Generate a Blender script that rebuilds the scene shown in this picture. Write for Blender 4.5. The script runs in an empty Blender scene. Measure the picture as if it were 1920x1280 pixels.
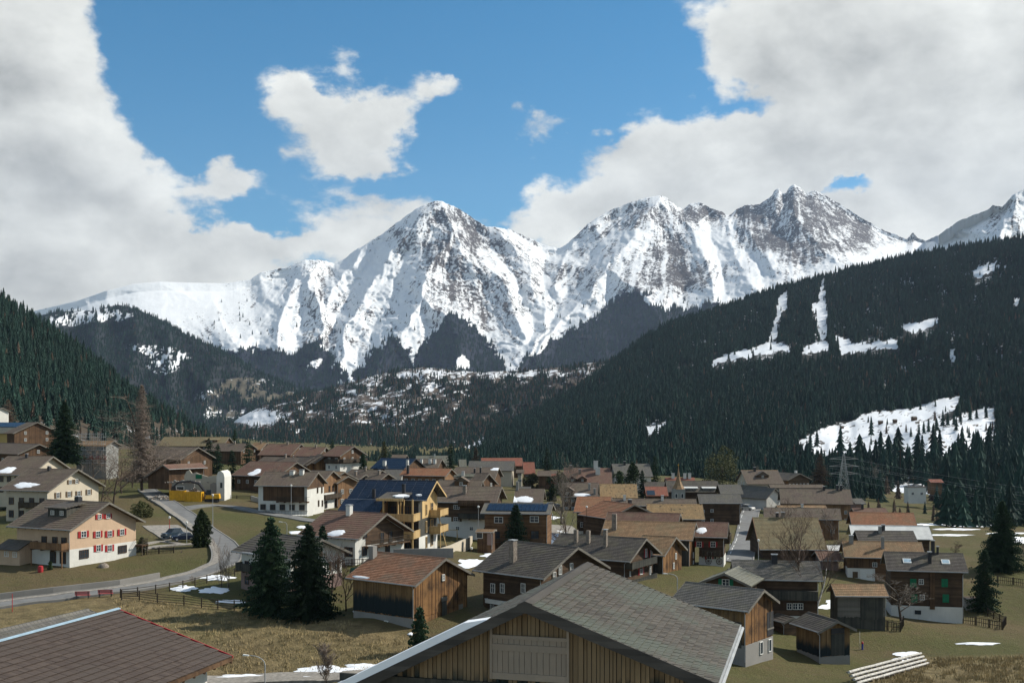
import bpy, math, random
import numpy as np
from mathutils import Vector, Matrix

random.seed(7)
F = 2100.0          # focal length in photo pixels (1920 wide)
HZ = 780.0          # horizon row
scene = bpy.context.scene
COL = scene.collection

# ------------------------------------------------------------------ camera, world, sun
cam_d = bpy.data.cameras.new('camera'); cam = bpy.data.objects.new('camera', cam_d)
COL.objects.link(cam); scene.camera = cam
cam_d.sensor_width = 36; cam_d.lens = 36 * F / 1920; cam_d.shift_y = 140 / 1920
cam.location = (0, 0, 0); cam.rotation_euler = (math.radians(90), 0, 0)
cam_d.clip_start = 0.5; cam_d.clip_end = 60000
scene.view_settings.view_transform = 'Standard'; scene.view_settings.look = 'None'
scene.view_settings.gamma = 1; scene.view_settings.exposure = 0.50
scene.view_settings.use_curve_mapping = False
SUN_AZ = math.radians(72); SUN_EL = math.radians(38)
sd = bpy.data.lights.new('sun', 'SUN'); sd.energy = 4.6; sd.angle = math.radians(0.6); sd.color = (1, 0.94, 0.84)
sun = bpy.data.objects.new('sun', sd); COL.objects.link(sun)
sdir = Vector((math.sin(SUN_AZ) * math.cos(SUN_EL), math.cos(SUN_AZ) * math.cos(SUN_EL), math.sin(SUN_EL)))
sun.rotation_euler = sdir.to_track_quat('Z', 'Y').to_euler()
sun.location = (80, 40, 120)


class NT:
    """small node-tree writer"""
    def __init__(s, tree): s.t = tree; s.n = tree.nodes; s.l = tree.links
    def node(s, ty, **kw):
        n = s.n.new(ty)
        for k, v in kw.items():
            if k.startswith('_'): setattr(n, k[1:], v)
            else: s.put(n.inputs[k.replace('0', ' ')], v)
        return n
    def put(s, inp, v):
        if isinstance(v, bpy.types.NodeSocket): s.l.new(v, inp)
        else:
            try: inp.default_value = v
            except Exception: inp.default_value = tuple(v) + (1.0,)
    def m(s, op, a, b=0.0, c=0.0, clamp=False):
        n = s.n.new('ShaderNodeMath'); n.operation = op; n.use_clamp = clamp
        for i, v in enumerate((a, b, c)): s.put(n.inputs[i], v)
        return n.outputs[0]
    def mix(s, f, a, b, blend='MIX'):
        n = s.n.new('ShaderNodeMix'); n.data_type = 'RGBA'; n.blend_type = blend
        s.put(n.inputs[0], f)
        for i, v in ((6, a), (7, b)):
            if not isinstance(v, bpy.types.NodeSocket) and len(v) == 3: v = tuple(v) + (1.0,)
            s.put(n.inputs[i], v)
        return n.outputs[2]
    def noise(s, vec, scale, detail=3, rough=0.5, dist=0.0):
        n = s.n.new('ShaderNodeTexNoise'); s.put(n.inputs['Vector'], vec)
        n.inputs['Scale'].default_value = scale; n.inputs['Detail'].default_value = detail
        n.inputs['Roughness'].default_value = rough; n.inputs['Distortion'].default_value = dist
        return n.outputs['Fac']
    def ramp(s, x, lo, hi, smooth=True):
        n = s.n.new('ShaderNodeMapRange'); n.interpolation_type = 'SMOOTHSTEP' if smooth else 'LINEAR'
        s.put(n.inputs[0], x); n.inputs[1].default_value = lo; n.inputs[2].default_value = hi
        return n.outputs[0]
    def scale(s, vec, v):
        n = s.n.new('ShaderNodeVectorMath'); n.operation = 'MULTIPLY'; s.put(n.inputs[0], vec); n.inputs[1].default_value = v
        return n.outputs[0]
    def sep(s, vec):
        n = s.n.new('ShaderNodeSeparateXYZ'); s.put(n.inputs[0], vec); return n.outputs
    def comb(s, x, y, z):
        n = s.n.new('ShaderNodeCombineXYZ')
        for i, v in enumerate((x, y, z)): s.put(n.inputs[i], v)
        return n.outputs[0]


# world: Nishita sky with procedural cumulus laid out in direction space
world = bpy.data.worlds.new('World'); scene.world = world; world.use_nodes = True
w = NT(world.node_tree); w.n.clear()
sky = w.node('ShaderNodeTexSky'); sky.sky_type = 'NISHITA'; sky.sun_disc = False
sky.sun_elevation = SUN_EL; sky.sun_rotation = SUN_AZ; sky.altitude = 1400; sky.air_density = 1.0; sky.dust_density = 0.6; sky.ozone_density = 2.5
tc = w.node('ShaderNodeTexCoord'); dirv = tc.outputs['Generated']
X, Y_, Z_ = w.sep(dirv)
yy = w.m('MAXIMUM', Y_, 0.04)
wrp = w.n.new('ShaderNodeTexNoise'); w.put(wrp.inputs['Vector'], w.scale(dirv, (1, 1, 1.4))); wrp.inputs['Scale'].default_value = 16; wrp.inputs['Detail'].default_value = 5; wrp.inputs['Roughness'].default_value = .6
wr, wg, wb_ = w.sep(wrp.outputs['Color'])
U = w.m('ADD', w.m('DIVIDE', X, yy), w.m('MULTIPLY', w.m('SUBTRACT', wr, .5), .085)); V = w.m('ADD', w.m('DIVIDE', Z_, yy), w.m('MULTIPLY', w.m('SUBTRACT', wg, .5), .075))
CLOUDS = [  # px, py, rx, ry, weight
    (20, 330, 230, 270, 1.3), (40, 90, 120, 150, .9), (270, 482, 300, 86, 1.15), (110, 320, 110, 160, .6), (455, 395, 60, 26, -.55), (325, 300, 36, 55, -.4),
    (405, 332, 52, 36, 1.0), (610, 245, 92, 62, .95), (555, 190, 50, 30, .6), (722, 215, 55, 48, .75), (690, 312, 74, 34, .85), (815, 160, 46, 28, .8), (640, 170, 40, 26, -.4),
    (645, 120, 34, 55, .42), (930, 225, 55, 16, .42), (1015, 225, 55, 26, .45), (640, 445, 150, 45, .62), (700, 395, 80, 24, .4), (1010, 425, 140, 36, .55),
    (1240, 322, 200, 62, .8), (1140, 265, 60, 22, .4), (1420, 300, 180, 75, .7), (1560, 250, 170, 120, .7), (1850, 180, 330, 260, 1.3), (1560, 90, 180, 110, .95),
    (1380, 140, 60, 60, .3), (1770, 395, 170, 70, .6), (1300, 60, 70, 25, .2), (1370, 385, 260, 30, .5), (1100, 385, 120, 30, .5),
    (1590, 352, 85, 26, -1.3), (1425, 205, 70, 24, -.7), (1030, 80, 260, 130, -.35), (330, 130, 130, 150, -.5), (900, 330, 130, 60, -.4), (540, 420, 60, 22, -.4), (1300, 165, 90, 60, -.35)]
B = 0.0
for (cx, cy, rx, ry, wt) in CLOUDS:
    du = w.m('MULTIPLY', w.m('SUBTRACT', U, (cx - 960) / F), F / rx)
    dv = w.m('MULTIPLY', w.m('SUBTRACT', V, (HZ - cy) / F), F / ry)
    r2 = w.m('ADD', w.m('MULTIPLY', du, du), w.m('MULTIPLY', dv, dv))
    g = w.m('MULTIPLY', w.m('EXPONENT', w.m('MULTIPLY', r2, -0.75)), wt)
    B = w.m('ADD', g, B)
dv1 = w.scale(dirv, (1, 1, 1.6))
n1 = w.noise(dv1, 9.0, 12, 0.60, 0.15)
n2 = w.noise(dv1, 3.2, 4, 0.5)
n3 = w.noise(w.scale(dirv, (1, 1, 2.5)), 26.0, 5, 0.6)
dens = w.m('ADD', w.m('MULTIPLY', B, 0.55), w.m('MULTIPLY', w.m('SUBTRACT', n1, 0.5), 1.35))
dens = w.m('ADD', dens, w.m('MULTIPLY', w.m('SUBTRACT', n3, 0.5), 0.34))
dens = w.m('ADD', dens, w.m('MULTIPLY', w.ramp(Y_, 0.75, 0.3), 0.22))   # extra broken cloud added out of view to whiten the ambient light
mask = w.ramp(dens, 0.13, 0.37)
# relief inside the cloud: difference of density towards the sun
n1b = w.noise(w.n.new('ShaderNodeVectorMath').outputs[0], 9.0, 7, 0.58, 0.15)
vm = [n for n in w.n if n.type == 'VECT_MATH'][-1]
w.put(vm.inputs[0], dv1); vm.inputs[1].default_value = (0.035, 0.0, 0.05)
relief = w.m('MULTIPLY', w.m('SUBTRACT', w.noise(dv1, 9.0, 7, 0.58, 0.15), n1b), 1.0)
core = w.ramp(dens, 0.25, 0.95)
cl_lum = w.m('ADD', w.m('SUBTRACT', 0.82, w.m('MULTIPLY', core, 0.13)), relief)
cl_lum = w.m('ADD', cl_lum, w.m('MULTIPLY', w.m('SUBTRACT', n2, 0.5), 0.16))
cl_lum = w.m('MAXIMUM', cl_lum, 0.3)
lumv = w.n.new('ShaderNodeVectorMath'); lumv.operation = 'SCALE'; lumv.inputs[0].default_value = (0.985, 0.99, 0.93)
w.put(lumv.inputs[3], cl_lum)
CLOUD_GAIN = 6.3
lum2 = w.n.new('ShaderNodeVectorMath'); lum2.operation = 'SCALE'; w.put(lum2.inputs[0], lumv.outputs[0]); lum2.inputs[3].default_value = CLOUD_GAIN
hs = w.node('ShaderNodeHueSaturation', Saturation=1.42, Value=.72, Hue=0.486); w.put(hs.inputs['Color'], sky.outputs[0])
colr = w.mix(mask, hs.outputs[0], lum2.outputs[0])
bg = w.node('ShaderNodeBackground', Color=colr, Strength=0.115)
wo = w.node('ShaderNodeOutputWorld'); w.l.new(bg.outputs[0], wo.inputs['Surface'])

# ------------------------------------------------------------------ helpers
def P(px, py, Y): return Vector(((px - 960) / F * Y, Y, (HZ - py) / F * Y))

_rng = np.random.RandomState(11)
_tab = _rng.rand(512, 512)
def vnoise(x, y, seed=0):
    x = np.asarray(x, float) + seed * 17.13; y = np.asarray(y, float) + seed * 9.71
    xi = np.floor(x).astype(int); yi = np.floor(y).astype(int); fx = x - xi; fy = y - yi
    fx = fx * fx * (3 - 2 * fx); fy = fy * fy * (3 - 2 * fy)
    a = _tab[xi & 511, yi & 511]; b = _tab[(xi + 1) & 511, yi & 511]; c = _tab[xi & 511, (yi + 1) & 511]; d = _tab[(xi + 1) & 511, (yi + 1) & 511]
    return (a * (1 - fx) + b * fx) * (1 - fy) + (c * (1 - fx) + d * fx) * fy
def fbm(x, y, o=5, seed=0, g=0.5):
    s = 0; a = 1; t = 0
    for i in range(o):
        s = s + a * vnoise(x * 2 ** i, y * 2 ** i, seed + i * 3); t += a; a *= g
    return s / t
def ridged(x, y, o=5, seed=0, g=0.5):
    s = 0; a = 1; t = 0
    for i in range(o):
        s = s + a * (1 - np.abs(2 * vnoise(x * 2 ** i, y * 2 ** i, seed + i * 3) - 1)); t += a; a *= g
    return s / t
def sstep(x, a, b):
    t = np.clip((x - a) / (b - a), 0, 1); return t * t * (3 - 2 * t)
def inpoly(px, py, poly):
    px = np.asarray(px); py = np.asarray(py); ins = np.zeros(px.shape, bool); n = len(poly); j = n - 1
    for i in range(n):
        xi, yi = poly[i]; xj, yj = poly[j]
        c = ((yi > py) != (yj > py)) & (px < (xj - xi) * (py - yi) / (yj - yi + 1e-9) + xi)
        ins ^= c; j = i
    return ins

def tag(o, label=None, cat=None, group=None, kind=None):
    if label: o['label'] = label
    if cat: o['category'] = cat
    if group: o['group'] = group
    if kind: o['kind'] = kind
    return o
def empty(name, loc, rz=0.0):
    o = bpy.data.objects.new(name, None); o.empty_display_size = 0.5; COL.objects.link(o); o.location = loc; o.rotation_euler = (0, 0, rz); return o
def link(name, me, parent=None, loc=None, rot=None):
    o = bpy.data.objects.new(name, me); COL.objects.link(o)
    if parent is not None: o.parent = parent
    if loc is not None: o.location = loc
    if rot is not None: o.rotation_euler = rot
    return o

class MB:
    def __init__(s): s.v = []; s.f = []; s.mi = []; s.k = 0
    def poly(s, pts, mi=None):
        n = len(s.v); s.v += [tuple(p) for p in pts]; s.f.append(tuple(range(n, n + len(pts)))); s.mi.append(s.k if mi is None else mi)
    def add(s, vs, fs):
        n = len(s.v); s.v += [tuple(p) for p in vs]
        for f in fs: s.f.append(tuple(n + i for i in f)); s.mi.append(s.k)
    def hexa(s, p):   # 8 points: bottom 4 ccw, top 4 ccw
        s.add(p, [(3, 2, 1, 0), (4, 5, 6, 7), (0, 1, 5, 4), (1, 2, 6, 5), (2, 3, 7, 6), (3, 0, 4, 7)])
    def box(s, x0, x1, y0, y1, z0, z1):
        s.hexa([(x0, y0, z0), (x1, y0, z0), (x1, y1, z0), (x0, y1, z0), (x0, y0, z1), (x1, y0, z1), (x1, y1, z1), (x0, y1, z1)])
    def tube(s, pts, rads, n=6, cap=True):
        pts = [Vector(p) for p in pts]; base = len(s.v)
        for i, p in enumerate(pts):
            d = (pts[min(i + 1, len(pts) - 1)] - pts[max(i - 1, 0)]).normalized()
            a = d.cross(Vector((0, 0, 1)));
            if a.length < 1e-3: a = d.cross(Vector((1, 0, 0)))
            a.normalize(); b = d.cross(a); r = rads[i] if hasattr(rads, '__len__') else rads
            for k in range(n):
                t = 2 * math.pi * k / n; s.v.append(tuple(p + a * (r * math.cos(t)) + b * (r * math.sin(t))))
        for i in range(len(pts) - 1):
            for k in range(n):
                k2 = (k + 1) % n
                s.f.append((base + i * n + k, base + i * n + k2, base + (i + 1) * n + k2, base + (i + 1) * n + k)); s.mi.append(s.k)
        if cap:
            s.f.append(tuple(base + k for k in range(n))); s.mi.append(s.k)
            s.f.append(tuple(base + (len(pts) - 1) * n + k for k in reversed(range(n)))); s.mi.append(s.k)
    def prism(s, poly, axis_pts):   # poly list of (a,b); axis_pts: fn(a,b,t) t in 0,1
        n = len(poly); vs = [axis_pts(a, b, 0) for a, b in poly] + [axis_pts(a, b, 1) for a, b in poly]
        fs = [tuple(range(n))[::-1], tuple(range(n, 2 * n))] + [(i, (i + 1) % n, n + (i + 1) % n, n + i) for i in range(n)]
        s.add(vs, fs)
    def mesh(s, name, mats, smooth=False):
        me = bpy.data.meshes.new(name); me.from_pydata(s.v, [], s.f)
        for m in (mats if isinstance(mats, (list, tuple)) else [mats]): me.materials.append(m)
        if any(s.mi): me.polygons.foreach_set('material_index', s.mi)
        if smooth: me.polygons.foreach_set('use_smooth', [True] * len(s.f))
        me.update(); return me
    def build(s, name, mats, parent=None, smooth=False, loc=None, rot=None):
        return link(name, s.mesh(name, mats, smooth), parent, loc, rot)

def grid_mesh(name, V, mat, smooth=True, attrs=None):
    nr, nc = V.shape[:2]
    me = bpy.data.meshes.new(name)
    me.vertices.add(nr * nc); me.vertices.foreach_set('co', V.reshape(-1).astype(np.float32))
    idx = np.arange(nr * nc).reshape(nr, nc)
    q = np.stack([idx[:-1, :-1], idx[:-1, 1:], idx[1:, 1:], idx[1:, :-1]], -1).reshape(-1, 4)
    n = len(q); me.loops.add(n * 4); me.loops.foreach_set('vertex_index', q.reshape(-1).astype(np.int32))
    me.polygons.add(n); me.polygons.foreach_set('loop_start', (np.arange(n) * 4).astype(np.int32))
    try: me.polygons.foreach_set('loop_total', np.full(n, 4, np.int32))
    except Exception: pass
    me.update(calc_edges=True)
    me.polygons.foreach_set('use_smooth', np.full(n, smooth))
    for k, a in (attrs or {}).items():
        at = me.attributes.new(k, 'FLOAT', 'POINT'); at.data.foreach_set('value', a.reshape(-1).astype(np.float32))
    me.materials.append(mat); me.validate(); return me

# ------------------------------------------------------------------ materials
def newmat(name, rough=0.85, spec=0.25):
    m = bpy.data.materials.new(name); m.use_nodes = True; t = NT(m.node_tree)
    b = m.node_tree.nodes['Principled BSDF']; b.inputs['Roughness'].default_value = rough
    b.inputs['Specular IOR Level'].default_value = spec
    return m, t, b
def bump(t, b, h, dist=0.02, strength=0.6):
    n = t.node('ShaderNodeBump', Strength=strength, Distance=dist); t.put(n.inputs['Height'], h); t.l.new(n.outputs[0], b.inputs['Normal'])
def objco(t): return t.node('ShaderNodeTexCoord').outputs['Object']
_mc = {}
def flat(name, col, rough=0.8, var=0.25, scale=1.5, metal=0.0):
    if name in _mc: return _mc[name]
    m, t, b = newmat(name, rough); co = objco(t)
    n = t.noise(co, scale, 5, 0.6); k = t.ramp(n, 0.25, 0.75)
    c = t.mix(k, tuple(x * (1 - var) for x in col), tuple(min(1, x * (1 + var)) for x in col))
    t.put(b.inputs['Base Color'], c); b.inputs['Metallic'].default_value = metal
    _mc[name] = m; return m
def plaster(name, col):
    m, t, b = newmat(name, 0.9); co = objco(t)
    k = t.ramp(t.noise(co, 0.5, 6, 0.65), 0.3, 0.75); st = t.ramp(t.noise(t.scale(co, (2.2, 2.2, 0.25)), 1.2, 4, 0.6), 0.5, 0.8)
    c = t.mix(k, tuple(x * 0.86 for x in col), col); c = t.mix(t.m('MULTIPLY', st, 0.35), c, tuple(x * 0.6 for x in col))
    t.put(b.inputs['Base Color'], c); bump(t, b, t.noise(co, 14, 3), 0.01, 0.4); return m
def tiles(name, c1, c2, lichen=(0.16, 0.15, 0.09), lam=0.35, tw=0.3, th=0.36, spots=None):
    """roof covering; colour per tile from a brick pattern laid over the (stepped) roof geometry"""
    m, t, b = newmat(name, 0.78, 0.2); co = objco(t)
    br = t.n.new('ShaderNodeTexBrick'); br.offset = 0.5; t.put(br.inputs['Vector'], co)
    br.inputs['Color1'].default_value = tuple(c1) + (1,); br.inputs['Color2'].default_value = tuple(c2) + (1,)
    br.inputs['Mortar'].default_value = tuple(x * 0.35 for x in c1) + (1,)
    br.inputs['Scale'].default_value = 1; br.inputs['Mortar Size'].default_value = 0.018; br.inputs['Mortar Smooth'].default_value = 0.3
    br.inputs['Brick Width'].default_value = tw; br.inputs['Row Height'].default_value = th; br.inputs['Bias'].default_value = 0.0
    k = t.ramp(t.noise(co, 0.35, 6, 0.65), 0.42, 0.72); k2 = t.ramp(t.noise(t.scale(co, (1.6, .25, .25)), 1.3, 4, 0.6), 0.45, 0.75)
    c = t.mix(t.m('MULTIPLY', k, lam), br.outputs['Color'], lichen)
    c = t.mix(t.m('MULTIPLY', k2, 0.45), c, tuple(x * 0.55 for x in c1))
    if spots:
        vo = t.n.new('ShaderNodeTexVoronoi'); t.put(vo.inputs['Vector'], co); vo.inputs['Scale'].default_value = 0.9
        c = t.mix(t.ramp(vo.outputs['Distance'], 0.24, 0.16), c, spots)
    t.put(b.inputs['Base Color'], c); bump(t, b, t.noise(co, 9, 4), 0.03, 0.5); return m
def wood(name, c1, c2, dark, axis='v', dz=None, damt=0.6, w_=0.2):
    """weathered boards; dz = (z0,z1) local heights between which rain stain gives way to bare wood"""
    m, t, b = newmat(name, 0.88, 0.15); co = objco(t); x, y, z = t.sep(co)
    hor = t.m('ADD', x, y)
    if axis == 'v': vec = t.comb(t.m('FLOOR', t.m('DIVIDE', hor, w_)), 0.0, 0.0); gr = t.scale(co, (9, 9, 0.5))
    else: vec = t.comb(0.0, 0.0, t.m('FLOOR', t.m('DIVIDE', z, w_))); gr = t.scale(co, (0.6, 0.6, 9))
    wn = t.n.new('ShaderNodeTexWhiteNoise'); t.put(wn.inputs['Vector'], vec)
    g = t.noise(gr, 1.6, 5, 0.65); big = t.noise(co, 0.55, 5, 0.6)
    k = t.m('ADD', t.m('MULTIPLY', wn.outputs['Value'], 0.55), t.m('MULTIPLY', g, 0.55))
    c = t.mix(t.ramp(k, 0.25, 0.85), c1, c2)
    st = t.ramp(t.m('ADD', t.m('MULTIPLY', big, 0.7), t.m('MULTIPLY', g, 0.5)), 0.5, 0.78)
    c = t.mix(t.m('MULTIPLY', st, damt), c, dark)
    if dz:
        zz = t.m('ADD', z, t.m('MULTIPLY', t.m('SUBTRACT', t.noise(t.scale(co, (2.5, 2.5, .3)), 1, 4, .7), 0.5), 2.2))
        c = t.mix(t.m('SUBTRACT', 1.0, t.ramp(zz, dz[0], dz[1])), c, dark)
    t.put(b.inputs['Base Color'], c); bump(t, b, g, 0.02, 0.6); return m

M = {}
M['white'] = plaster('white_plaster', (.62, .61, .56)); M['cream'] = plaster('cream_plaster', (.50, .44, .34)); M['salmon'] = plaster('salmon_plaster', (.52, .37, .25))
M['grey'] = plaster('grey_plaster', (.27, .27, .25)); M['pinkgrey'] = plaster('pinkish_plaster', (.24, .17, .15)); M['concrete'] = plaster('concrete', (.25, .24, .22))
M['yellow'] = plaster('ochre_plaster', (.46, .33, .12)); M['redband'] = plaster('red_plaster', (.35, .06, .06)); M['stone'] = flat('rubble_stone', (.20, .17, .14), .9, .5, 3)
M['r_brown'] = tiles('brown_tiles', (.118, .090, .070), (.16, .122, .095)); M['r_dark'] = tiles('dark_slates', (.072, .062, .054), (.105, .092, .080))
M['r_grey'] = tiles('grey_slates', (.105, .099, .090), (.14, .132, .120)); M['r_orange'] = tiles('orange_tiles', (.25, .115, .06), (.33, .155, .085), lam=.4)
M['r_red'] = tiles('red_tiles', (.22, .078, .052), (.30, .115, .075), lam=.25); M['r_tan'] = tiles('tan_tiles', (.23, .145, .08), (.32, .20, .11), lam=.5)
M['r_yellow'] = tiles('ochre_tiles', (.27, .18, .09), (.36, .24, .12), lam=.35, spots=(.06, .045, .03)); M['r_olive'] = tiles('olive_tiles', (.17, .135, .075), (.23, .18, .10), lam=.7)
M['r_redbrown'] = tiles('red_brown_tiles', (.145, .082, .060), (.19, .11, .082)); M['r_green'] = tiles('mossy_slates', (.13, .13, .105), (.16, .16, .13))
M['r_barn'] = tiles('weathered_orange_tiles', (.21, .10, .055), (.31, .165, .10), lichen=(.13, .12, .09), lam=.55)
M['r_metal'] = flat('rusty_white_sheet_metal', (.55, .55, .52), .5, .12, .8)
M['solar'] = flat('solar_glass', (.012, .018, .032), .25, .2, .6); M['solarline'] = flat('solar_frame', (.05, .06, .08), .4, .1)
M['timber'] = wood('brown_timber', (.075, .043, .025), (.125, .075, .042), (.02, .015, .012)); M['timber_warm'] = wood('warm_timber', (.17, .095, .048), (.25, .15, .08), (.05, .03, .02))
M['log'] = wood('dark_log_timber', (.066, .042, .027), (.115, .074, .045), (.020, .016, .013), 'h', w_=.26); M['log_warm'] = wood('brown_log_timber', (.13, .072, .038), (.20, .115, .06), (.03, .02, .015), 'h', w_=.26)
M['timber_new'] = wood('honey_timber', (.40, .27, .12), (.54, .39, .19), (.25, .16, .07), damt=.3)
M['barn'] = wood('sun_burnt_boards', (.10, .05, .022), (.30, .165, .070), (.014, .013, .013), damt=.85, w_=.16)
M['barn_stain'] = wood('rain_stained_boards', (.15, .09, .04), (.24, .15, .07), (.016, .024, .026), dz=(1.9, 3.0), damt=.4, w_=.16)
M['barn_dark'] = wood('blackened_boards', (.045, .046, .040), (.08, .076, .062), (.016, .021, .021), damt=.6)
M['rail'] = wood('railing_timber', (.05, .04, .03), (.09, .07, .05), (.02, .018, .015)); M['verge'] = wood('grey_bargeboard', (.13, .12, .10), (.19, .175, .15), (.05, .045, .04), 'h', damt=.4)
M['pane'] = flat('window_glass', (.03, .04, .05), .12, .2); M['frame'] = flat('white_window_frame', (.66, .66, .62), .6, .05)
M['shut_red'] = flat('red_shutter', (.30, .022, .022), .6, .15); M['shut_green'] = flat('green_shutter', (.006, .13, .06), .6, .15); M['shut_brown'] = flat('brown_shutter', (.10, .065, .035), .7, .2)
M['snow'] = flat('snow', (.80, .82, .84), .7, .05, .6); M['metal'] = flat('galvanised_metal', (.32, .33, .33), .5, .15); M['iron'] = flat('dark_iron', (.03, .03, .032), .6, .2)
M['chimney'] = flat('chimney_brick', (.19, .16, .13), .9, .4, 4); M['bluecap'] = flat('blue_grey_ridge_metal', (.28, .38, .45), .45, .15)
M['asphalt'] = flat('asphalt', (.15, .15, .145), .9, .2, .5); M['gravel'] = flat('pale_path_gravel', (.24, .22, .19), .95, .3, 2)
M['red'] = flat('red_paint', (.36, .03, .035), .5, .1); M['yel'] = flat('yellow_paint', (.62, .33, .02), .45, .15)
M['bark'] = flat('bark', (.06, .045, .035), .95, .4, 3); M['twig'] = flat('bare_twigs', (.115, .08, .06), .95, .3, 2); M['birch'] = flat('birch_bark', (.45, .43, .39), .8, .45, 4)
M['larch'] = flat('bare_larch_twigs', (.19, .15, .12), .95, .35, 1)

def needle_mat(name, c1, c2):
    m, t, b = newmat(name, 0.85, 0.15); co = objco(t)
    oi = t.node('ShaderNodeObjectInfo')
    k = t.ramp(t.noise(co, 0.9, 4, .6), .3, .7); c = t.mix(k, c1, c2)
    hs = t.node('ShaderNodeHueSaturation', Saturation=1.0, Hue=0.5); t.put(hs.inputs['Color'], c)
    t.put(hs.inputs['Value'], t.m('ADD', 0.65, t.m('MULTIPLY', oi.outputs['Random'], 0.8)))
    t.put(b.inputs['Base Color'], hs.outputs[0]); return m
M['needles'] = needle_mat('spruce_needles', (.014, .032, .018), (.032, .056, .028))
M['needles_far'] = needle_mat('far_spruce_needles', (.010, .028, .022), (.020, .044, .030))
M['needles_olive'] = needle_mat('thuja_foliage', (.02, .035, .014), (.045, .065, .025))
M['larch_far'] = needle_mat('far_larch', (.075, .052, .036), (.11, .078, .052))
M['bush'] = needle_mat('olive_bush', (.05, .055, .02), (.08, .08, .035))
# ------------------------------------------------------------------ ground: a thin-plate surface through surveyed points
GC = [(20, 1280, 118), (450, 1272, 122), (620, 1262, 122), (340, 1190, 138), (560, 1225, 128), (250, 1130, 152), (500, 1150, 150), (620, 1150, 148), (-120, 1150, 150), (0, 1135, 154), (225, 1108, 162), (400, 1070, 178), (430, 1040, 186),
      (-150, 1060, 185), (220, 1055, 184), (90, 1062, 178), (330, 1030, 196), (340, 985, 224), (300, 940, 272), (275, 920, 308), (240, 905, 335), (20, 1000, 215), (60, 955, 265), (110, 885, 400), (-150, 900, 350), (0, 850, 520), (330, 870, 420),
      (380, 945, 268), (460, 1010, 215), (560, 1015, 205), (600, 985, 235), (540, 962, 260), (700, 1045, 178), (740, 1032, 190), (850, 1030, 195), (666, 1160, 141), (785, 1196, 134), (880, 1170, 138), (900, 1055, 203), (1060, 1030, 228), (860, 1000, 236),
      (1000, 1150, 142), (1240, 1110, 162), (1272, 1105, 165), (1300, 1095, 170), (1365, 1062, 190), (1394, 1035, 218), (1400, 955, 345), (1430, 942, 415), (1300, 925, 440), (1000, 925, 400), (700, 910, 400), (560, 880, 430), (460, 880, 380), (480, 855, 560), (700, 865, 620), (900, 880, 560), (1200, 890, 600),
      (1405, 1246, 131), (1460, 1222, 138), (1525, 1250, 137), (1605, 1252, 137), (1617, 1217, 150), (1510, 1168, 160), (1570, 1155, 163), (1655, 1155, 165), (1690, 1157, 172), (1805, 1167, 170), (1870, 1160, 176), (1640, 1092, 197),
      (1560, 1020, 262), (1760, 1040, 225), (1900, 1080, 200), (1900, 1000, 300), (1760, 992, 330), (1980, 1020, 300), (2100, 1200, 160), (1600, 1275, 128), (1800, 1285, 122), (1920, 1240, 138), (1500, 945, 420), (1600, 965, 380), (1650, 955, 480), (1850, 975, 460),
      (1350, 1280, 118), (1100, 1290, 112), (800, 1300, 110)]
cp = np.array([tuple(P(*g)) for g in GC]); 
cp = np.vstack([cp, [(-60, 35, -15), (0, 30, -19), (0, 60, -22), (40, 60, -24), (-60, 90, -24), (80, 90, -28), (-160, 60, -18), (200, 100, -34), (-500, 300, 5), (-400, 150, -5), (500, 300, -50), (420, 650, -52), (0, 800, -38), (-300, 850, -20), (300, 900, -50), (-700, 700, 10), (800, 800, -60)]])
_n = len(cp); _xy = cp[:, :2] / 100
def _U(r2): return 0.5 * r2 * np.log(np.maximum(r2, 1e-12))
_A = np.zeros((_n + 3, _n + 3)); _d2 = ((_xy[:, None] - _xy[None]) ** 2).sum(-1)
_A[:_n, :_n] = _U(_d2) + np.eye(_n) * 0.004; _A[:_n, _n] = 1; _A[:_n, _n + 1:] = _xy; _A[_n:, :_n] = _A[:_n, _n:].T
_w = np.linalg.solve(_A, np.concatenate([cp[:, 2], np.zeros(3)]))
def ground_z(x, y):
    x = np.atleast_1d(np.asarray(x, float)); y = np.atleast_1d(np.asarray(y, float)); sh = x.shape
    q = np.stack([x.ravel(), y.ravel()], -1) / 100; out = np.zeros(len(q))
    for i in range(0, len(q), 20000):
        c = q[i:i + 20000]; d2 = ((c[:, None] - _xy[None]) ** 2).sum(-1)
        out[i:i + 20000] = _U(d2) @ _w[:_n] + _w[_n] + c @ _w[_n + 1:]
    out = out + (fbm(q[:, 0] * 14, q[:, 1] * 14, 4, 3) - .5) * .7 * sstep(q[:, 1] * 100, 900, 500)
    far = sstep(q[:, 1] * 100, 700, 1200); out = out * (1 - far) + (-45) * far
    return out.reshape(sh)
def gz(x, y): return float(ground_z(x, y)[0])
_ys = np.exp(np.linspace(math.log(70), math.log(900), 400))
def gp(px, py, dz=0.0):
    """where the line of sight through a photo pixel meets the ground"""
    xs = (px - 960) / F * _ys; z = ground_z(xs, _ys); zl = (HZ - py) / F * _ys
    k = np.nonzero(zl < z + dz)[0]
    i = k[0] if len(k) else len(_ys) - 1
    if i == 0: return Vector((xs[0], _ys[0], z[0]))
    a = (zl - z - dz)[i - 1]; b = (zl - z - dz)[i]; t = a / (a - b + 1e-9); y = _ys[i - 1] + t * (_ys[i] - _ys[i - 1]); x = (px - 960) / F * y
    return Vector((x, y, gz(x, y)))

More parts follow.
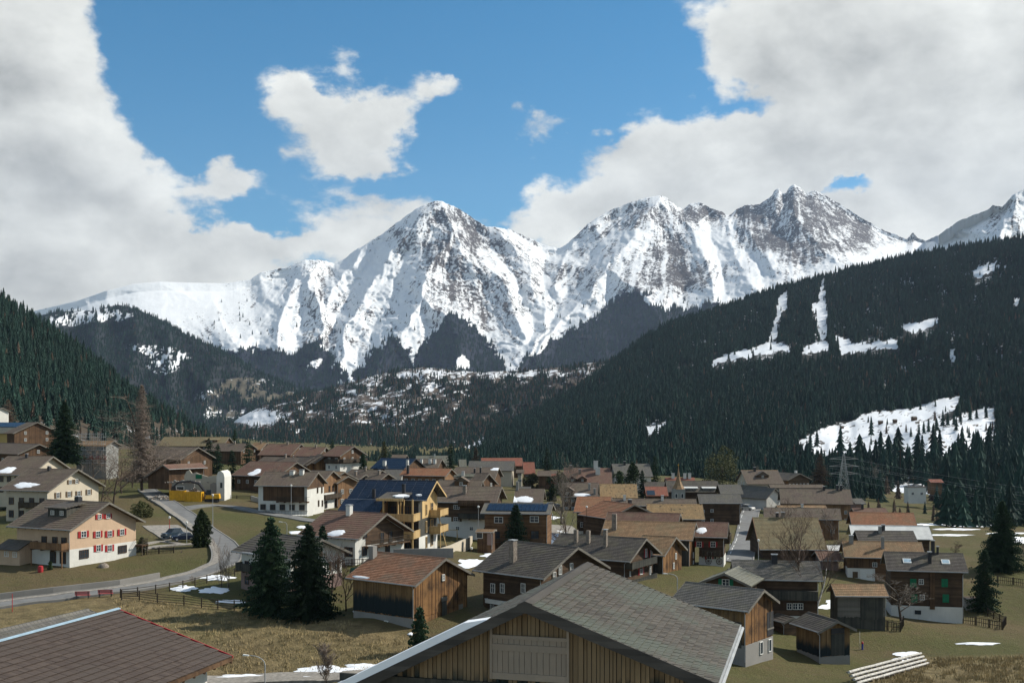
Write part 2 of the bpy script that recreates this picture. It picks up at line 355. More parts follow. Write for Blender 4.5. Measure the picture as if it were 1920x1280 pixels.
# near ground sheet, running on to the far plain
m, t, b = newmat('meadow', 0.95, 0.1); co = objco(t)
n1 = t.noise(co, .035, 6, .62); n2 = t.noise(co, .55, 6, .7); n3 = t.noise(co, 3.5, 4, .7)
c = t.mix(t.ramp(t.m('ADD', t.m('MULTIPLY', n1, .75), t.m('MULTIPLY', n2, .35)), .42, .66), (.120, .092, .048), (.082, .084, .030))
c = t.mix(t.m('MULTIPLY', t.ramp(n2, .5, .8), .55), c, (.17, .14, .068)); c = t.mix(t.m('MULTIPLY', t.ramp(n3, .45, .75), .5), c, (.035, .034, .018))
vp = t.node('ShaderNodeAttribute'); vp.attribute_name = 'bank'; 
c = t.mix(t.m('MULTIPLY', vp.outputs['Fac'], t.ramp(t.m('ADD', n2, t.m('MULTIPLY', n3, .3)), .45, .85)), c, (.215, .165, .085))
t.put(b.inputs['Base Color'], c); bump(t, b, t.m('ADD', n3, t.m('MULTIPLY', n2, 1.2)), .35, .8)
M['meadow'] = m
cols = np.linspace(-700, 2700, 380); rows = np.concatenate([np.exp(np.linspace(math.log(14), math.log(900), 300)), np.linspace(1000, 16000, 16)])
Yg, Cg = np.meshgrid(rows, cols, indexing='ij'); Xg = (Cg - 960) / F * Yg
Zg = ground_z(Xg, Yg)
bank = inpoly(960 + F * Xg / Yg, HZ - F * Zg / Yg, [(200, 1115), (440, 1135), (560, 1165), (650, 1160), (800, 1200), (900, 1260), (900, 1300), (400, 1300), (-200, 1300), (-200, 1150)]).astype(float)
bank = np.maximum(bank, inpoly(960 + F * Xg / Yg, HZ - F * Zg / Yg, [(1730, 1230), (2000, 1225), (2000, 1400), (1600, 1400), (1600, 1290)]))
go = link('ground', grid_mesh('ground', np.stack([Xg, Yg, Zg - 0.0], -1), M['meadow'], True, {'bank': bank})); tag(go, kind='structure')

def ribbon(name, pts, width, mat, lift=.22, skirt=.5, kind='structure', n=8):
    """paved strip draped over the ground between photo points"""
    g = [gp(*p) for p in pts]; c = []
    for i in range(len(g) - 1):
        p0, p1, p2, p3 = g[max(i - 1, 0)], g[i], g[i + 1], g[min(i + 2, len(g) - 1)]
        for k in range(n):
            u = k / n; c.append(0.5 * ((2 * p1) + (p2 - p0) * u + (2 * p0 - 5 * p1 + 4 * p2 - p3) * u * u + (3 * p1 - p0 - 3 * p2 + p3) * u ** 3))
    c.append(g[-1]); mb = MB(); L = []
    for i, p in enumerate(c):
        d = c[min(i + 1, len(c) - 1)] - c[max(i - 1, 0)]; d.z = 0; d.normalize(); nrm = Vector((-d.y, d.x, 0)); wd = width[min(len(width) - 1, i // n)] if hasattr(width, '__len__') else width
        zc = gz(p.x, p.y); row = []
        for s in (-1, 1):
            q = p + nrm * (s * wd / 2); z = max(gz(q.x, q.y) * .6 + zc * .4, gz(q.x, q.y) - .1) + lift; row.append(Vector((q.x, q.y, z)))
        L.append(row)
    for i in range(len(L) - 1):
        a, b_ = L[i]; d_, c_ = L[i + 1]; dn = Vector((0, 0, -skirt - lift))
        mb.poly([a, b_, c_, d_][::-1]); mb.poly([a + dn, a, d_, d_ + dn]); mb.poly([b_, b_ + dn, c_ + dn, c_])
    o = mb.build(name, mat); 
    if kind: tag(o, kind=kind)
    return o, L
road_main, RL = ribbon('road', [(-90, 1152), (0, 1134), (120, 1119), (225, 1107), (330, 1087), (395, 1068), (425, 1045), (408, 1012), (372, 985), (335, 960), (303, 938), (276, 918)], 5.0, M['asphalt'])
ribbon('side_road', [(338, 956), (390, 948), (440, 951), (520, 966), (600, 979)], 4.0, M['asphalt'], .25)
vs_, VL = ribbon('village_street', [(1425, 940), (1408, 958), (1400, 1000), (1393, 1030), (1385, 1055)], 5.2, M['asphalt'], .25)
ribbon('parking_bay', [(300, 985), (345, 1012)], 7.0, M['gravel'], .15)
ribbon('footpath', [(255, 1034), (300, 1024), (360, 1020)], 1.6, M['gravel'], .18)
ribbon('garden_path', [(265, 1022), (300, 1016), (350, 1022)], 1.2, M['gravel'], .18)
ribbon('courtyard', [(1040, 985), (1060, 1000), (1100, 1010)], 8, M['gravel'], .2)
ribbon('lower_path', [(380, 1277), (520, 1272), (640, 1268), (740, 1262)], 3.5, M['gravel'], .2)

def edge_strip(name, L, k, inset, w_, z, mat, dash=None, i0=0, i1=None):
    mb = MB(); i1 = i1 or len(L) - 1
    for i in range(i0, i1):
        if dash and i % dash[0] >= dash[1]: continue
        a, b = L[i][k], L[i + 1][k]; oa, ob = L[i][1 - k], L[i + 1][1 - k]; da, db = (oa - a).normalized(), (ob - b).normalized(); up = Vector((0, 0, z)); mb.hexa([a + da * inset, b + db * inset, b + db * (inset + w_), a + da * (inset + w_), a + da * inset + up, b + db * inset + up, b + db * (inset + w_) + up, a + da * (inset + w_) + up])
    return tag(mb.build(name, mat), kind='structure')
for k in (0, 1): edge_strip('kerb', RL, k, .02, .22, .10, M['concrete'])
edge_strip('pavement', RL, 1, .3, 1.1, .05, M['gravel']); edge_strip('road_marking', VL, 0, .5, .14, .006, M['frame'], (2, 1)); edge_strip('kerb', VL, 1, .02, .2, .12, M['concrete'])
def snow_patch(px, py, rx, ry, seed=0, name='snow_patch', thick=.16):
    """melting snow lying on the ground, outline broken by noise"""
    mb = MB(); c = gp(px, py); N = 40; rings = 4; V = []
    for r in range(rings + 1):
        row = []
        for k in range(N):
            a = 2 * math.pi * k / N; rr = r / rings * (0.35 + 1.3 * float(fbm(math.cos(a) * 2.2 + 5 + seed, math.sin(a) * 2.2 + 5, 4, seed)))
            q = gp(px + rx * rr * math.cos(a), py + ry * rr * math.sin(a)); row.append(q + Vector((0, 0, .05 + thick * (1 - (r / rings) ** 3))))
        V.append(row)
    for r in range(rings):
        for k in range(N):
            a, b_, c_, d_ = V[r][k], V[r][(k + 1) % N], V[r + 1][(k + 1) % N], V[r + 1][k]
            mb.poly([a, d_, c_, b_] if r else [a, d_, c_])
    return tag(mb.build(name, M['snow'], smooth=True), kind='structure')
for i, s in enumerate([(890, 1056, 30, 8), (925, 1041, 22, 4), (905, 1068, 14, 4), (1055, 1000, 16, 12), (1042, 1012, 10, 10), (430, 1128, 28, 3), (345, 1104, 22, 6), (400, 1107, 24, 6), (408, 1083, 32, 5), (445, 1130, 12, 2),
                       (1700, 1226, 20, 5), (1690, 1236, 16, 3), (1828, 1207, 42, 2.2), (1830, 985, 55, 2.2), (1790, 992, 50, 1.8), (1880, 1000, 40, 2), (1780, 1003, 40, 1.6), (1900, 975, 50, 2), (1915, 1012, 40, 5), (1745, 983, 30, 2),
                       (460, 1270, 75, 6), (620, 1257, 60, 9), (545, 1272, 70, 6), (690, 1250, 40, 6), (570, 988, 14, 2.5), (555, 998, 12, 3), (668, 1146, 8, 3), (1565, 1128, 16, 8), (1555, 1138, 22, 4), (1350, 915, 8, 3), (770, 1189, 6, 2), (1020, 970, 30, 3), (1070, 1004, 20, 2)]):
    snow_patch(*s, seed=i)

# ------------------------------------------------------------------ hillsides and mountains: relief sheets
def interp(poly, x):
    p = np.array(poly, float); return [np.interp(x, p[:, 0], p[:, k]) for k in range(1, p.shape[1])]
class Layer:
    def __init__(s, name, top, base, pxs, rows, relief, mat, attrs=None, jag=0.0, jagf=1 / 12., back=(400, 250), pw=1.0, vfun=None):
        s.pxs = np.arange(*pxs).astype(float); s.rows = rows
        ty, tY = interp(top, s.pxs); by, bY = interp(base, s.pxs)
        k_ = np.exp(-.5 * (np.arange(-80, 81) * (pxs[2]) / 26.) ** 2); k_ /= k_.sum(); tys = np.convolve(np.pad(ty, 80, 'edge'), k_, 'valid'); dty = ty - tys
        if jag: dty = dty - (fbm(s.pxs * jagf, s.pxs * 0 + 3, 5, 5, .6) - .5) * jag * sstep(s.pxs, 380, 520)
        tt = np.linspace(0, 1, rows) ** pw
        T, C = np.meshgrid(tt, s.pxs, indexing='ij')
        PY = by * (1 - T) + tys * T + dty * T ** 9; Y0 = bY * (1 - T ** 1.0) + tY * T
        D = relief(C, PY, T) * np.minimum(1, (1 - T) * 14 + .12); Yd = Y0 + D
        s.T, s.C, s.PY, s.Y = T, C, PY, Yd
        V = np.stack([(C - 960) / F * Yd, Yd, (HZ - PY) / F * Yd], -1)
        # carry on over the crest and down behind it
        last = V[-1]; bk = []
        for k, (dy, dz) in enumerate(((.15, .12), (.5, .55), (1.0, 1.3))):
            r = last.copy(); r[:, 1] += back[0] * dy; r[:, 0] *= (1 + back[0] * dy / last[:, 1]); r[:, 2] -= back[1] * dz; bk.append(r)
        under = V[0].copy(); under[:, 2] -= 60; under[:, 1] += 1
        s.V = V; full = np.concatenate([under[None], V, np.stack(bk)], 0)
        at = {}
        for k, fn in (attrs or {}).items():
            a = fn(C, PY, T); at[k] = np.concatenate([a[:1], a, np.repeat(a[-1:], 3, 0)], 0)
        s.obj = tag(link(name, grid_mesh(name, full, mat, True, at)), kind='structure')
    def sample(s, dens, spacing, seed, exclude_top=0.0):
        """random points spread evenly over the real surface, thinned by dens(px, py)"""
        rng = np.random.RandomState(seed); V = s.V
        e1 = V[1:, :-1] - V[:-1, :-1]; e2 = V[:-1, 1:] - V[:-1, :-1]
        area = np.linalg.norm(np.cross(e1[..., :2], e2[..., :2])[..., None], axis=-1)   # plan area
        D = dens(s.C[:-1, :-1], s.PY[:-1, :-1]); w_ = area * D; n = int(w_.sum() / spacing ** 2)
        cum = np.cumsum(w_.ravel()); k = np.searchsorted(cum, rng.rand(n) * cum[-1]); k = np.minimum(k, w_.size - 1)
        r, c = np.unravel_index(k, w_.shape); u = rng.rand(n, 1); v = rng.rand(n, 1)
        return V[r, c] + e1[r, c] * u + e2[r, c] * v, rng

def mount_mat(name, snow, rockA, rockB, wood_, scale, fine, snow_noise=0.0):
    dist_b = .35 / fine
    m, t, b = newmat(name, 0.9, 0.1); co = objco(t)
    def att(n_): a = t.node('ShaderNodeAttribute'); a.attribute_name = n_; return a.outputs['Fac']
    f1 = t.noise(co, scale, 8, .68); f2 = t.noise(t.scale(co, (1, 1, .8)), fine, 7, .72)
    r = t.m('ADD', att('rock'), t.m('ADD', t.m('MULTIPLY', t.m('SUBTRACT', f1, .5), 1.0), t.m('MULTIPLY', t.m('SUBTRACT', f2, .5), 2.1)))
    rk = t.ramp(r, .46, .58)
    rc = t.mix(t.ramp(f2, .35, .7), rockA, rockB)
    sc = t.mix(t.ramp(f1, .3, .7), tuple(x * .93 for x in snow), snow)
    c = t.mix(rk, sc, rc)
    fo = t.ramp(t.m('ADD', att('wood'), t.m('MULTIPLY', t.m('SUBTRACT', f2, .5), .9)), .40, .55)
    c = t.mix(fo, c, wood_)
    t.put(b.inputs['Base Color'], c); bump(t, b, t.m('ADD', f1, f2), dist_b, .3); return m
M['alps'] = mount_mat('alpine_snow_and_rock', (.74, .76, .77), (.045, .042, .048), (.105, .092, .082), (.016, .020, .030), .008, .05)

ATOP = [(-200, 600), (40, 588), (75, 580), (110, 572), (150, 562), (200, 545), (250, 532), (300, 528), (360, 530), (420, 531), (470, 524), (490, 510), (540, 500), (575, 487), (600, 487), (625, 493), (645, 487), (665, 470), (690, 455), (715, 440), (740, 420), (765, 402), (790, 386), (815, 377), (830, 378), (850, 386), (870, 398), (890, 412), (912, 424), (930, 426), (955, 429), (975, 438), (1000, 450), (1020, 460), (1050, 465),
        (1065, 456), (1085, 436), (1105, 418), (1125, 404), (1150, 392), (1185, 378), (1210, 370), (1240, 366), (1252, 372), (1265, 384), (1282, 392), (1298, 380), (1312, 378), (1328, 388), (1350, 396), (1368, 404), (1385, 390), (1402, 384), (1425, 382), (1442, 372), (1448, 366), (1452, 356), (1460, 352), (1468, 364), (1474, 362), (1480, 349), (1488, 345), (1500, 351), (1510, 362), (1525, 356), (1545, 366), (1565, 378), (1590, 392), (1620, 412), (1650, 428), (1680, 440), (1700, 448), (1712, 436), (1722, 446), (1735, 452), (1760, 440), (1800, 412), (1850, 395), (1862, 385), (1880, 388), (1898, 366), (1920, 354), (1960, 335), (2020, 350), (2200, 300)]
ATOP = [(x, y, 5200 if x > 1735 else float(np.interp(x, [200, 700, 1000, 1300], [7600, 8500, 8700, 9300]))) for x, y in ATOP]
ABASE = [(-200, 800, 5300), (600, 770, 5400), (1000, 740, 5400), (1300, 640, 5600), (1735, 560, 5200), (1745, 560, 4200), (2200, 500, 4000)]
SUM = [(300, 505), (600, 470), (830, 372), (1235, 358), (1490, 338), (1930, 330), (1395, 350)]
SPUR = [[(830, 378), (790, 420), (740, 470), (700, 520), (660, 600), (640, 690)], [(830, 378), (845, 430), (870, 470), (930, 520), (960, 560), (985, 620)], [(845, 430), (800, 500), (790, 560), (845, 600), (850, 700)], [(790, 560), (745, 620), (700, 700)], [(930, 426), (990, 500), (1010, 560), (1030, 620), (960, 700)],
        [(600, 487), (575, 540), (600, 600), (590, 650)], [(600, 487), (530, 560), (520, 640)], [(300, 528), (400, 570), (450, 640)], [(1235, 368), (1190, 440), (1150, 500), (1060, 600), (1000, 680)], [(1235, 368), (1290, 440), (1320, 500), (1340, 560)], [(1150, 500), (1230, 560), (1260, 640)], [(1100, 425), (1060, 500), (1040, 540)],
        [(1370, 404), (1385, 470), (1400, 530)], [(1490, 345), (1500, 410), (1560, 470), (1640, 500)], [(1470, 352), (1400, 420), (1450, 500)], [(1920, 354), (1880, 430), (1850, 500)], [(150, 562), (200, 620)], [(690, 455), (640, 520), (610, 560)]]
def segdist(px, py, pl):
    d = np.full(px.shape, 1e9)
    for (x0, y0), (x1, y1) in zip(pl[:-1], pl[1:]):
        dx, dy = x1 - x0, y1 - y0; t = np.clip(((px - x0) * dx + (py - y0) * dy) / (dx * dx + dy * dy), 0, 1)
        d = np.minimum(d, np.hypot(px - x0 - t * dx, py - y0 - t * dy))
    return d
def polar(px, py):
    best = np.full(px.shape, 1e9); th = np.zeros(px.shape); r = np.zeros(px.shape)
    wx = px + (fbm(px / 40, py / 40, 3, 41) - .5) * 26
    wgt = np.zeros(px.shape); 
    for i, (sx, sy) in enumerate(SUM):
        d = np.hypot(wx - sx, (py - sy) * .8); a = np.arctan2(wx - sx, py - sy + 25)
        k = d < best; th[k] = a[k] + i * 3; r[k] = d[k]; best = np.minimum(best, d)
    return th, r
def alps_relief(C, PY, T):
    wx = C + (fbm(C / 55, PY / 55, 4, 1) - .5) * 44; wy = PY + (fbm(C / 55, PY / 55, 4, 2) - .5) * 34
    d = np.full(C.shape, 1e9)
    for s_ in SPUR: d = np.minimum(d, segdist(wx, wy, s_))
    D = 75 * (1 - np.exp(-d / 48)) * 5.2
    th, r = polar(C, PY)
    gul = ridged(th * 9, r / 170, 4, 21, .55); D = D - gul * 30 * sstep(r, 5, 80) 
    D = D - ridged(wx / 90, wy / 55, 6, 8, .5) * 190 - (fbm(C / 11, PY / 7, 4, 9, .55) - .5) * 40
    smooth = sstep(C, 560, 430) * sstep(PY, 680, 590); D = D * (1 - .88 * smooth)
    return D + 120
def blobs(px, py, bl):
    s_ = 0
    for (cx, cy, rx, ry, w_) in bl: s_ = s_ + w_ * np.exp(-(((px - cx) / rx) ** 2 + ((py - cy) / ry) ** 2))
    return s_
def alps_rock(C, PY, T):
    th, r = polar(C, PY)
    st = ridged(th * 26, r / 60, 4, 31, .6); n = fbm(C / 16, PY / 16, 5, 33, .6)
    base = blobs(C, PY, [(880, 430, 60, 50, .34), (820, 400, 40, 22, .2), (960, 470, 50, 50, .16), (790, 470, 50, 40, .15), (840, 530, 60, 70, .24), (590, 540, 40, 50, .20), (600, 620, 40, 50, .20), (900, 560, 80, 60, .16), (960, 600, 50, 40, .15), (700, 610, 70, 60, .06),
                         (1210, 400, 60, 26, .34), (1130, 430, 50, 24, .30), (1260, 480, 50, 60, .42), (1290, 520, 40, 30, .30), (1200, 520, 70, 50, .15), (1330, 400, 50, 18, .40), (1480, 400, 90, 42, .62), (1560, 440, 80, 36, .60), (1430, 450, 50, 24, .45), (1510, 485, 30, 12, .6), (1630, 450, 60, 24, .32), (1720, 445, 25, 12, .3),
                         (1100, 560, 80, 40, .10), (1060, 510, 60, 25, .2), (400, 600, 60, 40, .06), (1880, 400, 50, 40, .1), (470, 560, 20, 40, .12), (160, 600, 60, 25, .2), (1390, 500, 60, 30, .12), (745, 440, 40, 25, .15)])
    clean = blobs(C, PY, [(300, 560, 150, 40, .3), (680, 500, 50, 40, .16), (1350, 460, 40, 30, .25), (1180, 440, 30, 12, .3), (1090, 600, 50, 40, .15), (1300, 420, 20, 10, .1), (1400, 520, 50, 30, .1), (1670, 480, 70, 20, .3), (560, 600, 40, 40, .1)])
    return np.clip(np.minimum(.10 + base * 1.15, .56) + (st - .5) * .78 + (n - .5) * .6 - clean, 0, .72)
AWOOD = [[(480, 700), (500, 690), (520, 655), (545, 665), (575, 640), (600, 637), (625, 670), (660, 718), (600, 745), (480, 740)], [(560, 720), (650, 715), (672, 690), (700, 655), (740, 625), (765, 655), (772, 700), (700, 725), (640, 760), (560, 760)],
         [(770, 715), (775, 665), (800, 640), (838, 588), (865, 592), (900, 625), (930, 655), (948, 700), (900, 740), (770, 740)], [(960, 740), (980, 672), (1020, 655), (1060, 625), (1120, 590), (1150, 560), (1190, 545), (1235, 575), (1290, 580), (1345, 568), (1345, 620), (1250, 700), (1110, 740)]]
AWOODX = [[(855, 692), (866, 668), (886, 676), (884, 692)], [(565, 690), (575, 680), (590, 672), (600, 680), (590, 692)], [(640, 720), (655, 700), (668, 715), (655, 735)]]
def alps_wood(C, PY, T):
    wx = C + (fbm(C / 14, PY / 22, 4, 51) - .5) * 34; wy = PY + (fbm(C / 10, PY / 10, 4, 52) - .5) * 34
    a = np.zeros(C.shape, bool)
    for p in AWOOD: a |= inpoly(wx, wy, p)
    a |= (PY > 740) | ((wy > 610 + (wx - 500) * .0) & (wx < 520) & (wy > 655)) | (wx > 1750) & (PY > 470)
    for p in AWOODX: a &= ~inpoly(wx, wy, p)
    return a.astype(float)
alps = Layer('snowy_mountains', ATOP, ABASE, (-200, 2200, 1.9), 240, alps_relief, M['alps'], {'rock': alps_rock, 'wood': alps_wood}, jag=7, jagf=1 / 9., back=(3000, 1500))

M['hill2'] = mount_mat('wooded_hill_ground', (.72, .74, .76), (.09, .08, .06), (.13, .115, .08), (.022, .026, .028), .006, .03)
def h2_rel(C, PY, T): return -ridged(C / 70, PY / 110, 5, 61) * 260 - fbm(C / 15, PY / 15, 3, 62) * 40 + 100
H2SN = [(200, 590, 60, 16, .5), (120, 600, 40, 14, .5), (320, 668, 40, 14, .55), (300, 690, 34, 14, .5), (290, 655, 30, 8, .5), (250, 650, 20, 10, .3)]
def h2_wood(C, PY, T):
    sn = blobs(C, PY, H2SN) * (fbm(C / 6, PY / 6, 4, 63, .7) > .47); mead = blobs(C, PY, [(460, 725, 55, 22, 1.1), (520, 745, 60, 12, 1.1), (420, 775, 50, 16, .9), (380, 745, 30, 20, .5)])
    return np.clip(1 - sn * 2 - mead * (fbm(C / 9, PY / 9, 4, 64, .7) > .42), 0, 1)
def h2_rock(C, PY, T): return np.clip(.12 + blobs(C, PY, [(460, 725, 75, 32, .6), (520, 745, 80, 30, .6), (400, 760, 70, 40, .5)]) + (fbm(C / 12, PY / 12, 4, 65) - .5) * .5, 0, 1)
hill2 = Layer('wooded_hill', [(-150, 640, 4700), (60, 594, 4900), (110, 584, 4900), (170, 582, 4900), (222, 571, 4900), (255, 579, 4850), (300, 598, 4800), (340, 622, 4700), (400, 650, 4500), (440, 672, 4400), (490, 700, 4300), (540, 722, 4250), (600, 738, 4100), (680, 742, 4000), (800, 760, 3900)],
              [(-150, 830, 3300), (400, 830, 3200), (800, 800, 3200)], (-150, 800, 3), 90, h2_rel, M['hill2'], {'rock': h2_rock, 'wood': h2_wood}, jag=5)

M['hill3'] = mount_mat('mottled_hill_ground', (.66, .68, .70), (.050, .042, .036), (.10, .078, .058), (.024, .026, .026), .01, .045)
def h3_rel(C, PY, T): return -ridged(C / 60, PY / 40, 5, 71) * 160 - fbm(C / 12, PY / 9, 4, 72) * 50 + 60
def h3_rock(C, PY, T):
    white = blobs(C, PY, [(475, 782, 45, 12, .9), (500, 790, 30, 6, .6), (800, 700, 120, 7, .35), (1000, 700, 120, 8, .35), (770, 720, 110, 18, .22), (720, 770, 70, 30, .25), (880, 740, 40, 14, .12), (560, 790, 20, 20, .2)])
    return np.clip(.78 - white + (fbm(C / 13 + PY / 18, PY / 5, 5, 73, .7) - .5) * 1.25, 0, 1)
def h3_wood(C, PY, T):
    n = fbm(C / 20 + PY / 40, PY / 10, 5, 74, .62); keep = blobs(C, PY, [(475, 782, 60, 17, 1), (800, 702, 130, 9, .5), (1000, 702, 120, 9, .4), (730, 750, 120, 36, .35)])
    far_ = sstep(C, 840, 960) * sstep(PY, 708, 735) + sstep(PY, 790, 815) + blobs(C, PY, [(580, 800, 60, 40, .7), (900, 790, 120, 45, .9)])
    return np.clip(.42 + .5 * np.minimum(far_, 1) + (n - .48) * 3.2 - keep, 0, 1)
hill3 = Layer('mottled_hill', [(380, 812, 3000), (420, 803, 3000), (450, 782, 3000), (490, 762, 3000), (540, 742, 3000), (600, 733, 3000), (660, 716, 3000), (700, 704, 3000), (740, 695, 3000), (790, 688, 3000), (850, 694, 2950), (900, 698, 2900), (980, 694, 2850), (1060, 688, 2800), (1110, 680, 2800), (1160, 672, 2750), (1300, 660, 2700)],
              [(380, 880, 1500), (700, 885, 1350), (1300, 880, 1300)], (380, 1300, 2.5), 110, h3_rel, M['hill3'], {'rock': h3_rock, 'wood': h3_wood}, jag=4)

# right-hand forest slope with ski runs and the snowy meadow at its foot
CLEAR = [[(1325, 686), (1345, 672), (1400, 655), (1436, 645), (1446, 620), (1456, 595), (1456, 565), (1475, 546), (1473, 575), (1462, 600), (1452, 640), (1490, 655), (1440, 662), (1380, 672)],
         [(1518, 575), (1534, 566), (1540, 524), (1545, 524), (1545, 572), (1549, 600), (1546, 632), (1536, 640), (1532, 596)], [(1562, 628), (1588, 636), (1600, 645), (1650, 640), (1680, 636), (1683, 650), (1640, 652), (1580, 664)], [(1690, 610), (1760, 598), (1762, 606), (1700, 625)], [(1500, 652), (1545, 640), (1560, 652), (1505, 662)],
         [(1206, 796), (1250, 792), (1236, 806), (1216, 818)], [(1822, 518), (1835, 500), (1872, 488), (1868, 500), (1840, 522)], [(760, 818), (790, 814), (838, 824), (908, 812), (904, 830), (872, 848), (780, 852), (800, 836)], [(1900, 560), (1912, 558), (1905, 580)], [(1776, 660), (1790, 655), (1786, 676)],
         [(1490, 826), (1560, 800), (1640, 772), (1700, 768), (1780, 746), (1805, 744), (1800, 760), (1770, 776), (1760, 792), (1800, 780), (1866, 762), (1862, 800), (1870, 822), (1800, 850), (1700, 866), (1640, 850), (1520, 852)], [(1650, 925), (1700, 905), (1760, 905), (1790, 930), (1740, 945), (1650, 940)]]
def in_clear(C, PY, amp=1.0):
    wx = C + (fbm(C / 7, PY / 7, 4, 81) - .5) * 22 * amp; wy = PY + (fbm(C / 7, PY / 7, 4, 82) - .5) * 16 * amp
    a = np.zeros(np.shape(C), bool)
    for p in CLEAR: a |= inpoly(wx, wy, p)
    return a
def h4_rel(C, PY, T): return -ridged(C / 190, PY / 140, 4, 83) * 170 * sstep(T, 0, .3) - fbm(C / 30, PY / 20, 3, 84) * 26 + 30
def h4_rock(C, PY, T):
    sn = in_clear(C, PY); speck = fbm(C / 8, PY / 5, 4, 85, .7)
    r = np.where(sn, .02 + .5 * (speck > .60) * sstep(PY, 740, 760), .62 - (fbm(C / 50, PY / 30, 4, 86) > .58) * .3)
    return r
def h4_wood(C, PY, T): return np.where(in_clear(C, PY), 0., .34 + .5 * fbm(C / 30, PY / 20, 3, 87))
M['hill4'] = mount_mat('forest_floor', (.70, .73, .76), (.05, .04, .03), (.08, .065, .045), (.020, .022, .018), .02, .12)
H4TOP = [(640, 872, 1500), (760, 856, 1600), (860, 838, 1750), (940, 806, 1850), (1010, 772, 2000), (1075, 735, 2150), (1150, 678, 2300), (1215, 628, 2450), (1260, 604, 2500), (1330, 586, 2550), (1420, 554, 2600), (1500, 528, 2600), (1580, 508, 2600), (1660, 490, 2550), (1740, 472, 2450), (1830, 459, 2350), (1920, 447, 2250), (2300, 395, 2000)]
H4BASE = [(640, 884, 1000), (900, 890, 800), (1200, 905, 680), (1450, 925, 560), (1600, 950, 520), (1800, 965, 500), (2300, 960, 480)]
hill4 = Layer('forest_slope', H4TOP, H4BASE, (640, 2300, 3), 190, h4_rel, M['hill4'], {'rock': h4_rock, 'wood': h4_wood})
H5TOP = [(-400, 415, 900), (-100, 515, 1000), (0, 560, 1050), (60, 600, 1080), (110, 630, 1100), (160, 666, 1130), (210, 706, 1160), (260, 744, 1200), (320, 778, 1230), (380, 810, 1260), (430, 832, 1280), (500, 852, 1300)]
H5BASE = [(-400, 800, 450), (0, 815, 520), (200, 835, 640), (500, 872, 900)]
def h5_rel(C, PY, T): return -ridged(C / 130, PY / 100, 4, 91) * 60 - fbm(C / 20, PY / 20, 3, 92) * 14 + 20
def h5_wood(C, PY, T): return .4 + .4 * fbm(C / 20, PY / 20, 3, 93) - .4 * sstep(PY, 750, 790)
def h5_rock(C, PY, T): return C * 0 + .8
hill5 = Layer('left_forest_slope', H5TOP, H5BASE, (-400, 500, 4), 110, h5_rel, M['hill4'], {'rock': h5_rock, 'wood': h5_wood})

# ------------------------------------------------------------------ conifers
def conifer_low(seed, h=20., r=3.4, tiers=7, sides=7, crown=.08, bare=0.):
    rng = random.Random(seed); mb = MB(); zs = [crown + (1 - crown) * (i / tiers) ** .92 for i in range(tiers + 1)]
    for i in range(tiers):
        z0, z1 = zs[i] * h, zs[min(i + 1, tiers)] * h; rr = r * (1 - i / tiers) ** .85 * rng.uniform(.85, 1.12) + .15; top = z1 + (z1 - z0) * .55
        n = sides; a0 = rng.random() * 6; ring = []
        for k in range(2 * n):
            a = a0 + math.pi * k / n; q = rr * (rng.uniform(.85, 1.15) if k % 2 == 0 else rng.uniform(.45, .65)); ring.append((q * math.cos(a), q * math.sin(a), z0 - (h * .03 if k % 2 == 0 else -h * .015) + rng.uniform(-.2, .2)))
        base = len(mb.v); mb.v += ring + [(rng.uniform(-.1, .1), rng.uniform(-.1, .1), min(top, h))]
        for k in range(2 * n): mb.f.append((base + k, base + (k + 1) % (2 * n), base + 2 * n)); mb.mi.append(0)
    mb.k = 1; mb.tube([(0, 0, -1), (0, 0, h * crown + h * .1)], .25 if h > 10 else .15, 4, False); return mb
protos = []
pl_ = [(1602, 800 + 62, 800), (1668, 868, 780), (1715, 872, 770), (1760, 905, 640)]
for i in range(4):
    h = (20, 17, 22, 16)[i]; me = conifer_low(100 + i, h, (4.3, 3.6, 4.0, 4.8)[i], (7, 8, 6, 6)[i]).mesh('conifer', [M['needles_far'], M['bark']]); protos.append(me)
lar = conifer_low(140, 17, 3.2, 6, 7, .12).mesh('larch_tree', [M['larch_far'], M['bark']])

def hill_point(layer, px, py):
    k = np.argmin((layer.C - px) ** 2 + (layer.PY - py) ** 2); return Vector(layer.V.reshape(-1, 3)[k])

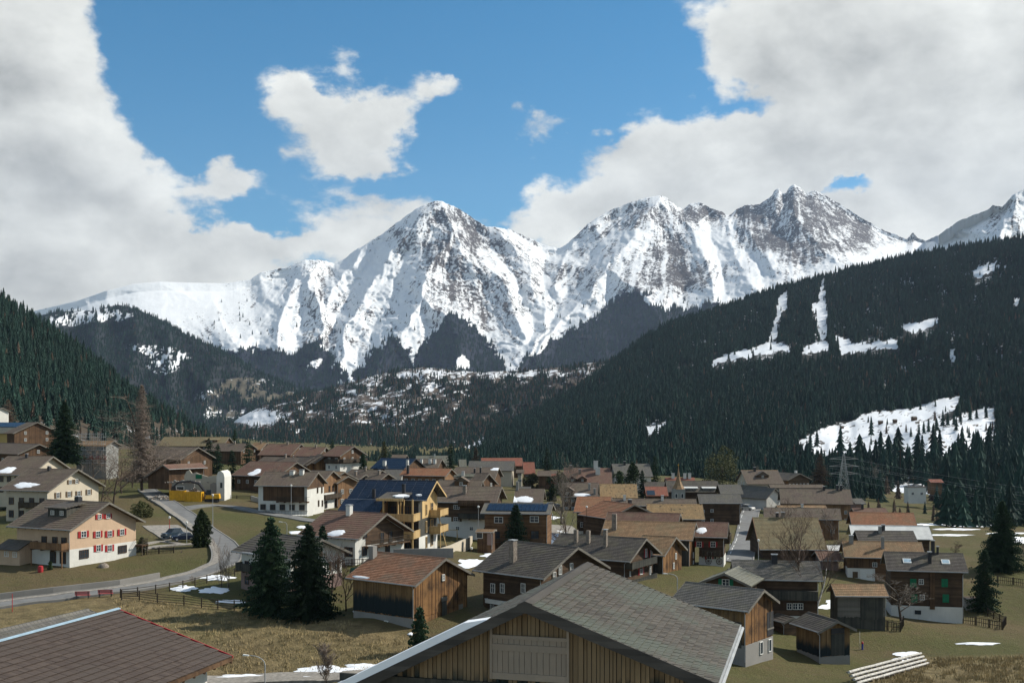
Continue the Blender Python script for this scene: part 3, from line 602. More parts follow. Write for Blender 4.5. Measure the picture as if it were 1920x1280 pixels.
_gn = {}
def scatter(name, pts, rng, objs, smin, smax, weights=None, sink=.6):
    """one stuff object: tree geometry instanced on every point"""
    me = bpy.data.meshes.new(name); n = len(pts); pts = pts.copy(); pts[:, 2] -= sink
    me.vertices.add(n); me.vertices.foreach_set('co', pts.reshape(-1).astype(np.float32))
    def at(k, a): q = me.attributes.new(k, 'FLOAT', 'POINT'); q.data.foreach_set('value', a.astype(np.float32))
    at('scl', smin + (smax - smin) * rng.rand(n) ** 1.3); at('rotz', rng.rand(n) * 6.28); at('kindno', rng.choice(len(objs), n, p=weights).astype(float))
    o = link(name, me); key = tuple(x.name for x in objs)
    if key not in _gn:
        g = bpy.data.node_groups.new('scatter_' + name, 'GeometryNodeTree'); g.interface.new_socket('Geometry', in_out='INPUT', socket_type='NodeSocketGeometry'); g.interface.new_socket('Geometry', in_out='OUTPUT', socket_type='NodeSocketGeometry')
        g.is_modifier = True; N = g.nodes; L = g.links; gi = N.new('NodeGroupInput'); go_ = N.new('NodeGroupOutput'); jn = N.new('GeometryNodeJoinGeometry')
        def na(k): q = N.new('GeometryNodeInputNamedAttribute'); q.data_type = 'FLOAT'; q.inputs['Name'].default_value = k; return q.outputs['Attribute']
        scl, rot, kd = na('scl'), na('rotz'), na('kindno'); cb = N.new('ShaderNodeCombineXYZ'); L.new(rot, cb.inputs[2])
        for i, ob in enumerate(objs):
            cmp_ = N.new('FunctionNodeCompare'); cmp_.data_type = 'FLOAT'; cmp_.operation = 'EQUAL'; L.new(kd, cmp_.inputs[0]); cmp_.inputs[1].default_value = i; cmp_.inputs['Epsilon'].default_value = .1
            oi = N.new('GeometryNodeObjectInfo'); oi.inputs['Object'].default_value = ob; oi.transform_space = 'ORIGINAL'; oi.inputs['As Instance'].default_value = True
            ip = N.new('GeometryNodeInstanceOnPoints'); L.new(gi.outputs[0], ip.inputs['Points']); L.new(cmp_.outputs[0], ip.inputs['Selection']); L.new(oi.outputs['Geometry'], ip.inputs['Instance']); L.new(cb.outputs[0], ip.inputs['Rotation']); L.new(scl, ip.inputs['Scale']); L.new(ip.outputs[0], jn.inputs[0])
        L.new(jn.outputs[0], go_.inputs[0]); _gn[key] = g
    md = o.modifiers.new('scatter', 'NODES'); md.node_group = _gn[key]
    return tag(o, kind='stuff')

# single conifers standing on the snowy meadow and in the near wood on the right (things)
FT = []
def far_tree(px, py, hpx, mesh, label, group, layer=hill4, cat='tree', name='conifer'):
    p = hill_point(layer, px, py) if layer else gp(px, py); h0 = 20. if mesh is not lar else 17.
    hm = hpx * p.y / F; base_h = max(v.co.z for v in mesh.vertices) if mesh.name not in _h else _h[mesh.name]; _h[mesh.name] = base_h
    o = link(name, mesh, None, (p.x, p.y, p.z - .3), (0, 0, random.random() * 6)); s = hm / base_h; o.scale = (s * random.uniform(.9, 1.15), s * random.uniform(.9, 1.15), s)
    tag(o, label, cat, group); FT.append(o); return o
_h = {}
far_tree(1520, 846, 40, protos[0], 'dark conifer at the left end of the snowy meadow', 'conifers round the snowy meadow')
for px, py, h in [(1708, 818, 20), (1722, 816, 24), (1731, 814, 26), (1740, 812, 28)]: far_tree(px, py, h, random.choice(protos), 'dark conifer in the tight clump in the middle of the snowy meadow', 'clump of conifers in the snowy meadow')
for px, py, h in [(1756, 808, 26), (1768, 800, 34), (1776, 798, 28), (1790, 797, 26), (1800, 793, 24), (1818, 790, 30), (1832, 786, 24), (1849, 784, 26)]: far_tree(px, py, h, random.choice(protos), 'dark conifer in the loose row across the upper snowy meadow', 'row of conifers across the snowy meadow')
for px, py, h in [(1700, 812, 18), (1752, 790, 22), (1850, 808, 18)]: far_tree(px, py, h, lar, 'pale leafless tree among the conifers on the snowy meadow', 'leafless trees on the snowy meadow', name='larch_tree')
rr = random.Random(5)
for i in range(62):       # belt below the meadow
    px = rr.uniform(1560, 1690) if i < 26 else (rr.uniform(1700, 1765) if i < 40 else rr.uniform(1765, 1960)); py = rr.uniform(868, 950) if i < 40 else rr.uniform(846, 900)
    if 1640 < px < 1780 and py > 890: py -= 40
    far_tree(px, py, rr.uniform(48, 74), rr.choice(protos), 'dark conifer in the belt of wood between the snowy meadow and the village', 'conifers in the belt below the snowy meadow')
for i in range(58):
    px = rr.uniform(1775, 2010); py = rr.uniform(900, 985); far_tree(px, py, rr.uniform(70, 100), rr.choice(protos), 'tall dark conifer in the wood beyond the right-hand meadow', 'tall conifers behind the right-hand meadow')
for i in range(44):
    px = rr.uniform(1130, 1560); py = 880 + (px - 1130) * .1 + rr.uniform(-10, 14); far_tree(px, py, rr.uniform(36, 58), rr.choice(protos), 'dark conifer at the foot of the forest slope behind the roofs', 'conifers along the foot of the forest slope')
for i in range(46):
    px = rr.uniform(1768, 2020); py = rr.uniform(974, 990); far_tree(px, py, rr.uniform(55, 95), rr.choice(protos), 'dark conifer in the front rank of the wood beyond the snow-striped meadow', 'front rank of conifers behind the right-hand meadow', layer=None)
for i in range(24):
    px = rr.uniform(1612, 1790); py = rr.uniform(962, 982); far_tree(px, py, rr.uniform(20, 34), lar if i % 3 else rr.choice(protos), 'low leafless bushy tree on the bank below the small white house', 'low trees on the bank below the white house', layer=None, name='small_tree')
for px, py, h in [(1662, 930, 40), (1684, 944, 46), (1700, 948, 40), (1640, 948, 42), (1712, 950, 34), (1746, 945, 50), (1765, 950, 46), (1862, 808, 20), (1860, 880, 30)]:
    far_tree(px, py, h, lar, 'brown leafless tree scattered at the edge of the dark wood on the right', 'leafless trees at the edge of the right-hand wood', name='larch_tree')

P4 = [FT[0]] + [o for o in FT if o.data is protos[1]][:1] + [o for o in FT if o.data is protos[2]][:1] + [o for o in FT if o.data is protos[3]][:1] + [next(o for o in FT if o.data is lar)]
def d4(C, PY): 
    n = fbm(C / 16, PY / 9, 4, 88, .65); open_ = in_clear(C, PY, .6) | in_clear(C, PY - 6, .6) | in_clear(C, PY - 12, .6) | in_clear(C, PY - 18, .6); thin = blobs(C, PY, [(1650, 620, 80, 18, .5), (1480, 650, 80, 14, .5), (1850, 500, 40, 20, .5), (1380, 600, 60, 20, .15), (1250, 760, 60, 40, .3), (1150, 780, 90, 30, .2), (880, 800, 90, 20, .35)])
    return np.where(open_, .012, np.clip(1.0 - thin * 1.0 * (n > .42) - .85 * (n > .66), .03, 1))
pts, rng = hill4.sample(d4, 4.9, 1); scatter('hillside_forest', pts, rng, P4, .32, .88, [.27, .24, .23, .24, .02]); print('trees4', len(pts))
def d5(C, PY): return np.clip(1 - sstep(PY, 770, 810) * .9, .08, 1)
pts, rng = hill5.sample(d5, 4.2, 2); scatter('left_hillside_forest', pts, rng, P4, .28, .78, [.26, .25, .23, .22, .04]); print('trees5', len(pts))
pts, rng = hill3.sample(lambda C, PY: np.clip(h3_wood(C, PY, 0) * .9 + .03, 0, 1) * (1 - blobs(C, PY, [(475, 782, 50, 13, 1)])), 7.2, 3); scatter('valley_woodland', pts, rng, P4, .35, .75, [.22, .2, .2, .13, .25]); print('trees3', len(pts))
pts, rng = hill2.sample(lambda C, PY: h2_wood(C, PY, 0) * .9 + .02, 13, 4); scatter('distant_forest', pts, rng, P4, .7, 1.2, [.26, .26, .24, .22, .02]); print('trees2', len(pts))
def dA(C, PY): return (alps_wood(C, PY, 0) * .95 + .05 * (PY > 560) * (fbm(C / 10, PY / 8, 4, 53) > .6)) * (PY > 540) * (C > 380) * (C < 1400)
pts, rng = alps.sample(dA, 20, 6); scatter('mountain_foot_forest', pts, rng, P4, 1.0, 1.8, [.26, .26, .24, .22, .02]); print('treesA', len(pts))
# ------------------------------------------------------------------ buildings
_wm = {}
def window_mesh(w, h, cross=1, deep=.10, fm='frame'):
    k = (round(w, 2), round(h, 2), cross, fm)
    if k not in _wm:
        a = MB(); t = .07 if w < 1.3 else .09     # frame lies in the plane x = 0 facing +x
        a.box(-.06, deep, -w / 2, -w / 2 + t, 0, h); a.box(-.06, deep, w / 2 - t, w / 2, 0, h); a.box(-.06, deep, -w / 2 + t, w / 2 - t, 0, t); a.box(-.06, deep, -w / 2 + t, w / 2 - t, h - t, h)
        for i in range(cross): y = -w / 2 + w * (i + 1) / (cross + 1); a.box(-.05, deep - .03, y - .03, y + .03, t, h - t)
        if cross: a.box(-.05, deep - .035, -w / 2 + t, w / 2 - t, h * .55 - .02, h * .55 + .02)
        b = MB(); b.box(-.04, deep - .06, -w / 2 + .02, w / 2 - .02, .02, h - .02)
        _wm[k] = (a.mesh('window', M[fm]), b.mesh('pane', M['pane']))
    return _wm[k]
def shutter_mesh(w, h, mat):
    k = ('s', round(w, 2), round(h, 2), mat)
    if k not in _wm:
        a = MB(); a.box(0, .05, -w / 2, w / 2, 0, h); a.box(.05, .065, -w / 2 + .05, w / 2 - .05, h * .1, h * .47); a.box(.05, .065, -w / 2 + .05, w / 2 - .05, h * .53, h * .92); _wm[k] = a.mesh('shutter', M[mat])
    return _wm[k]

class House:
    """chalet from surveyed roof points: local x runs along the ridge towards the right-hand gable, local -y is the eaves side nearer the camera"""
    def __init__(s, name, label, ridge, left, eave, Y, base, m=.42, mF=None, th=None, sF=None, wall='timber', roof='r_brown', plinth=None, ph=0., oe=.9, og=.7, roofth=.20, group=None, cat='house', course=.55, gable=None, clad=None, dY=0, L=None, sN=None, rc=True, verge='verge', sag=.0):
        s.m = m; s.mF = m if mF is None else mF; R = P(ridge[0], ridge[1], Y); k = (eave[1] - HZ) / F
        if th is None:
            best = None
            for q in range(-60, 76, 1):
                a = math.radians(q); den = m + k * math.cos(a)
                if den <= .02: continue
                sp = (k * Y + R.z) / den
                if sp < .8 or sp > 16: continue
                ex = 960 + F * (R.x - sp * math.sin(a)) / (Y - sp * math.cos(a)); e = abs(ex - eave[0]) + .02 * abs(q - 20)
                if best is None or e < best[0]: best = (e, q, sp)
            th = best[1] if best else 20
        a = s.a = math.radians(th); s.sN = (k * Y + R.z) / (m + k * math.cos(a)); s.sN = sN or s.sN; s.sF = s.sN if sF is None else sF
        kk = (left - 960) / F; s.L = L or (R.x - kk * Y) / (math.cos(a) + kk * math.sin(a))
        if not (2 < s.L < 80): print('ODD L', name, s.L, th); s.L = min(max(abs(s.L), 4), 40)
        s.R = R; s.Y = Y
        wy = s.sN - oe; cpos = R + Vector((-s.L / 2 * math.cos(a), s.L / 2 * math.sin(a), 0))
        bz = (HZ - base) / F * max(Y - s.sN * math.cos(a) * .6, 20) if base else gz(cpos.x, cpos.y)
        s.bz = bz - R.z       # local ground level (negative), local origin = ridge tip
        s.org = Vector((R.x, R.y, bz)); s.o = empty(name, s.org, -a); tag(s.o, label, cat, group)
        s.zr = -s.bz; s.oe = oe; s.og = og; s.rt = roofth; s.nm = name; s.verge = verge
        if s.zr - m * s.sN < 1: print('LOW', name, s.zr, s.sN, th)
        s.info = (name, th, round(s.sN, 1), round(s.L, 1), round(s.zr, 1)); INFO.append(s.info + (label,))
        s.yn = -(s.sN - oe); s.yf = s.sF - oe; s.x0 = -s.L + og; s.x1 = -og
        s.walls(wall, plinth, ph, gable); s.roof(roof, course if rc else 0)
        if clad: s.clad(*clad)
    def rz(s, y): return s.zr - (s.m * -y if y < 0 else s.mF * y)      # top of the roof plane
    def prof(s, z0, z1c=99, inset=0.0):
        th = s.rt + .02; yn, yf = s.yn + inset, s.yf - inset
        p = [(yn, z0), (yf, z0), (yf, min(z1c, s.rz(yf) - th))]
        if s.zr - th < z1c: p.append((0, s.zr - th))
        else:
            yb = (s.zr - th - z1c) / s.mF; ya = -(s.zr - th - z1c) / s.m
            if yb < yf: p.append((yb, z1c))
            if ya > yn: p.append((ya, z1c))
        p.append((yn, min(z1c, s.rz(yn) - th))); return p
    def walls(s, wall, plinth, ph, gable):
        lo = -3.0
        if plinth:
            mb = MB(); pr = s.prof(lo, ph, -.03); mb.prism(pr, lambda y, z, t: (s.x0 - .03 + (s.x1 - s.x0 + .06) * t, y, z)); mb.build('lower_wall', M[plinth], s.o); lo = ph - .01
        mb = MB(); pr = s.prof(lo); mb.prism(pr, lambda y, z, t: (s.x0 + (s.x1 - s.x0) * t, y, z)); mb.build('wall', M[wall], s.o)
        if gable:    # boarded gable triangle
            mat, gz0 = gable; mb = MB()
            for x in (s.x0 - .06, s.x1 - .02):
                th = s.rt + .03; ya = -(s.zr - th - gz0) / s.m; yb = (s.zr - th - gz0) / s.mF; ya = max(ya, s.yn - .02); yb = min(yb, s.yf + .02)
                pts = [(ya, gz0), (yb, gz0), (yb, s.rz(yb) - th), (0, s.zr - th), (ya, s.rz(ya) - th)]
                mb.prism(pts, lambda y, z, t: (x + .08 * t, y, z))
            mb.build('gable_boarding', M[mat], s.o)
    def roof(s, mat, course):
        if mat is None: return
        mb = MB(); tv = s.rt; xa, xb = -s.L, 0.
        for side, sp, m_ in ((-1, s.sN, s.m), (1, s.sF, s.mF)):
            n = max(2, int(round(sp / course))) if course else 1
            # underside and edges
            y1 = side * sp; z0 = s.zr; z1 = s.zr - m_ * sp
            mb.hexa([(xa, 0, z0 - tv), (xb, 0, z0 - tv), (xb, y1, z1 - tv), (xa, y1, z1 - tv), (xa, 0, z0 - .045), (xb, 0, z0 - .045), (xb, y1, z1 - .045), (xa, y1, z1 - .045)][::1] if side > 0 else
                    [(xa, y1, z1 - tv), (xb, y1, z1 - tv), (xb, 0, z0 - tv), (xa, 0, z0 - tv), (xa, y1, z1 - .045), (xb, y1, z1 - .045), (xb, 0, z0 - .045), (xa, 0, z0 - .045)])
            for i in range(n):   # overlapping courses, each lifted at its lower edge
                ya, yb = side * sp * i / n, side * (sp * (i + 1) / n + .02); za = s.zr - m_ * abs(ya) - .03; zb = s.zr - m_ * abs(yb) + .02
                if side < 0: mb.add([(xa, yb, zb), (xb, yb, zb), (xb, ya, za), (xa, ya, za), (xa, yb, zb - .07), (xb, yb, zb - .07)], [(0, 1, 2, 3), (4, 5, 1, 0)])
                else: mb.add([(xa, ya, za), (xb, ya, za), (xb, yb, zb), (xa, yb, zb), (xa, yb, zb - .07), (xb, yb, zb - .07)], [(0, 1, 2, 3), (3, 2, 5, 4)])
        s.roof_o = mb.build('roof', M[mat], s.o)
        mb = MB(); mb.hexa([(xa - .03, -.2, s.zr - .10), (xb + .03, -.2, s.zr - .10), (xb + .03, .2, s.zr - .10), (xa - .03, .2, s.zr - .10), (xa - .03, -.07, s.zr + .06), (xb + .03, -.07, s.zr + .06), (xb + .03, .07, s.zr + .06), (xa - .03, .07, s.zr + .06)]); mb.build('ridge_cap', M[mat], s.o)
        for x in (xa - .05, xb):
            for side, sp, m_ in ((-1, s.sN, s.m), (1, s.sF, s.mF)):
                mb = MB(); y1 = side * (sp + .03); z1 = s.zr - m_ * abs(y1)
                v = [(x, 0, s.zr - .30), (x + .05, 0, s.zr - .30), (x + .05, y1, z1 - .30), (x, y1, z1 - .30), (x, 0, s.zr + .03), (x + .05, 0, s.zr + .03), (x + .05, y1, z1 + .03), (x, y1, z1 + .03)]
                mb.hexa(v); mb.build('bargeboard', M[s.verge], s.o)
        if s.Y < 330:
            mb = MB(); y = -(s.sN + .06); z = s.rz(y) - .06; mb.tube([(xa, y, z), (xb, y, z)], .075, 6); mb.tube([(xb - .5, y, z), (s.x1 + .05, s.yn - .12, z - .5), (s.x1 + .05, s.yn - .12, .2)], .05, 5); mb.build('gutter', M['metal'], s.o)
            mb = MB(); nr = max(3, int(s.L / 1.6))
            for i in range(nr + 1):
                x = s.x0 + (s.x1 - s.x0) * i / nr; ya = -(s.sN - .08); mb.hexa([(x - .06, ya, s.rz(ya) - tv - .16), (x + .06, ya, s.rz(ya) - tv - .16), (x + .06, s.yn + .2, s.rz(s.yn + .2) - tv - .16), (x - .06, s.yn + .2, s.rz(s.yn + .2) - tv - .16), (x - .06, ya, s.rz(ya) - tv - .01), (x + .06, ya, s.rz(ya) - tv - .01), (x + .06, s.yn + .2, s.rz(s.yn + .2) - tv - .01), (x - .06, s.yn + .2, s.rz(s.yn + .2) - tv - .01)])
            mb.build('rafters', M['timber'], s.o)
    def wallpts(s, side):
        return {'n': (s.x0, s.x1, s.yn), 'g': (s.yn, s.yf, s.x1), 'l': (s.yn, s.yf, s.x0), 'f': (s.x0, s.x1, s.yf)}[side]
    def clad(s, mode, pitch=.22, sides='ng', mat=None, z0=0., z1=99, seed=1, name='boards', proud=.05):
        """real boards (v) or squared logs (h) over the walls"""
        rng = random.Random(seed); mb = MB()
        for sd_ in sides:
            a, b, c = s.wallpts(sd_); top = (lambda u: s.rz(s.yn) - s.rt - .05) if sd_ in 'nf' else (lambda u: s.rz(u) - s.rt - .05)
            if mode == 'v':
                u = a
                while u < b - .02:
                    w_ = min(pitch * rng.uniform(.75, 1.3), b - u); d = proud * rng.uniform(.5, 1.4); zb = z0 + rng.uniform(-.12, .06); zt = min(z1, min(top(u), top(u + w_)))
                    if zt > zb + .1: s._slab(mb, sd_, u + .012, u + w_ - .012, c, d, zb, zt)
                    u += w_
            else:
                z = z0
                while z < min(z1, s.zr - s.rt - .1):
                    h = pitch * rng.uniform(.9, 1.1); d = proud * rng.uniform(.7, 1.3); zt = z + h
                    if sd_ in 'nf':
                        if zt > top(0): break
                        u0, u1 = a - .12, b + .12
                    else:
                        lim = s.zr - s.rt - .05 - zt
                        if lim <= .1: break
                        u0 = max(a - .12, -lim / s.m); u1 = min(b + .12, lim / s.mF)
                    s._slab(mb, sd_, u0, u1, c, d, z + .015, zt - .015); z = zt
        if mb.f: o = mb.build(name, M[mat] if mat else s.o.children[0].data.materials[0], s.o); o['kind'] = 'stuff'; return o
    def _slab(s, mb, sd_, u0, u1, c, d, z0, z1):
        if sd_ == 'n': mb.box(u0, u1, c - d, c + .01, z0, z1)
        elif sd_ == 'f': mb.box(u0, u1, c - .01, c + d, z0, z1)
        elif sd_ == 'g': mb.box(c - .01, c + d, u0, u1, z0, z1)
        else: mb.box(c - d, c + .01, u0, u1, z0, z1)
    def local(s, v): return Matrix.Rotation(s.a, 4, 'Z') @ (v - s.org)
    def hit(s, px, py, side):
        """photo pixel -> (u, z) on one wall plane"""
        d = P(px, py, 1.0); o = s.local(Vector((0, 0, 0))); d = s.local(d) - o; c = s.wallpts(side)[2]
        t = (c - o.y) / d.y if side in 'nf' else (c - o.x) / d.x; q = o + d * t; return (q.x if side in 'nf' else q.y), q.z
    def frame(s, side, u, z, off=.0):
        c = s.wallpts(side)[2]
        return {'n': ((u, c - off, z), -math.pi / 2), 'f': ((u, c + off, z), math.pi / 2), 'g': ((c + off, u, z), 0), 'l': ((c - off, u, z), math.pi)}[side]
    def win(s, side, u, z, w=.9, h=1.1, shut=None, cross=1, off=.05, fm='frame', sw=None, name='window'):
        """u = centre along the wall, z = sill height"""
        a, b = window_mesh(w, h, cross, fm=fm); loc, rot = s.frame(side, u, z, off); o = link(name, a, s.o, loc, (0, 0, rot)); link('pane', b, o)
        if shut:
            sw = sw or w / 2
            for k in (-1, 1):
                du = k * (w / 2 + sw / 2 + .02); loc, rot = s.frame(side, u + du, z, off); link('shutter', shutter_mesh(sw, h, shut), s.o, loc, (0, 0, rot))
        return o
    def winpx(s, side, pts, w=.9, h=1.1, **k):
        """windows centred on photo pixels"""
        for px, py in pts: u, z = s.hit(px, py, side); s.win(side, u, z - h / 2, w, h, **k)
    def rows(s, side, n, floors, w=.8, h=1.0, **k):
        a, b, c = s.wallpts(side)
        for f, z in enumerate(floors):
            for i in range(n if isinstance(n, int) else n[f]):
                nn = n if isinstance(n, int) else n[f]; u = a + (b - a) * (i + .5) / nn
                if side in 'gl' and z + h > s.rz(u) - .5: continue
                if side in 'nf' and z + h > s.rz(s.yn) - .25: continue
                s.win(side, u, z, w, h, **k)
    def chimney(s, px=None, x=None, y=-.4, w=.55, h=1.0, mat='chimney', d=None, name='chimney', cap=True):
        if px is not None:
            d_ = P(px, 780, 1.0); o = s.local(Vector()); d_ = s.local(d_) - o; t = (y - o.y) / d_.y; x = (o + d_ * t).x
        d = d or w; z = s.rz(y); mb = MB(); mb.box(x - w / 2, x + w / 2, y - d / 2, y + d / 2, z - .4, z + h)
        c = mb.build(name, M[mat], s.o)
        if cap: mb = MB(); mb.box(x - w / 2 - .08, x + w / 2 + .08, y - d / 2 - .08, y + d / 2 + .08, z + h + .12, z + h + .2); [mb.box(x + q * w * .35 - .05, x + q * w * .35 + .05, y - d * .3, y + d * .3, z + h, z + h + .12) for q in (-1, 1)]; mb.build('cap', M['metal'], c)
        return c
    def roofsnow(s, x, y, rx, ry, seed=0):
        mb = MB(); N = 26; V = []
        for r in range(4):
            row = []
            for k in range(N):
                a = 2 * math.pi * k / N; q = r / 3 * (.55 + .9 * float(fbm(math.cos(a) * 1.8 + 9, math.sin(a) * 1.8 + seed, 4, seed))); yy_ = min(max(y + ry * q * math.sin(a), -s.sN), -.1) if y < 0 else y + ry * q * math.sin(a); xx = min(max(x + rx * q * math.cos(a), -s.L), 0)
                row.append((xx, yy_, s.rz(yy_) + (.12 if r < 3 else .03) - .02 * r))
            V.append(row)
        for r in range(3):
            for k in range(N):
                p = [V[r][k], V[r + 1][k], V[r + 1][(k + 1) % N], V[r][(k + 1) % N]]; mb.poly(p if r else p[:3])
        return mb.build('roof_snow', M['snow'], s.o, True)
    def snowpx(s, px, py, wpx, hpx, seed=0):
        d = P(px, py, 1.0); o = s.local(Vector()); d = s.local(d) - o       # plane z = zr + m*y (near side)
        t = (s.zr + s.m * o.y - o.z) / (d.z - s.m * d.y); q = o + d * t; sc = F / (s.Y); s.roofsnow(q.x, q.y, wpx / sc / 2, max(.4, hpx / sc / 2 * 1.5), seed)
    def balcony(s, side, u0, u1, z, depth=1.2, h=1.0, mat='rail', solid=True, posts=False, floor='timber'):
        a, b, c = s.wallpts(side); sg = {'n': -1, 'g': 1, 'l': -1, 'f': 1}[side]; mb = MB()
        def bx(m_, ua, ub, d0, d1, z0, z1):
            d0, d1 = c + sg * d0, c + sg * d1; d0, d1 = min(d0, d1), max(d0, d1)
            if side in 'nf': m_.box(ua, ub, d0, d1, z0, z1)
            else: m_.box(d0, d1, ua, ub, z0, z1)
        bx(mb, u0, u1, .03, depth, z - .16, z)
        for i in range(max(2, int((u1 - u0) / 1.8)) + 1): u = u0 + .1 + (u1 - u0 - .2) * i / max(2, int((u1 - u0) / 1.8)); bx(mb, u - .07, u + .07, .03, depth + .05, z - .34, z - .161)
        bal = mb.build('balcony', M[floor], s.o); mb = MB(); t = .05
        if solid:
            n = max(3, int((u1 - u0) / .22))
            for i in range(n): w_ = (u1 - u0) / n; bx(mb, u0 + i * w_ + .012, u0 + (i + 1) * w_ - .012, depth, depth + t * (1 if i % 2 else .7), z - .1, z + h - .06)
            for u in (u0, u1 - t):
                nn = max(2, int(depth / .22))
                for i in range(nn): bx(mb, u, u + t, .04 + depth * i / nn, .03 + depth * (i + .93) / nn, z - .1, z + h - .06)
        else:
            n = max(3, int((u1 - u0) / .16))
            for i in range(n): u = u0 + (u1 - u0) * (i + .5) / n; bx(mb, u - .025, u + .025, depth - .03, depth, z + .08, z + h - .06)
            bx(mb, u0, u1, depth - .04, depth + .01, z + .02, z + .08)
            for u in (u0, u1 - t): bx(mb, u, u + t, .04, depth - .05, z + h * .45, z + h * .5)
        bx(mb, u0 - .03, u1 + .03, depth - .06, depth + .09, z + h - .059, z + h); bx(mb, u0 - .03, u0 + t, .04, depth - .061, z + h - .059, z + h); bx(mb, u1 - t, u1 + .03, .04, depth - .061, z + h - .059, z + h)
        mb.build('railing', M[mat], bal)
        if posts:
            for u in (u0 + .1, u1 - .1): mb = MB(); bx(mb, u - .07, u + .07, depth - .2, depth - .06, -1.0, z - .35); mb.build('post', M[mat], bal)
        return bal
    def dormer(s, x, y, w=1.6, h=1.2, mat='r_brown', wall='timber', kind='gable', depth=2.2, win=1, up=0.):
        """roof dormer; x along ridge, y front face on the near slope (negative)"""
        z0 = s.rz(y) - .1; mb = MB(); zt = z0 + h
        mb.box(x - w / 2, x + w / 2, y, y + depth, z0 - .2, zt - .02); d = mb.build('dormer', M[wall], s.o); mb = MB()
        if kind == 'gable':
            pk = zt + w * .32
            mb.poly([(x - w / 2, y + .02, zt - .02), (x + w / 2, y + .02, zt - .02), (x, y + .02, pk - .05)])
            for k in (-1, 1):
                e = x + k * (w / 2 + .3); ze = zt - .15; yb = y + depth + .6
                mb.hexa([(x, y - .4, pk), (e, y - .4, ze), (e, yb, ze), (x, yb, pk), (x, y - .4, pk + .12), (e, y - .4, ze + .12), (e, yb, ze + .12), (x, yb, pk + .12)])
        else:
            yb = y + depth + .8; zb = zt + .15 + (depth) * .16
            mb.hexa([(x - w / 2 - .3, y - .5, zt), (x + w / 2 + .3, y - .5, zt), (x + w / 2 + .3, yb, zb), (x - w / 2 - .3, yb, zb), (x - w / 2 - .3, y - .5, zt + .14), (x + w / 2 + .3, y - .5, zt + .14), (x + w / 2 + .3, yb, zb + .14), (x - w / 2 - .3, yb, zb + .14)])
        mb.build('dormer_roof', M[mat], d)
        if win:
            a, b = window_mesh(.75, .75, 1)
            for i in range(win): o = link('window', a, d, (x + w * ((i + .5) / win - .5), y - .02, z0 + h * .5 - .35), (0, 0, -math.pi / 2))
        return d
INFO = []
VG = 'houses of the alpine village'; BG = 'wooden barns and sheds'
def H(name, label, ridge, left, eave, Y, base, **k):
    k.setdefault('group', BG if name in ('barn', 'shed', 'log_barn') else VG); k.setdefault('cat', {'barn': 'barn', 'shed': 'shed', 'hotel': 'hotel', 'log_barn': 'barn'}.get(name, 'house'))
    return House(name, label, ridge, left, eave, Y, base, **k)

# ---------------- left side
h = H('chalet', 'salmon chalet with red shutters, grey dormer roof and lean-to beside the curving road', (205, 941), 88, (132, 993), 184, 1056, wall='salmon', roof='r_brown', plinth='white', ph=2.4, oe=1.0, og=1.2, m=.47)
c_salmon = h
h.winpx('g', [(156, 1001)], 1.1, 1.05, shut='shut_red'); h.winpx('g', [(183, 1001), (205, 1000), (228, 997)], .95, 1.05, shut='shut_red')
h.winpx('g', [(184, 1027), (205, 1027)], .95, 1.1, shut='shut_red'); h.winpx('g', [(186, 968), (202, 967)], .8, .8, shut='shut_red'); h.winpx('g', [(157, 1038)], 1.9, 1.4, cross=3, fm='timber'); h.winpx('g', [(229, 1029)], 1.9, 1.3, cross=4, fm='timber')
u, z = h.hit(230, 1015, 'g'); h.balcony('g', h.yf - .2, h.yf + 1.2, z - .8, 1.6, solid=False, posts=True)
x = h.x1 - 3.6; h.balcony('n', x - 3.5, h.x1 - .1, 2.5, 1.5, mat='timber_warm', posts=True)
for q in (1.2, 3.2, 5.6): h.win('n', h.x1 - q, 2.7, 1.1, 1.6, cross=1, fm='timber')
for q in (1.4, 3.6): h.win('n', h.x1 - q, .1, 1.3, 1.9, cross=2, fm='timber')
d = h.dormer(-h.L * .45, -h.sN * .60, 4.2, 1.5, 'r_dark', 'barn_dark', 'shed', 3.0, 2); h.chimney(x=-h.L * .45, y=-.5, w=.9, h=.9, mat='iron')
# lean-to at the left
mb = MB(); xa = h.x0; y0 = h.yn - 2.2; mb.hexa([(xa - 1.5, y0, -2), (xa + 3.2, y0, -2), (xa + 3.2, h.yn + .1, -2), (xa - 1.5, h.yn + .1, -2), (xa - 1.5, y0, 2.2), (xa + 3.2, y0, 2.2), (xa + 3.2, h.yn + .1, 3.2), (xa - 1.5, h.yn + .1, 3.2)]); lt = mb.build('lean_to', M['salmon'], h.o)
mb = MB(); mb.hexa([(xa - 2, y0 - .6, 2.0), (xa + 3.5, y0 - .6, 2.0), (xa + 3.5, h.yn, 3.3), (xa - 2, h.yn, 3.3), (xa - 2, y0 - .6, 2.16), (xa + 3.5, y0 - .6, 2.16), (xa + 3.5, h.yn, 3.46), (xa - 2, h.yn, 3.46)]); mb.build('lean_to_roof', M['r_dark'], lt)
for q in (.3, 2.2): a_, b_ = window_mesh(.9, .9); o = link('window', a_, lt, (xa + q, y0 - .03, .9), (0, 0, -math.pi / 2))

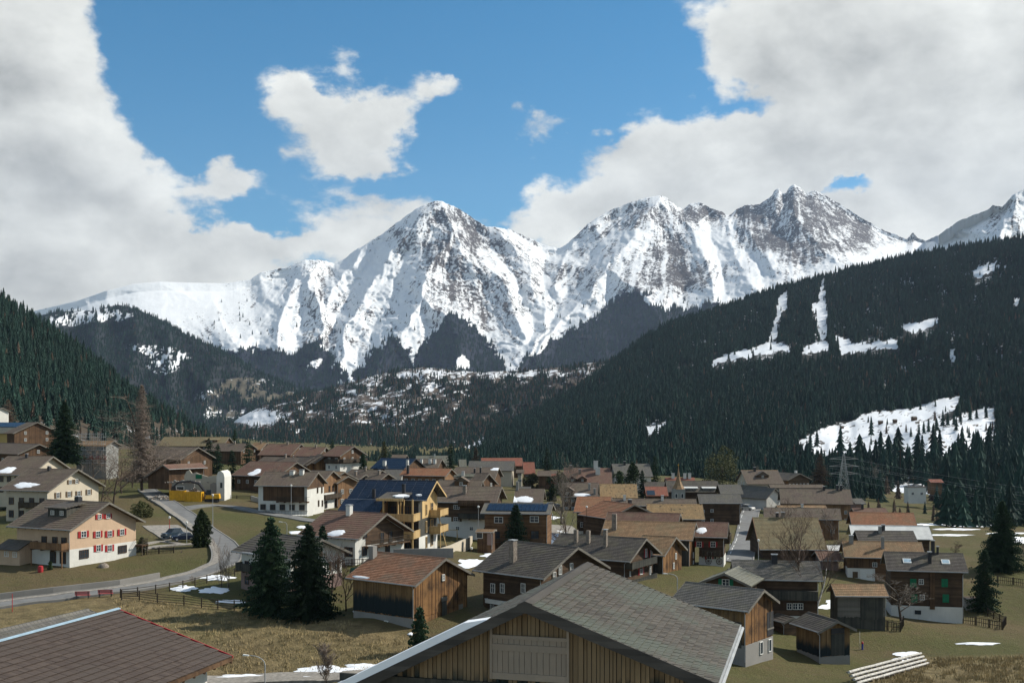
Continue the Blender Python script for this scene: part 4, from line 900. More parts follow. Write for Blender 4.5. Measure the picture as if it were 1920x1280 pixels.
h = H('chalet', 'cream chalet with brown shutters and a snow patch on its grey roof', (147, 879), 55, (92, 920), 242, 972, wall='cream', roof='r_brown', m=.45, og=1.2, plinth='cream', ph=2.2)
h.winpx('g', [(108, 928), (129, 926), (147, 925), (166, 922)], 1.0, 1.2, shut='shut_brown'); h.winpx('g', [(131, 903), (143, 902)], .9, .9, shut='shut_brown'); h.balcony('n', h.x1 - 6, h.x1, 2.7, 1.6, mat='rail', posts=True); h.rows('n', 4, [.3, 3.0], 1.2, 1.5, fm='timber'); h.snowpx(48, 909, 52, 15, 1); h.chimney(px=92, y=-.8, mat='iron', h=.8)
h = H('chalet', 'chalet behind the cream one, snow patch at the left end of its roof', (100, 855), 15, (57, 890), 272, 925, wall='cream', roof='r_brown', m=.43, og=1.1); h.snowpx(15, 881, 32, 16, 2); h.rows('g', 3, [2.6, 5], .9, 1.0, shut='shut_brown'); h.rows('n', 5, [.4, 2.9], 1.0, 1.3, fm='timber'); h.chimney(px=50, y=-.8, mat='iron', h=.8)
h = H('chalet', 'dark chalet with long brown roof below the big spruce on the left', (74, 832), -30, (59, 851), 330, 885, wall='timber', roof='r_brown', th=38); h.rows('g', 3, [3, 5.4]); h.rows('n', 5, [3]); h.dormer(-h.L * .7, -h.sN * .5, 2.0, .8, 'r_dark', 'timber', 'shed')
h = H('chalet', 'white chalet cut off by the left edge of the picture', (-40, 898), -110, (-80, 935), 212, 1002, wall='white', roof='r_dark', m=.45, og=1.3, sF=None); h.rows('g', 4, [.6, 3.2], 1.0, 1.3, shut='shut_brown'); h.balcony('g', h.yf - 3.5, h.yf - .2, 2.9, 1.6, posts=True)
h = H('house', 'yellow house with blue solar panels along its ridge, far left', (55, 792), -25, (45, 812), 420, 838, wall='yellow', roof='r_green', th=35); h.rows('g', 2, [2.5, 5]); h.balcony('g', h.yn + 1, h.yf - 1, 2.4, 1.2, mat='timber_new')
mb = MB(); ya = -h.sN * .45; mb.hexa([(-h.L, ya, h.rz(ya) + .08), (-.3, ya, h.rz(ya) + .08), (-.3, -.3, h.rz(-.3) + .08), (-h.L, -.3, h.rz(-.3) + .08), (-h.L, ya, h.rz(ya) + .16), (-.3, ya, h.rz(ya) + .16), (-.3, -.3, h.rz(-.3) + .16), (-h.L, -.3, h.rz(-.3) + .16)]); mb.build('solar_panel', M['solar'], h.o)
h = H('house', 'small dark-gabled house just left of the big spruce', (70, 791), 52, (63, 812), 400, 840, wall='timber', roof='r_brown', th=35); h.rows('g', 2, [2.4, 4.8], .9, 1.1)
h = H('house', 'white tower-like house at the extreme left edge', (5, 764), -40, (2, 771), 450, 800, wall='white', roof='r_brown', th=30, oe=.4)
h = H('house', 'house under scaffolding with a red band behind the bare tree', (214, 826), 152, (206, 836), 350, 880, wall='grey', roof='r_tan', th=20); c_scaf = h
mb = MB(); mb.box(h.x0 - .02, h.x1 + .02, h.yn - .06, h.yn + .02, 3.1, 4.3); mb.build('red_band', M['redband'], h.o)
h.rows('n', 4, [3.5, 6], 1.1, 1.3)
mb = MB()
for i in range(9):
    x = h.x0 - .5 + (h.x1 - h.x0 + 1) * i / 8
    for y in (h.yn - .8, h.yn - 1.9): mb.tube([(x, y, -.5), (x, y, 11.5)], .06, 4)
for z in (2, 4, 6, 8, 10): mb.box(h.x0 - .6, h.x1 + .6, h.yn - 1.9, h.yn - .8, z, z + .06); mb.tube([(h.x0 - .6, h.yn - 1.9, z + 1), (h.x1 + .6, h.yn - 1.9, z + 1)], .05, 4)
sc_ = mb.build('scaffolding', M['metal']); sc_.location = h.o.location; sc_.rotation_euler = h.o.rotation_euler; tag(sc_, 'metal scaffolding round the house with the red band behind the bare tree', 'scaffolding')
h = H('house', 'long low building with pale olive roof behind the bare larch', (430, 819), 308, (431, 836), 450, 850, wall='timber', roof='r_olive', th=4); h.rows('n', 9, [1.5]); h.dormer(-h.L * .22, -h.sN * .55, 5, .8, 'r_olive', 'timber', 'shed')
h = H('house', 'brown-roofed house with dark gable right of the larch trunk', (372, 838), 300, (364, 861), 345, 885, wall='timber', roof='r_brown', th=24); h.rows('g', 2, [2.2])
h = H('chalet', 'low chalet with sunlit brown roof standing over the demolition site', (378, 868), 348, (352, 876), 300, 893, wall='timber', roof='r_redbrown', th=-52, sF=8.5, L=12); h.rows('g', 3, [1.0])
# ---------------- upper left-centre rows
for (nm, lb, rd, lf, ev, Y, bs, rf, th) in [
    ('chalet', 'brown-roofed chalet just right of the dark conifers on the upper left', (470, 831), 400, (466, 846), 430, 858, 'r_brown', 18), ('chalet', 'chalet with tan roof at the upper left end of the village', (501, 830), 476, (500, 843), 440, 855, 'r_tan', 12),
    ('chalet', 'long red-brown roof at the upper edge of the village, pale hatch on it', (565, 832), 504, (561, 853), 420, 868, 'r_redbrown', 14), ('chalet', 'red-brown chalet roof left of the column-shaped tree', (612, 838), 566, (606, 855), 410, 870, 'r_redbrown', 14),
    ('chalet', 'dark-gabled chalet behind the snow-patched red roof', (566, 857), 496, (563, 872), 350, 890, 'r_brown', 28)]:
    h = H(nm, lb, rd, lf, ev, Y, bs, roof=rf, th=th, wall='timber'); h.rows('g', 3, [2.0, 4.4]); h.rows('n', 4, [2.4]); h.chimney(x=-h.L * .4, y=-.6)
h = H('chalet', 'red-brown roof with a large snow patch beside the dark conifers', (557, 866), 470, (550, 893), 315, 915, wall='timber', roof='r_redbrown', th=26); h.snowpx(478, 885, 24, 20, 5); h.rows('n', 5, [1.2]); h.rows('g', 3, [1.2, 3.4]); 
for (lb, rd, lf, ev, bs) in [('narrow gabled barn first in the row of three above the white chalet', (588, 857), 560, (582, 874), 882), ('narrow gabled barn second in the row of three above the white chalet', (600, 855), 582, (594, 872), 882), ('narrow gabled barn third in the row of three above the white chalet', (614, 852), 596, (610, 868), 880)]:
    h = H('barn', lb, rd, lf, ev, 345, bs, roof='r_brown', wall='barn', th=48, m=.55)
h = H('chalet', 'tall brown chalet with white base right of the column-shaped tree', (664, 836), 631, (659, 855), 345, 881, roof='r_redbrown', wall='timber', plinth='white', ph=2.0, th=30); h.rows('g', 3, [.4, 2.8, 5]); h.rows('n', 2, [.4, 2.8, 5]); h.balcony('g', h.yn, h.yf, 2.4); h.balcony('n', h.x0, h.x1, 2.4, .9)
# white chalet pair
h = H('chalet', 'white chalet with wooden loggia and terrace at the top of the green field', (597, 885), 497, (578, 911), 262, 962, wall='white', roof='r_brown', gable=('timber', 5.6), m=.45); c_white = h
h.winpx('g', [(595, 918), (603, 918), (597, 943), (604, 943)], .7, 1.5, cross=1, fm='shut_brown'); h.rows('n', [0, 5], [9, .8], 1.3, 1.3, cross=2, fm='shut_brown')
mb = MB(); xa = h.x0 + 1.2; xb = h.x1 - .6; mb.box(xa, xb, h.yn - .07, h.yn + .0, 2.9, h.rz(h.yn) - .28); mb.build('upper_boarding', M['timber'], h.o); h.balcony('n', h.x1 - 7, h.x1 + .6, 2.9, 1.3, solid=False); h.chimney(px=548, y=-1.0, w=1.0, h=.7, mat='white'); h.chimney(px=566, y=-1.0, w=.9, h=.9, mat='white')
mb = MB(); mb.box(h.x1 - 9, h.x1 + 1.5, h.yn - 3.5, h.yn - .1, -2.5, -.1); tr = mb.build('terrace', M['white'], h.o); mb = MB(); [mb.box(h.x1 - 9 + i * .35, h.x1 - 8.95 + i * .35, h.yn - 3.5, h.yn - 3.45, -.1, .9) for i in range(30)]; mb.box(h.x1 - 9, h.x1 + 1.5, h.yn - 3.52, h.yn - 3.43, .9, .98); mb.build('railing', M['rail'], tr)
h = H('chalet', 'chalet joined behind the white one, brown gable and balcony on its right face', (625, 882), 585, (603, 906), 276, 955, wall='white', roof='r_brown', gable=('timber_warm', 4.0), m=.45); h.winpx('g', [(617, 916), (624, 915)], .8, 1.5, fm='timber'); h.balcony('g', h.yn + .2, h.yf - .2, 2.7, 1.2, mat='rail'); h.rows('g', 2, [.3], 1.2, 1.7, fm='timber')
h = H('chalet', 'brown-fronted chalet with arched gable right of the white pair', (646, 884), 626, (634, 904), 290, 953, wall='timber_warm', roof='r_tan', th=38, plinth='white', ph=2.3); h.rows('g', 3, [.4, 2.9], .9, 1.2); h.balcony('g', h.yn, h.yf, 2.6)
h = H('chalet', 'low front chalet with small orange-edged gable beside the solar roof', (653, 892), 632, (640, 905), 280, 950, wall='timber_warm', roof='r_tan', th=40); h.rows('g', 2, [.8, 3.2], .9, 1.1)
for i, (lb, rd, lf, ev, th) in enumerate([('brown roof with small gable, left of the four packed behind the solar house', (686, 889), 655, (672, 909), 32), ('brown roof with small gable, lowest of the four packed behind the solar house', (701, 897), 676, (690, 908), 34), ('long brown roof at the back of the four packed behind the solar house', (717, 881), 660, (708, 898), 30), ('brown roof at the right end of the four packed behind the solar house', (728, 887), 700, (720, 899), 30)]):
    h = H('chalet', lb, rd, lf, ev, 300 + (i == 2) * 25, 945, wall='timber', roof='r_brown', th=th, group=VG); h.rows('g', 2, [4.5]); h.chimney(x=-h.L * .5, y=-.7)
h = H('house', 'flat grey-roofed building between the packed brown roofs and the orange roof', (758, 880), 722, (756, 903), 330, 930, roof='r_grey', wall='grey', th=5)
h = H('chalet', 'dark blue solar roof at the upper middle of the village', (780, 859), 715, (775, 879), 375, 900, wall='timber', roof='solar', th=22, rc=False, verge='iron'); h.chimney(px=764, y=-h.sN * .8, w=.7, h=2.2, mat='white'); h.chimney(px=721, y=-h.sN * .7, w=1, h=1.4, mat='white')
mb = MB()
for i in range(1, 6): y = -h.sN * i / 6; mb.box(-h.L, 0, y - .03, y + .03, h.rz(y) + .03, h.rz(y) + .06)
mb.build('panel_frame', M['solarline'], h.o)
h = H('chalet', 'chalet with three white chimneys behind the blue solar roof', (829, 860), 782, (832, 877), 395, 895, wall='timber', roof='r_brown', th=10); [h.chimney(px=q, y=-h.sN * .5, w=.9, h=1.3, mat='white') for q in (790, 806, 815)]
h = H('chalet', 'greenish roof at the top centre-left of the village', (840, 854), 780, (848, 874), 430, 890, wall='cream', roof='r_green', th=-6); h.chimney(px=815, y=-.8, mat='white')
h = H('chalet', 'orange tiled roof with dark flue above the large solar house', (847, 878), 760, (838, 892), 310, 915, wall='timber_warm', roof='r_orange', th=18); h.chimney(px=765, y=-h.sN * .75, w=.6, h=2.2, mat='iron'); h.rows('n', 6, [1.6], .9, .9); h.chimney(px=764, y=-.7, w=.6, h=1.6, mat='white')
h = H('chalet', 'small roof poking up behind the blue solar roof', (763, 852), 736, (765, 860), 430, 880, wall='timber', roof='r_brown', th=6)

# ---------------- big solar house
h = H('apartment_house', 'large new timber house with blue-black solar roof and honey-coloured balconies', (819, 901), 674, (800, 937), 194, 1032, wall='barn_dark', roof='solar', rc=False, m=.50, oe=.6, og=1.6, cat='house', verge='timber_new', plinth='white', ph=2.4, sF=6.0); c_solar = h
mb = MB(); nx = int(h.L / 1.65)
for i in range(nx + 1): x = -h.L + h.L * i / nx; y = -h.sN; mb.hexa([(x - .018, y, h.rz(y) + .03), (x + .018, y, h.rz(y) + .03), (x + .018, 0, h.zr + .03), (x - .018, 0, h.zr + .03), (x - .018, y, h.rz(y) + .05), (x + .018, y, h.rz(y) + .05), (x + .018, 0, h.zr + .05), (x - .018, 0, h.zr + .05)])
for i in range(1, 9): y = -h.sN * i / 9; mb.box(-h.L, 0, y - .02, y + .02, h.rz(y) + .03, h.rz(y) + .05)
mb.build('panel_frame', M['solarline'], h.o)
# the roof runs on lower down over the left half
mb = MB(); x0, x1 = -h.L - .4, -h.L * .50; ya, yb = -h.sN - .01, -h.sN - 5.2; mb.hexa([(x0, yb, h.rz(yb) - .2), (x1, yb, h.rz(yb) - .2), (x1, ya, h.rz(ya) - .2), (x0, ya, h.rz(ya) - .2), (x0, yb, h.rz(yb)), (x1, yb, h.rz(yb)), (x1, ya, h.rz(ya)), (x0, ya, h.rz(ya))]); mb.build('lower_roof', M['solar'], h.o)
mb = MB(); mb.hexa([(x0 + .8, yb + .6, -2), (x1, yb + .6, -2), (x1, h.yn, -2), (x0 + .8, h.yn, -2), (x0 + .8, yb + .6, h.rz(yb + .6) - .22), (x1, yb + .6, h.rz(yb + .6) - .22), (x1, h.yn, h.rz(h.yn) - .22), (x0 + .8, h.yn, h.rz(h.yn) - .22)]); mb.build('side_wing', M['timber_warm'], h.o)
# projecting loggia block
lx0, lx1 = x1 + .2, h.x1 + .2; ly = h.yn - 3.6; zt = h.rz(h.yn) + .35
mb = MB(); mb.hexa([(lx0 - .6, ly - .9, zt - .5), (lx1 - 1.6, ly - .9, zt - .5), (lx1 - 1.6, h.yn + .8, zt + .25), (lx0 - .6, h.yn + .8, zt + .25), (lx0 - .6, ly - .9, zt - .25), (lx1 - 1.6, ly - .9, zt - .25), (lx1 - 1.6, h.yn + .8, zt + .5), (lx0 - .6, h.yn + .8, zt + .5)]); lr = mb.build('loggia_roof', M['r_dark'], h.o)
mb = MB(); mb.box(lx0 - .7, lx1 - 1.5, ly - 1.0, ly - .86, zt - .62, zt - .2); mb.build('fascia', M['timber_new'], lr)
for zf in (2.75, 5.6):
    mb = MB(); mb.box(lx0, lx1, ly, h.yn - .02, zf - .2, zf); fl = mb.build('balcony', M['timber_new'], h.o); mb = MB(); n = 44
    for i in range(n): w_ = (lx1 - lx0) / n; mb.box(lx0 + i * w_ + .012, lx0 + (i + 1) * w_ - .012, ly - .06 - .02 * (i % 2), ly, zf - .25, zf + .95)
    for i in range(14): w_ = (h.yn - ly) / 14; mb.box(lx1, lx1 + .05 + .02 * (i % 2), ly + i * w_ + .012, ly + (i + 1) * w_ - .012, zf - .25, zf + .95)
    mb.box(lx0 - .05, lx1 + .1, ly - .12, ly + .06, zf + .951, zf + 1.03); mb.box(lx1 - .06, lx1 + .12, ly + .061, h.yn, zf + .951, zf + 1.03); mb.build('parapet', M['timber_new'], fl)
mb = MB()
for x in (lx0 + .2, (lx0 + lx1) / 2, lx1 - .2): mb.box(x - .12, x + .12, ly + .08, ly + .32, -2, zt - .4)
for x in (lx0 + 2.5, lx1 - 2.4): mb.box(x - .1, x + .1, h.yn - 1.4, h.yn - 1.2, -2, zt - .1)
mb.build('post', M['timber_new'], h.o)
for zf in (.2, 2.95, 5.8):
    for i in range(4): h.win('n', lx0 + 1 + i * (lx1 - lx0 - 2) / 3, zf, 1.6, 1.9, cross=1, fm='timber')
for zf in (2.75, 5.6):
    h.balcony('g', h.yf - 4.8, h.yf + .2, zf, 2.0, mat='timber_new', floor='timber_new')
for zf in (.2, 2.9, 5.8): h.win('g', h.yf - 3.4, zf, 1.5, 2.0, fm='timber_new'); h.win('g', h.yf - 6.6, zf, .8, 1.9, fm='timber_new')
mb = MB(); mb.tube([(h.x1 + 2.3, h.yf - 1.2, -1), (h.x1 + .4, h.yf - .4, 5.3)], .09, 5); mb.tube([(h.x1 + 2.0, h.yf - 4.6, -1), (h.x1 + 2.0, h.yf - 4.6, 2.6)], .1, 5); mb.build('brace', M['timber_new'], h.o)
mb = MB(); th_ = h.rt + .03; mb.prism([(-3.4, 5.4), (h.yf, 5.4), (h.yf, h.rz(h.yf) - th_), (0, h.zr - th_), (-3.4, h.rz(-3.4) - th_)], lambda y, z, t: (h.x1 - .02 + .07 * t, y, z)); mb.build('gable_boarding', M['timber_new'], h.o)
h.chimney(px=757, y=-h.sN * .86, w=.5, h=2.2, mat='iron', cap=False); h.chimney(px=701, y=-h.sN * .9, w=.5, h=1.4, mat='iron', cap=False)
for (sx, sy, rx_, ry_) in ((lx0 + 3.2, ly + .6, 1.4, .9), (lx0 + 6, ly + 1.5, .5, .3)):
    mb = MB(); N = 18; ring = [(sx + rx_ * math.cos(6.283 * k / N) * (.8 + .3 * math.sin(k * 2.3)), sy + ry_ * math.sin(6.283 * k / N), zt - .22 + (sy + ry_ * math.sin(6.283 * k / N) - ly + .9) * .16) for k in range(N)]; mb.v += ring + [(a, b, c + .22) for a, b, c in ring]; mb.f += [tuple(range(N, 2 * N))] + [(k, (k + 1) % N, N + (k + 1) % N, N + k) for k in range(N)]; mb.mi += [0] * (N + 1); mb.build('roof_snow', M['snow'], h.o)

# ---------------- brown roof, white house in front of the solar house
h = H('chalet', 'white chalet with snow-patched brown roof and dark gable in front of the solar house', (726, 962), 613, (672, 1010), 178, 1046, wall='white', roof='r_redbrown', m=.47, og=1.4, oe=.9); c_brown = h
h.winpx('n', [(654, 1034)], 1.6, 1.5, cross=1, fm='timber'); h.winpx('g', [(683, 1032), (703, 1031), (726, 1028)], 1.1, 1.5, cross=1, fm='timber'); h.winpx('g', [(684, 1001)], .9, 1.3, fm='timber'); u, z = h.hit(712, 1015, 'g')
mb = MB(); mb.prism([(h.yn + 2.6, z - .2), (h.yf - .1, z - .2), (h.yf - .1, h.rz(h.yf) - .3), (0, h.zr - .3), (h.yn + 2.6, h.rz(h.yn + 2.6) - .3)] if h.yn + 2.6 < 0 else [(0, z - .2), (h.yf, z - .2), (h.yf, h.rz(h.yf) - .3), (0, h.zr - .3)], lambda y, z_, t: (h.x1 - .02 + .08 * t, y, z_)); mb.build('gable_boarding', M['log'], h.o)
h.balcony('g', h.yn + 2.4, h.yf + .1, z - .4, 1.3, solid=False); h.snowpx(631, 998, 40, 15, 8); h.chimney(px=655, y=-.9, w=.8, h=1.4, mat='white')
for q in (.3, .6): h.win('g', h.yn + (h.yf - h.yn) * (.35 + q * .6), z - .3, 1.0, 1.8, fm='shut_brown')
h.rows('n', [3], [.3], .7, 1.4, fm='timber')
# house behind the two spruces
h = H('chalet', 'white house with dark roof half hidden by the pair of spruces', (604, 1010), 492, (545, 1048), 158, 1112, wall='white', roof='r_dark', m=.44, og=1.2, plinth='pinkgrey', ph=2.0); h.rows('g', 3, [2.6, 4.8], .9, 1.2, shut='shut_brown'); h.rows('n', 4, [2.4, .2], 1.0, 1.2, fm='timber'); h.balcony('n', h.x0 + .3, h.x0 + 4, 2.4, 1.2, mat='barn_dark')
h.snowpx(462, 1041, 60, 9, 9)
# ---------------- orange-brown barn
h = H('barn', 'weathered barn with orange tiled roof, its left wall blackened by rain, beside the spruces', (836, 1046), 707, (779, 1097), 141, 1158, wall='barn', roof='r_barn', m=.46, og=.8, oe=.6, course=.32); c_barn = h
h.roof_o.parent['label'] = 'weathered barn with orange tiled roof and rain-blackened left wall beside the spruces'
zst = .2
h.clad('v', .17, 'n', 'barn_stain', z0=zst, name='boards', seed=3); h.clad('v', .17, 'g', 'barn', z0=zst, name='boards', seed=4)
mb = MB(); mb.box(h.x0 + .1, h.x1 - .1, h.yn + .06, h.yf - .1, -4, zst - .1); mb.build('foundation', M['pinkgrey'], h.o)
mb = MB(); mb.box(h.x0 + .05, h.x1 + .02, h.yn - .04, h.yn + .1, -4, zst - .15); mb.build('foundation', M['concrete'], h.o)
h.winpx('n', [(686, 1164), (706, 1165), (725, 1166)], .6, .45, cross=2, off=.06); h.winpx('g', [(830, 1082)], .5, .8, cross=1, off=.08)
u, z = h.hit(832, 1140, 'g'); mb = MB(); mb.box(h.x1 + .05, h.x1 + .13, u - .45, u + .45, z - 1.2, z + .9); mb.build('hatch', M['barn_dark'], h.o); mb = MB(); mb.box(h.x1 + .05, h.x1 + .16, u - .55, u + .55, z + .95, z + 1.5); mb.build('hatch', M['verge'], h.o); u, z = h.hit(863, 1142, 'g'); mb = MB(); mb.box(h.x1 + .05, h.x1 + .14, u - .4, u + .4, z - .5, z + .7); mb.build('hatch', M['verge'], h.o)
h.roofsnow(-h.L + 2.2, -h.sN + .35, 1.5, .22, 3); h.chimney(px=699, y=-1.3, w=.8, h=1.5, mat='concrete', cap=False)
# ---------------- dark roof farmhouse left of the foreground barn
h = H('farmhouse', 'dark log farmhouse with slate roof and tall brick chimney just behind the foreground barn', (1084, 1025), 952, (1020, 1084), 143, 1148, wall='log', roof='r_dark', m=.47, og=1.2, course=.34); c_dark = h
h.clad('h', .24, 'ng', 'log', name='logs'); h.winpx('n', [(925, 1102), (943, 1102), (982, 1102)], .72, 1.25, cross=1, off=.08); h.winpx('n', [(927, 1136)], 1.2, .9, cross=3, off=.08); h.winpx('g', [(1049, 1068), (1070, 1063), (1038, 1080)], .6, 1.15, cross=1, off=.08); u, z = h.hit(934, 1124, 'n'); h.balcony('n', u - 1.8, u + 1.8, z - .4, .5, .45, mat='frame')
h.chimney(px=962, y=-h.sN * .62, w=.75, h=2.6, mat='chimney'); u, z = h.hit(1060, 1078, 'g'); h.balcony('g', u - 2.6, u + 1.2, z - .2, .8, .25, mat='verge')
# dark chalet with red shutters
h = H('chalet', 'dark timber chalet with red shutters and stacked balconies in the village centre', (1212, 1009), 1052, (1181, 1052), 168, 1106, wall='log', roof='r_dark', m=.48, og=1.3, course=.34, verge='verge'); c_red = h
h.clad('h', .24, 'ng', 'log', name='logs'); h.winpx('g', [(1201, 1067)], 1.0, 1.5, shut='shut_red', off=.08); h.winpx('g', [(1218, 1066)], .6, 1.7, off=.08); h.winpx('g', [(1210, 1036), (1220, 1038)], .65, 1.3, shut='shut_red', sw=.3, off=.08); h.winpx('g', [(1217, 1096)], .6, 1.4, shut='shut_red', off=.08); h.winpx('g', [(1201, 1096)], .6, 1.4, off=.08); h.winpx('g', [(1180, 1072)], .3, 1.2, off=.08)
for py in (1052, 1084): u, z = h.hit(1207, py, 'g'); h.balcony('g', h.yn + .3, h.yf - .5, z - .3, 1.1, .9, mat='barn_dark')
for q in (1080, 1103): h.chimney(px=q, y=-h.sN * .35, w=.55, h=1.9, mat='chimney', cap=False)
h.chimney(px=1135, y=-h.sN * .45, w=.55, h=2.4, mat='chimney')
# barns with orange roofs behind
h = H('barn', 'tall barn with long orange-brown roof and teal-stained side in the village centre', (1305, 979), 1135, (1301, 1012), 190, 1090, wall='barn', roof='r_tan', m=.5, course=.34, th=16); c_long = h
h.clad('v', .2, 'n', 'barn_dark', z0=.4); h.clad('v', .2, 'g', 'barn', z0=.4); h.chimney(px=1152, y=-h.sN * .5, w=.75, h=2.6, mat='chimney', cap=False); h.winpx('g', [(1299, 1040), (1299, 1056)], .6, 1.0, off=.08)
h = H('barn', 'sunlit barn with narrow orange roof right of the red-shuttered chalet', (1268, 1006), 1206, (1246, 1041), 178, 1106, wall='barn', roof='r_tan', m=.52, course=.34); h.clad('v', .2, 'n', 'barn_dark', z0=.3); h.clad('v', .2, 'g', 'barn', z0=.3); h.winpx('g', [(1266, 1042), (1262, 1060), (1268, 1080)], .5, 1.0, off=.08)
h = H('chalet', 'orange-brown roof second of the two long ones in the village centre', (1276, 962), 1140, (1271, 980), 215, 1040, wall='log', roof='r_redbrown', m=.5, th=16, course=.34); h.rows('n', 6, [1.5])
h = H('chalet', 'dark gabled chalet with sunlit orange right slope and snow on its left eave', (1190, 945), 1160, (1119, 972), 232, 1030, wall='log', roof='r_orange', th=62, m=.42, L=12); h.rows('g', 3, [1.2, 3.4], .8, 1.0); h.chimney(x=-4, y=1.5, w=.6, h=1.2, mat='iron')
h = H('barn', 'roof of yellowish tiles dotted with dark spots in the village centre', (1317, 945), 1212, (1319, 973), 240, 1020, wall='log', roof='r_yellow', th=4, m=.5, course=.34)
h = H('chalet', 'house with flat orange tiled roof on the left of the village centre', (1147, 931), 1082, (1140, 960), 246, 1010, wall='log', roof='r_orange', m=.45, plinth='white', ph=1.8, th=10); h.rows('n', 3, [.2, 2.6], .8, 1.1); h.clad('h', .26, 'n', 'log', z0=1.9, name='logs')
h = H('chalet', 'long grey-brown roof running across the village centre', (1305, 935), 1142, (1306, 948), 262, 990, wall='log', roof='r_brown', th=4, m=.5); [h.chimney(px=q, y=-.6, w=.6, h=1.0, mat='white') for q in (1171, 1242)]
h = H('barn', 'barn with ochre tiled roof beside the round dark tree', (1194, 907), 1124, (1196, 933), 330, 960, wall='barn', roof='r_yellow', th=3, m=.55, course=.5)
h = H('chalet', 'chalet with small gable and a snow patch on its brown roof, centre of the village', (1122, 905), 1054, (1120, 931), 320, 965, wall='timber', roof='r_brown', th=6, m=.5); h.snowpx(1091, 927, 32, 8, 12); h.rows('n', 5, [1.4, 3.8]); h.dormer(-h.L * .83, -h.sN * .95, 3.5, 1.6, 'r_brown', 'timber', 'gable', 3.0); h.chimney(px=1105, y=-h.sN * .5, w=.6, h=1.6, mat='concrete'); h.chimney(px=1115, y=-h.sN * .8, w=.6, h=1.4, mat='concrete')
h = H('chalet', 'wide pink-brown roof with two triangular dormers, upper centre', (1147, 885), 1052, (1147, 909), 400, 930, wall='cream', roof='r_redbrown', th=3, m=.5); [h.dormer(-h.L * q, -h.sN * .75, 3.0, 1.1, 'r_redbrown', 'timber', 'gable', 2.5) for q in (.78, .58)]; h.chimney(px=1087, y=-.8, w=.9, h=1.4); h.chimney(px=1121, y=-.9, w=1.6, h=2.0, mat='white')
h = H('chalet', 'roof ridge with tall white chimney behind the twin-dormer roof', (1144, 877), 1057, (1146, 886), 430, 905, wall='cream', roof='r_redbrown', th=2); h.chimney(px=1117, y=-.5, w=1.6, h=2.8, mat='white'); h.chimney(px=1070, y=-.5, w=.9, h=1.2)
h = H('chalet', 'small red roof left of the twin-dormer roof', (1049, 888), 1034, (1048, 906), 395, 925, wall='cream', roof='r_red', th=6)
h = H('chalet', 'dull brown roof behind the small red one', (1046, 882), 1008, (1048, 892), 430, 910, wall='timber', roof='r_brown', th=4)
h = H('chalet', 'grey slate roof half behind the round dark tree', (1217, 869), 1147, (1219, 893), 430, 915, wall='white', roof='r_grey', th=-4, m=.55); h.chimney(px=1171, y=-.6, w=.8, h=1.2, mat='iron'); h.rows('l', 3, [1.5, 4])
h = H('chalet', 'far orange-red roof with wide ridge at the top centre of the village', (979, 858), 902, (983, 873), 500, 890, wall='timber', roof='r_red', th=-4)
h = H('chalet', 'steep orange roof at the right end of the upper centre row', (1002, 866), 980, (1005, 888), 440, 900, wall='timber', roof='r_red', th=-3, m=.7); h.rows('n', 3, [1.4])
h = H('house', 'grey roof in front of the far orange-red one', (965, 864), 880, (967, 882), 440, 900, wall='cream', roof='r_grey', th=3)
h = H('house', 'small pale green-grey roof left of the grey roof', (874, 861), 860, (879, 876), 455, 895, wall='cream', roof='r_green', th=-5)
h = H('chalet', 'long brown roof with two flues below the grey roof', (936, 876), 855, (934, 897), 360, 915, wall='timber', roof='r_brown', th=10); h.chimney(px=890, y=-h.sN * .5, w=.5, h=1.3, mat='iron'); h.chimney(px=901, y=-h.sN * .6, w=.5, h=2.0, mat='iron'); h.roofsnow(-.9, -1.2, 1.6, 1.0, 2)
h = H('chalet', 'brown gabled roof beside the small teal roof', (917, 887), 893, (903, 911), 320, 940, wall='timber', roof='r_brown', th=28, m=.6); h.rows('g', 2, [4])
h = H('house', 'small teal-grey roof with a white chimney between brown roofs', (897, 888), 852, (899, 893), 330, 915, wall='white', roof='r_green', th=3); h.chimney(px=868, y=-h.sN * .8, w=.8, h=1.2, mat='white')
h = H('chalet', 'small red-tiled roof with dark gables below the teal-grey roof', (888, 899), 868, (892, 911), 290, 940, wall='timber', roof='r_redbrown', th=-8)
h = H('chalet', 'brown tiled roof beside a bare tree with snow along its eave', (1021, 916), 967, (1020, 942), 290, 965, wall='timber', roof='r_brown', th=6, m=.5); h.snowpx(982, 936, 34, 15, 14); h.snowpx(961, 936, 20, 14, 13); h.chimney(px=970, y=-.6, w=.6, h=2.0, mat='concrete')
h = H('chalet', 'dark roof sliver between two brown roofs, centre-left', (995, 912), 974, (996, 920), 330, 940, wall='timber', roof='r_grey', th=3)
h = H('house', 'cream house wall with balconies left of the centre bushes', (982, 880), 968, (984, 886), 420, 908, wall='cream', roof='r_brown', th=3); h.rows('n', 2, [1, 3.4])
# house right of the solar house
h = H('chalet', 'big brown-roofed chalet with white ground floor right of the solar house', (941, 912), 822, (931, 942), 236, 998, wall='log', roof='r_brown', m=.46, plinth='white', ph=3.2, og=1.0); c_b8 = h
h.winpx('n', [(856, 950), (856, 973)], 1.2, .9, cross=2, shut='shut_brown', sw=.5); h.balcony('n', h.x1 - 7.0, h.x1 - .3, 3.1, 1.2, mat='barn_dark'); h.balcony('n', h.x1 - 7.0, h.x1 - .3, 5.8, 1.1, mat='timber'); h.rows('n', [4], [.5], .8, .8); h.chimney(px=871, y=-h.sN * .45, w=.7, h=1.5)
h = H('chalet', 'brown roof with a triangular front dormer behind the big brown-roofed chalet', (905, 900), 822, (905, 914), 260, 955, wall='timber', roof='r_brown', th=6, m=.5); h.dormer(-h.L * .45, -h.sN * .8, 3.0, 1.2, 'r_brown', 'timber', 'gable', 2.0)
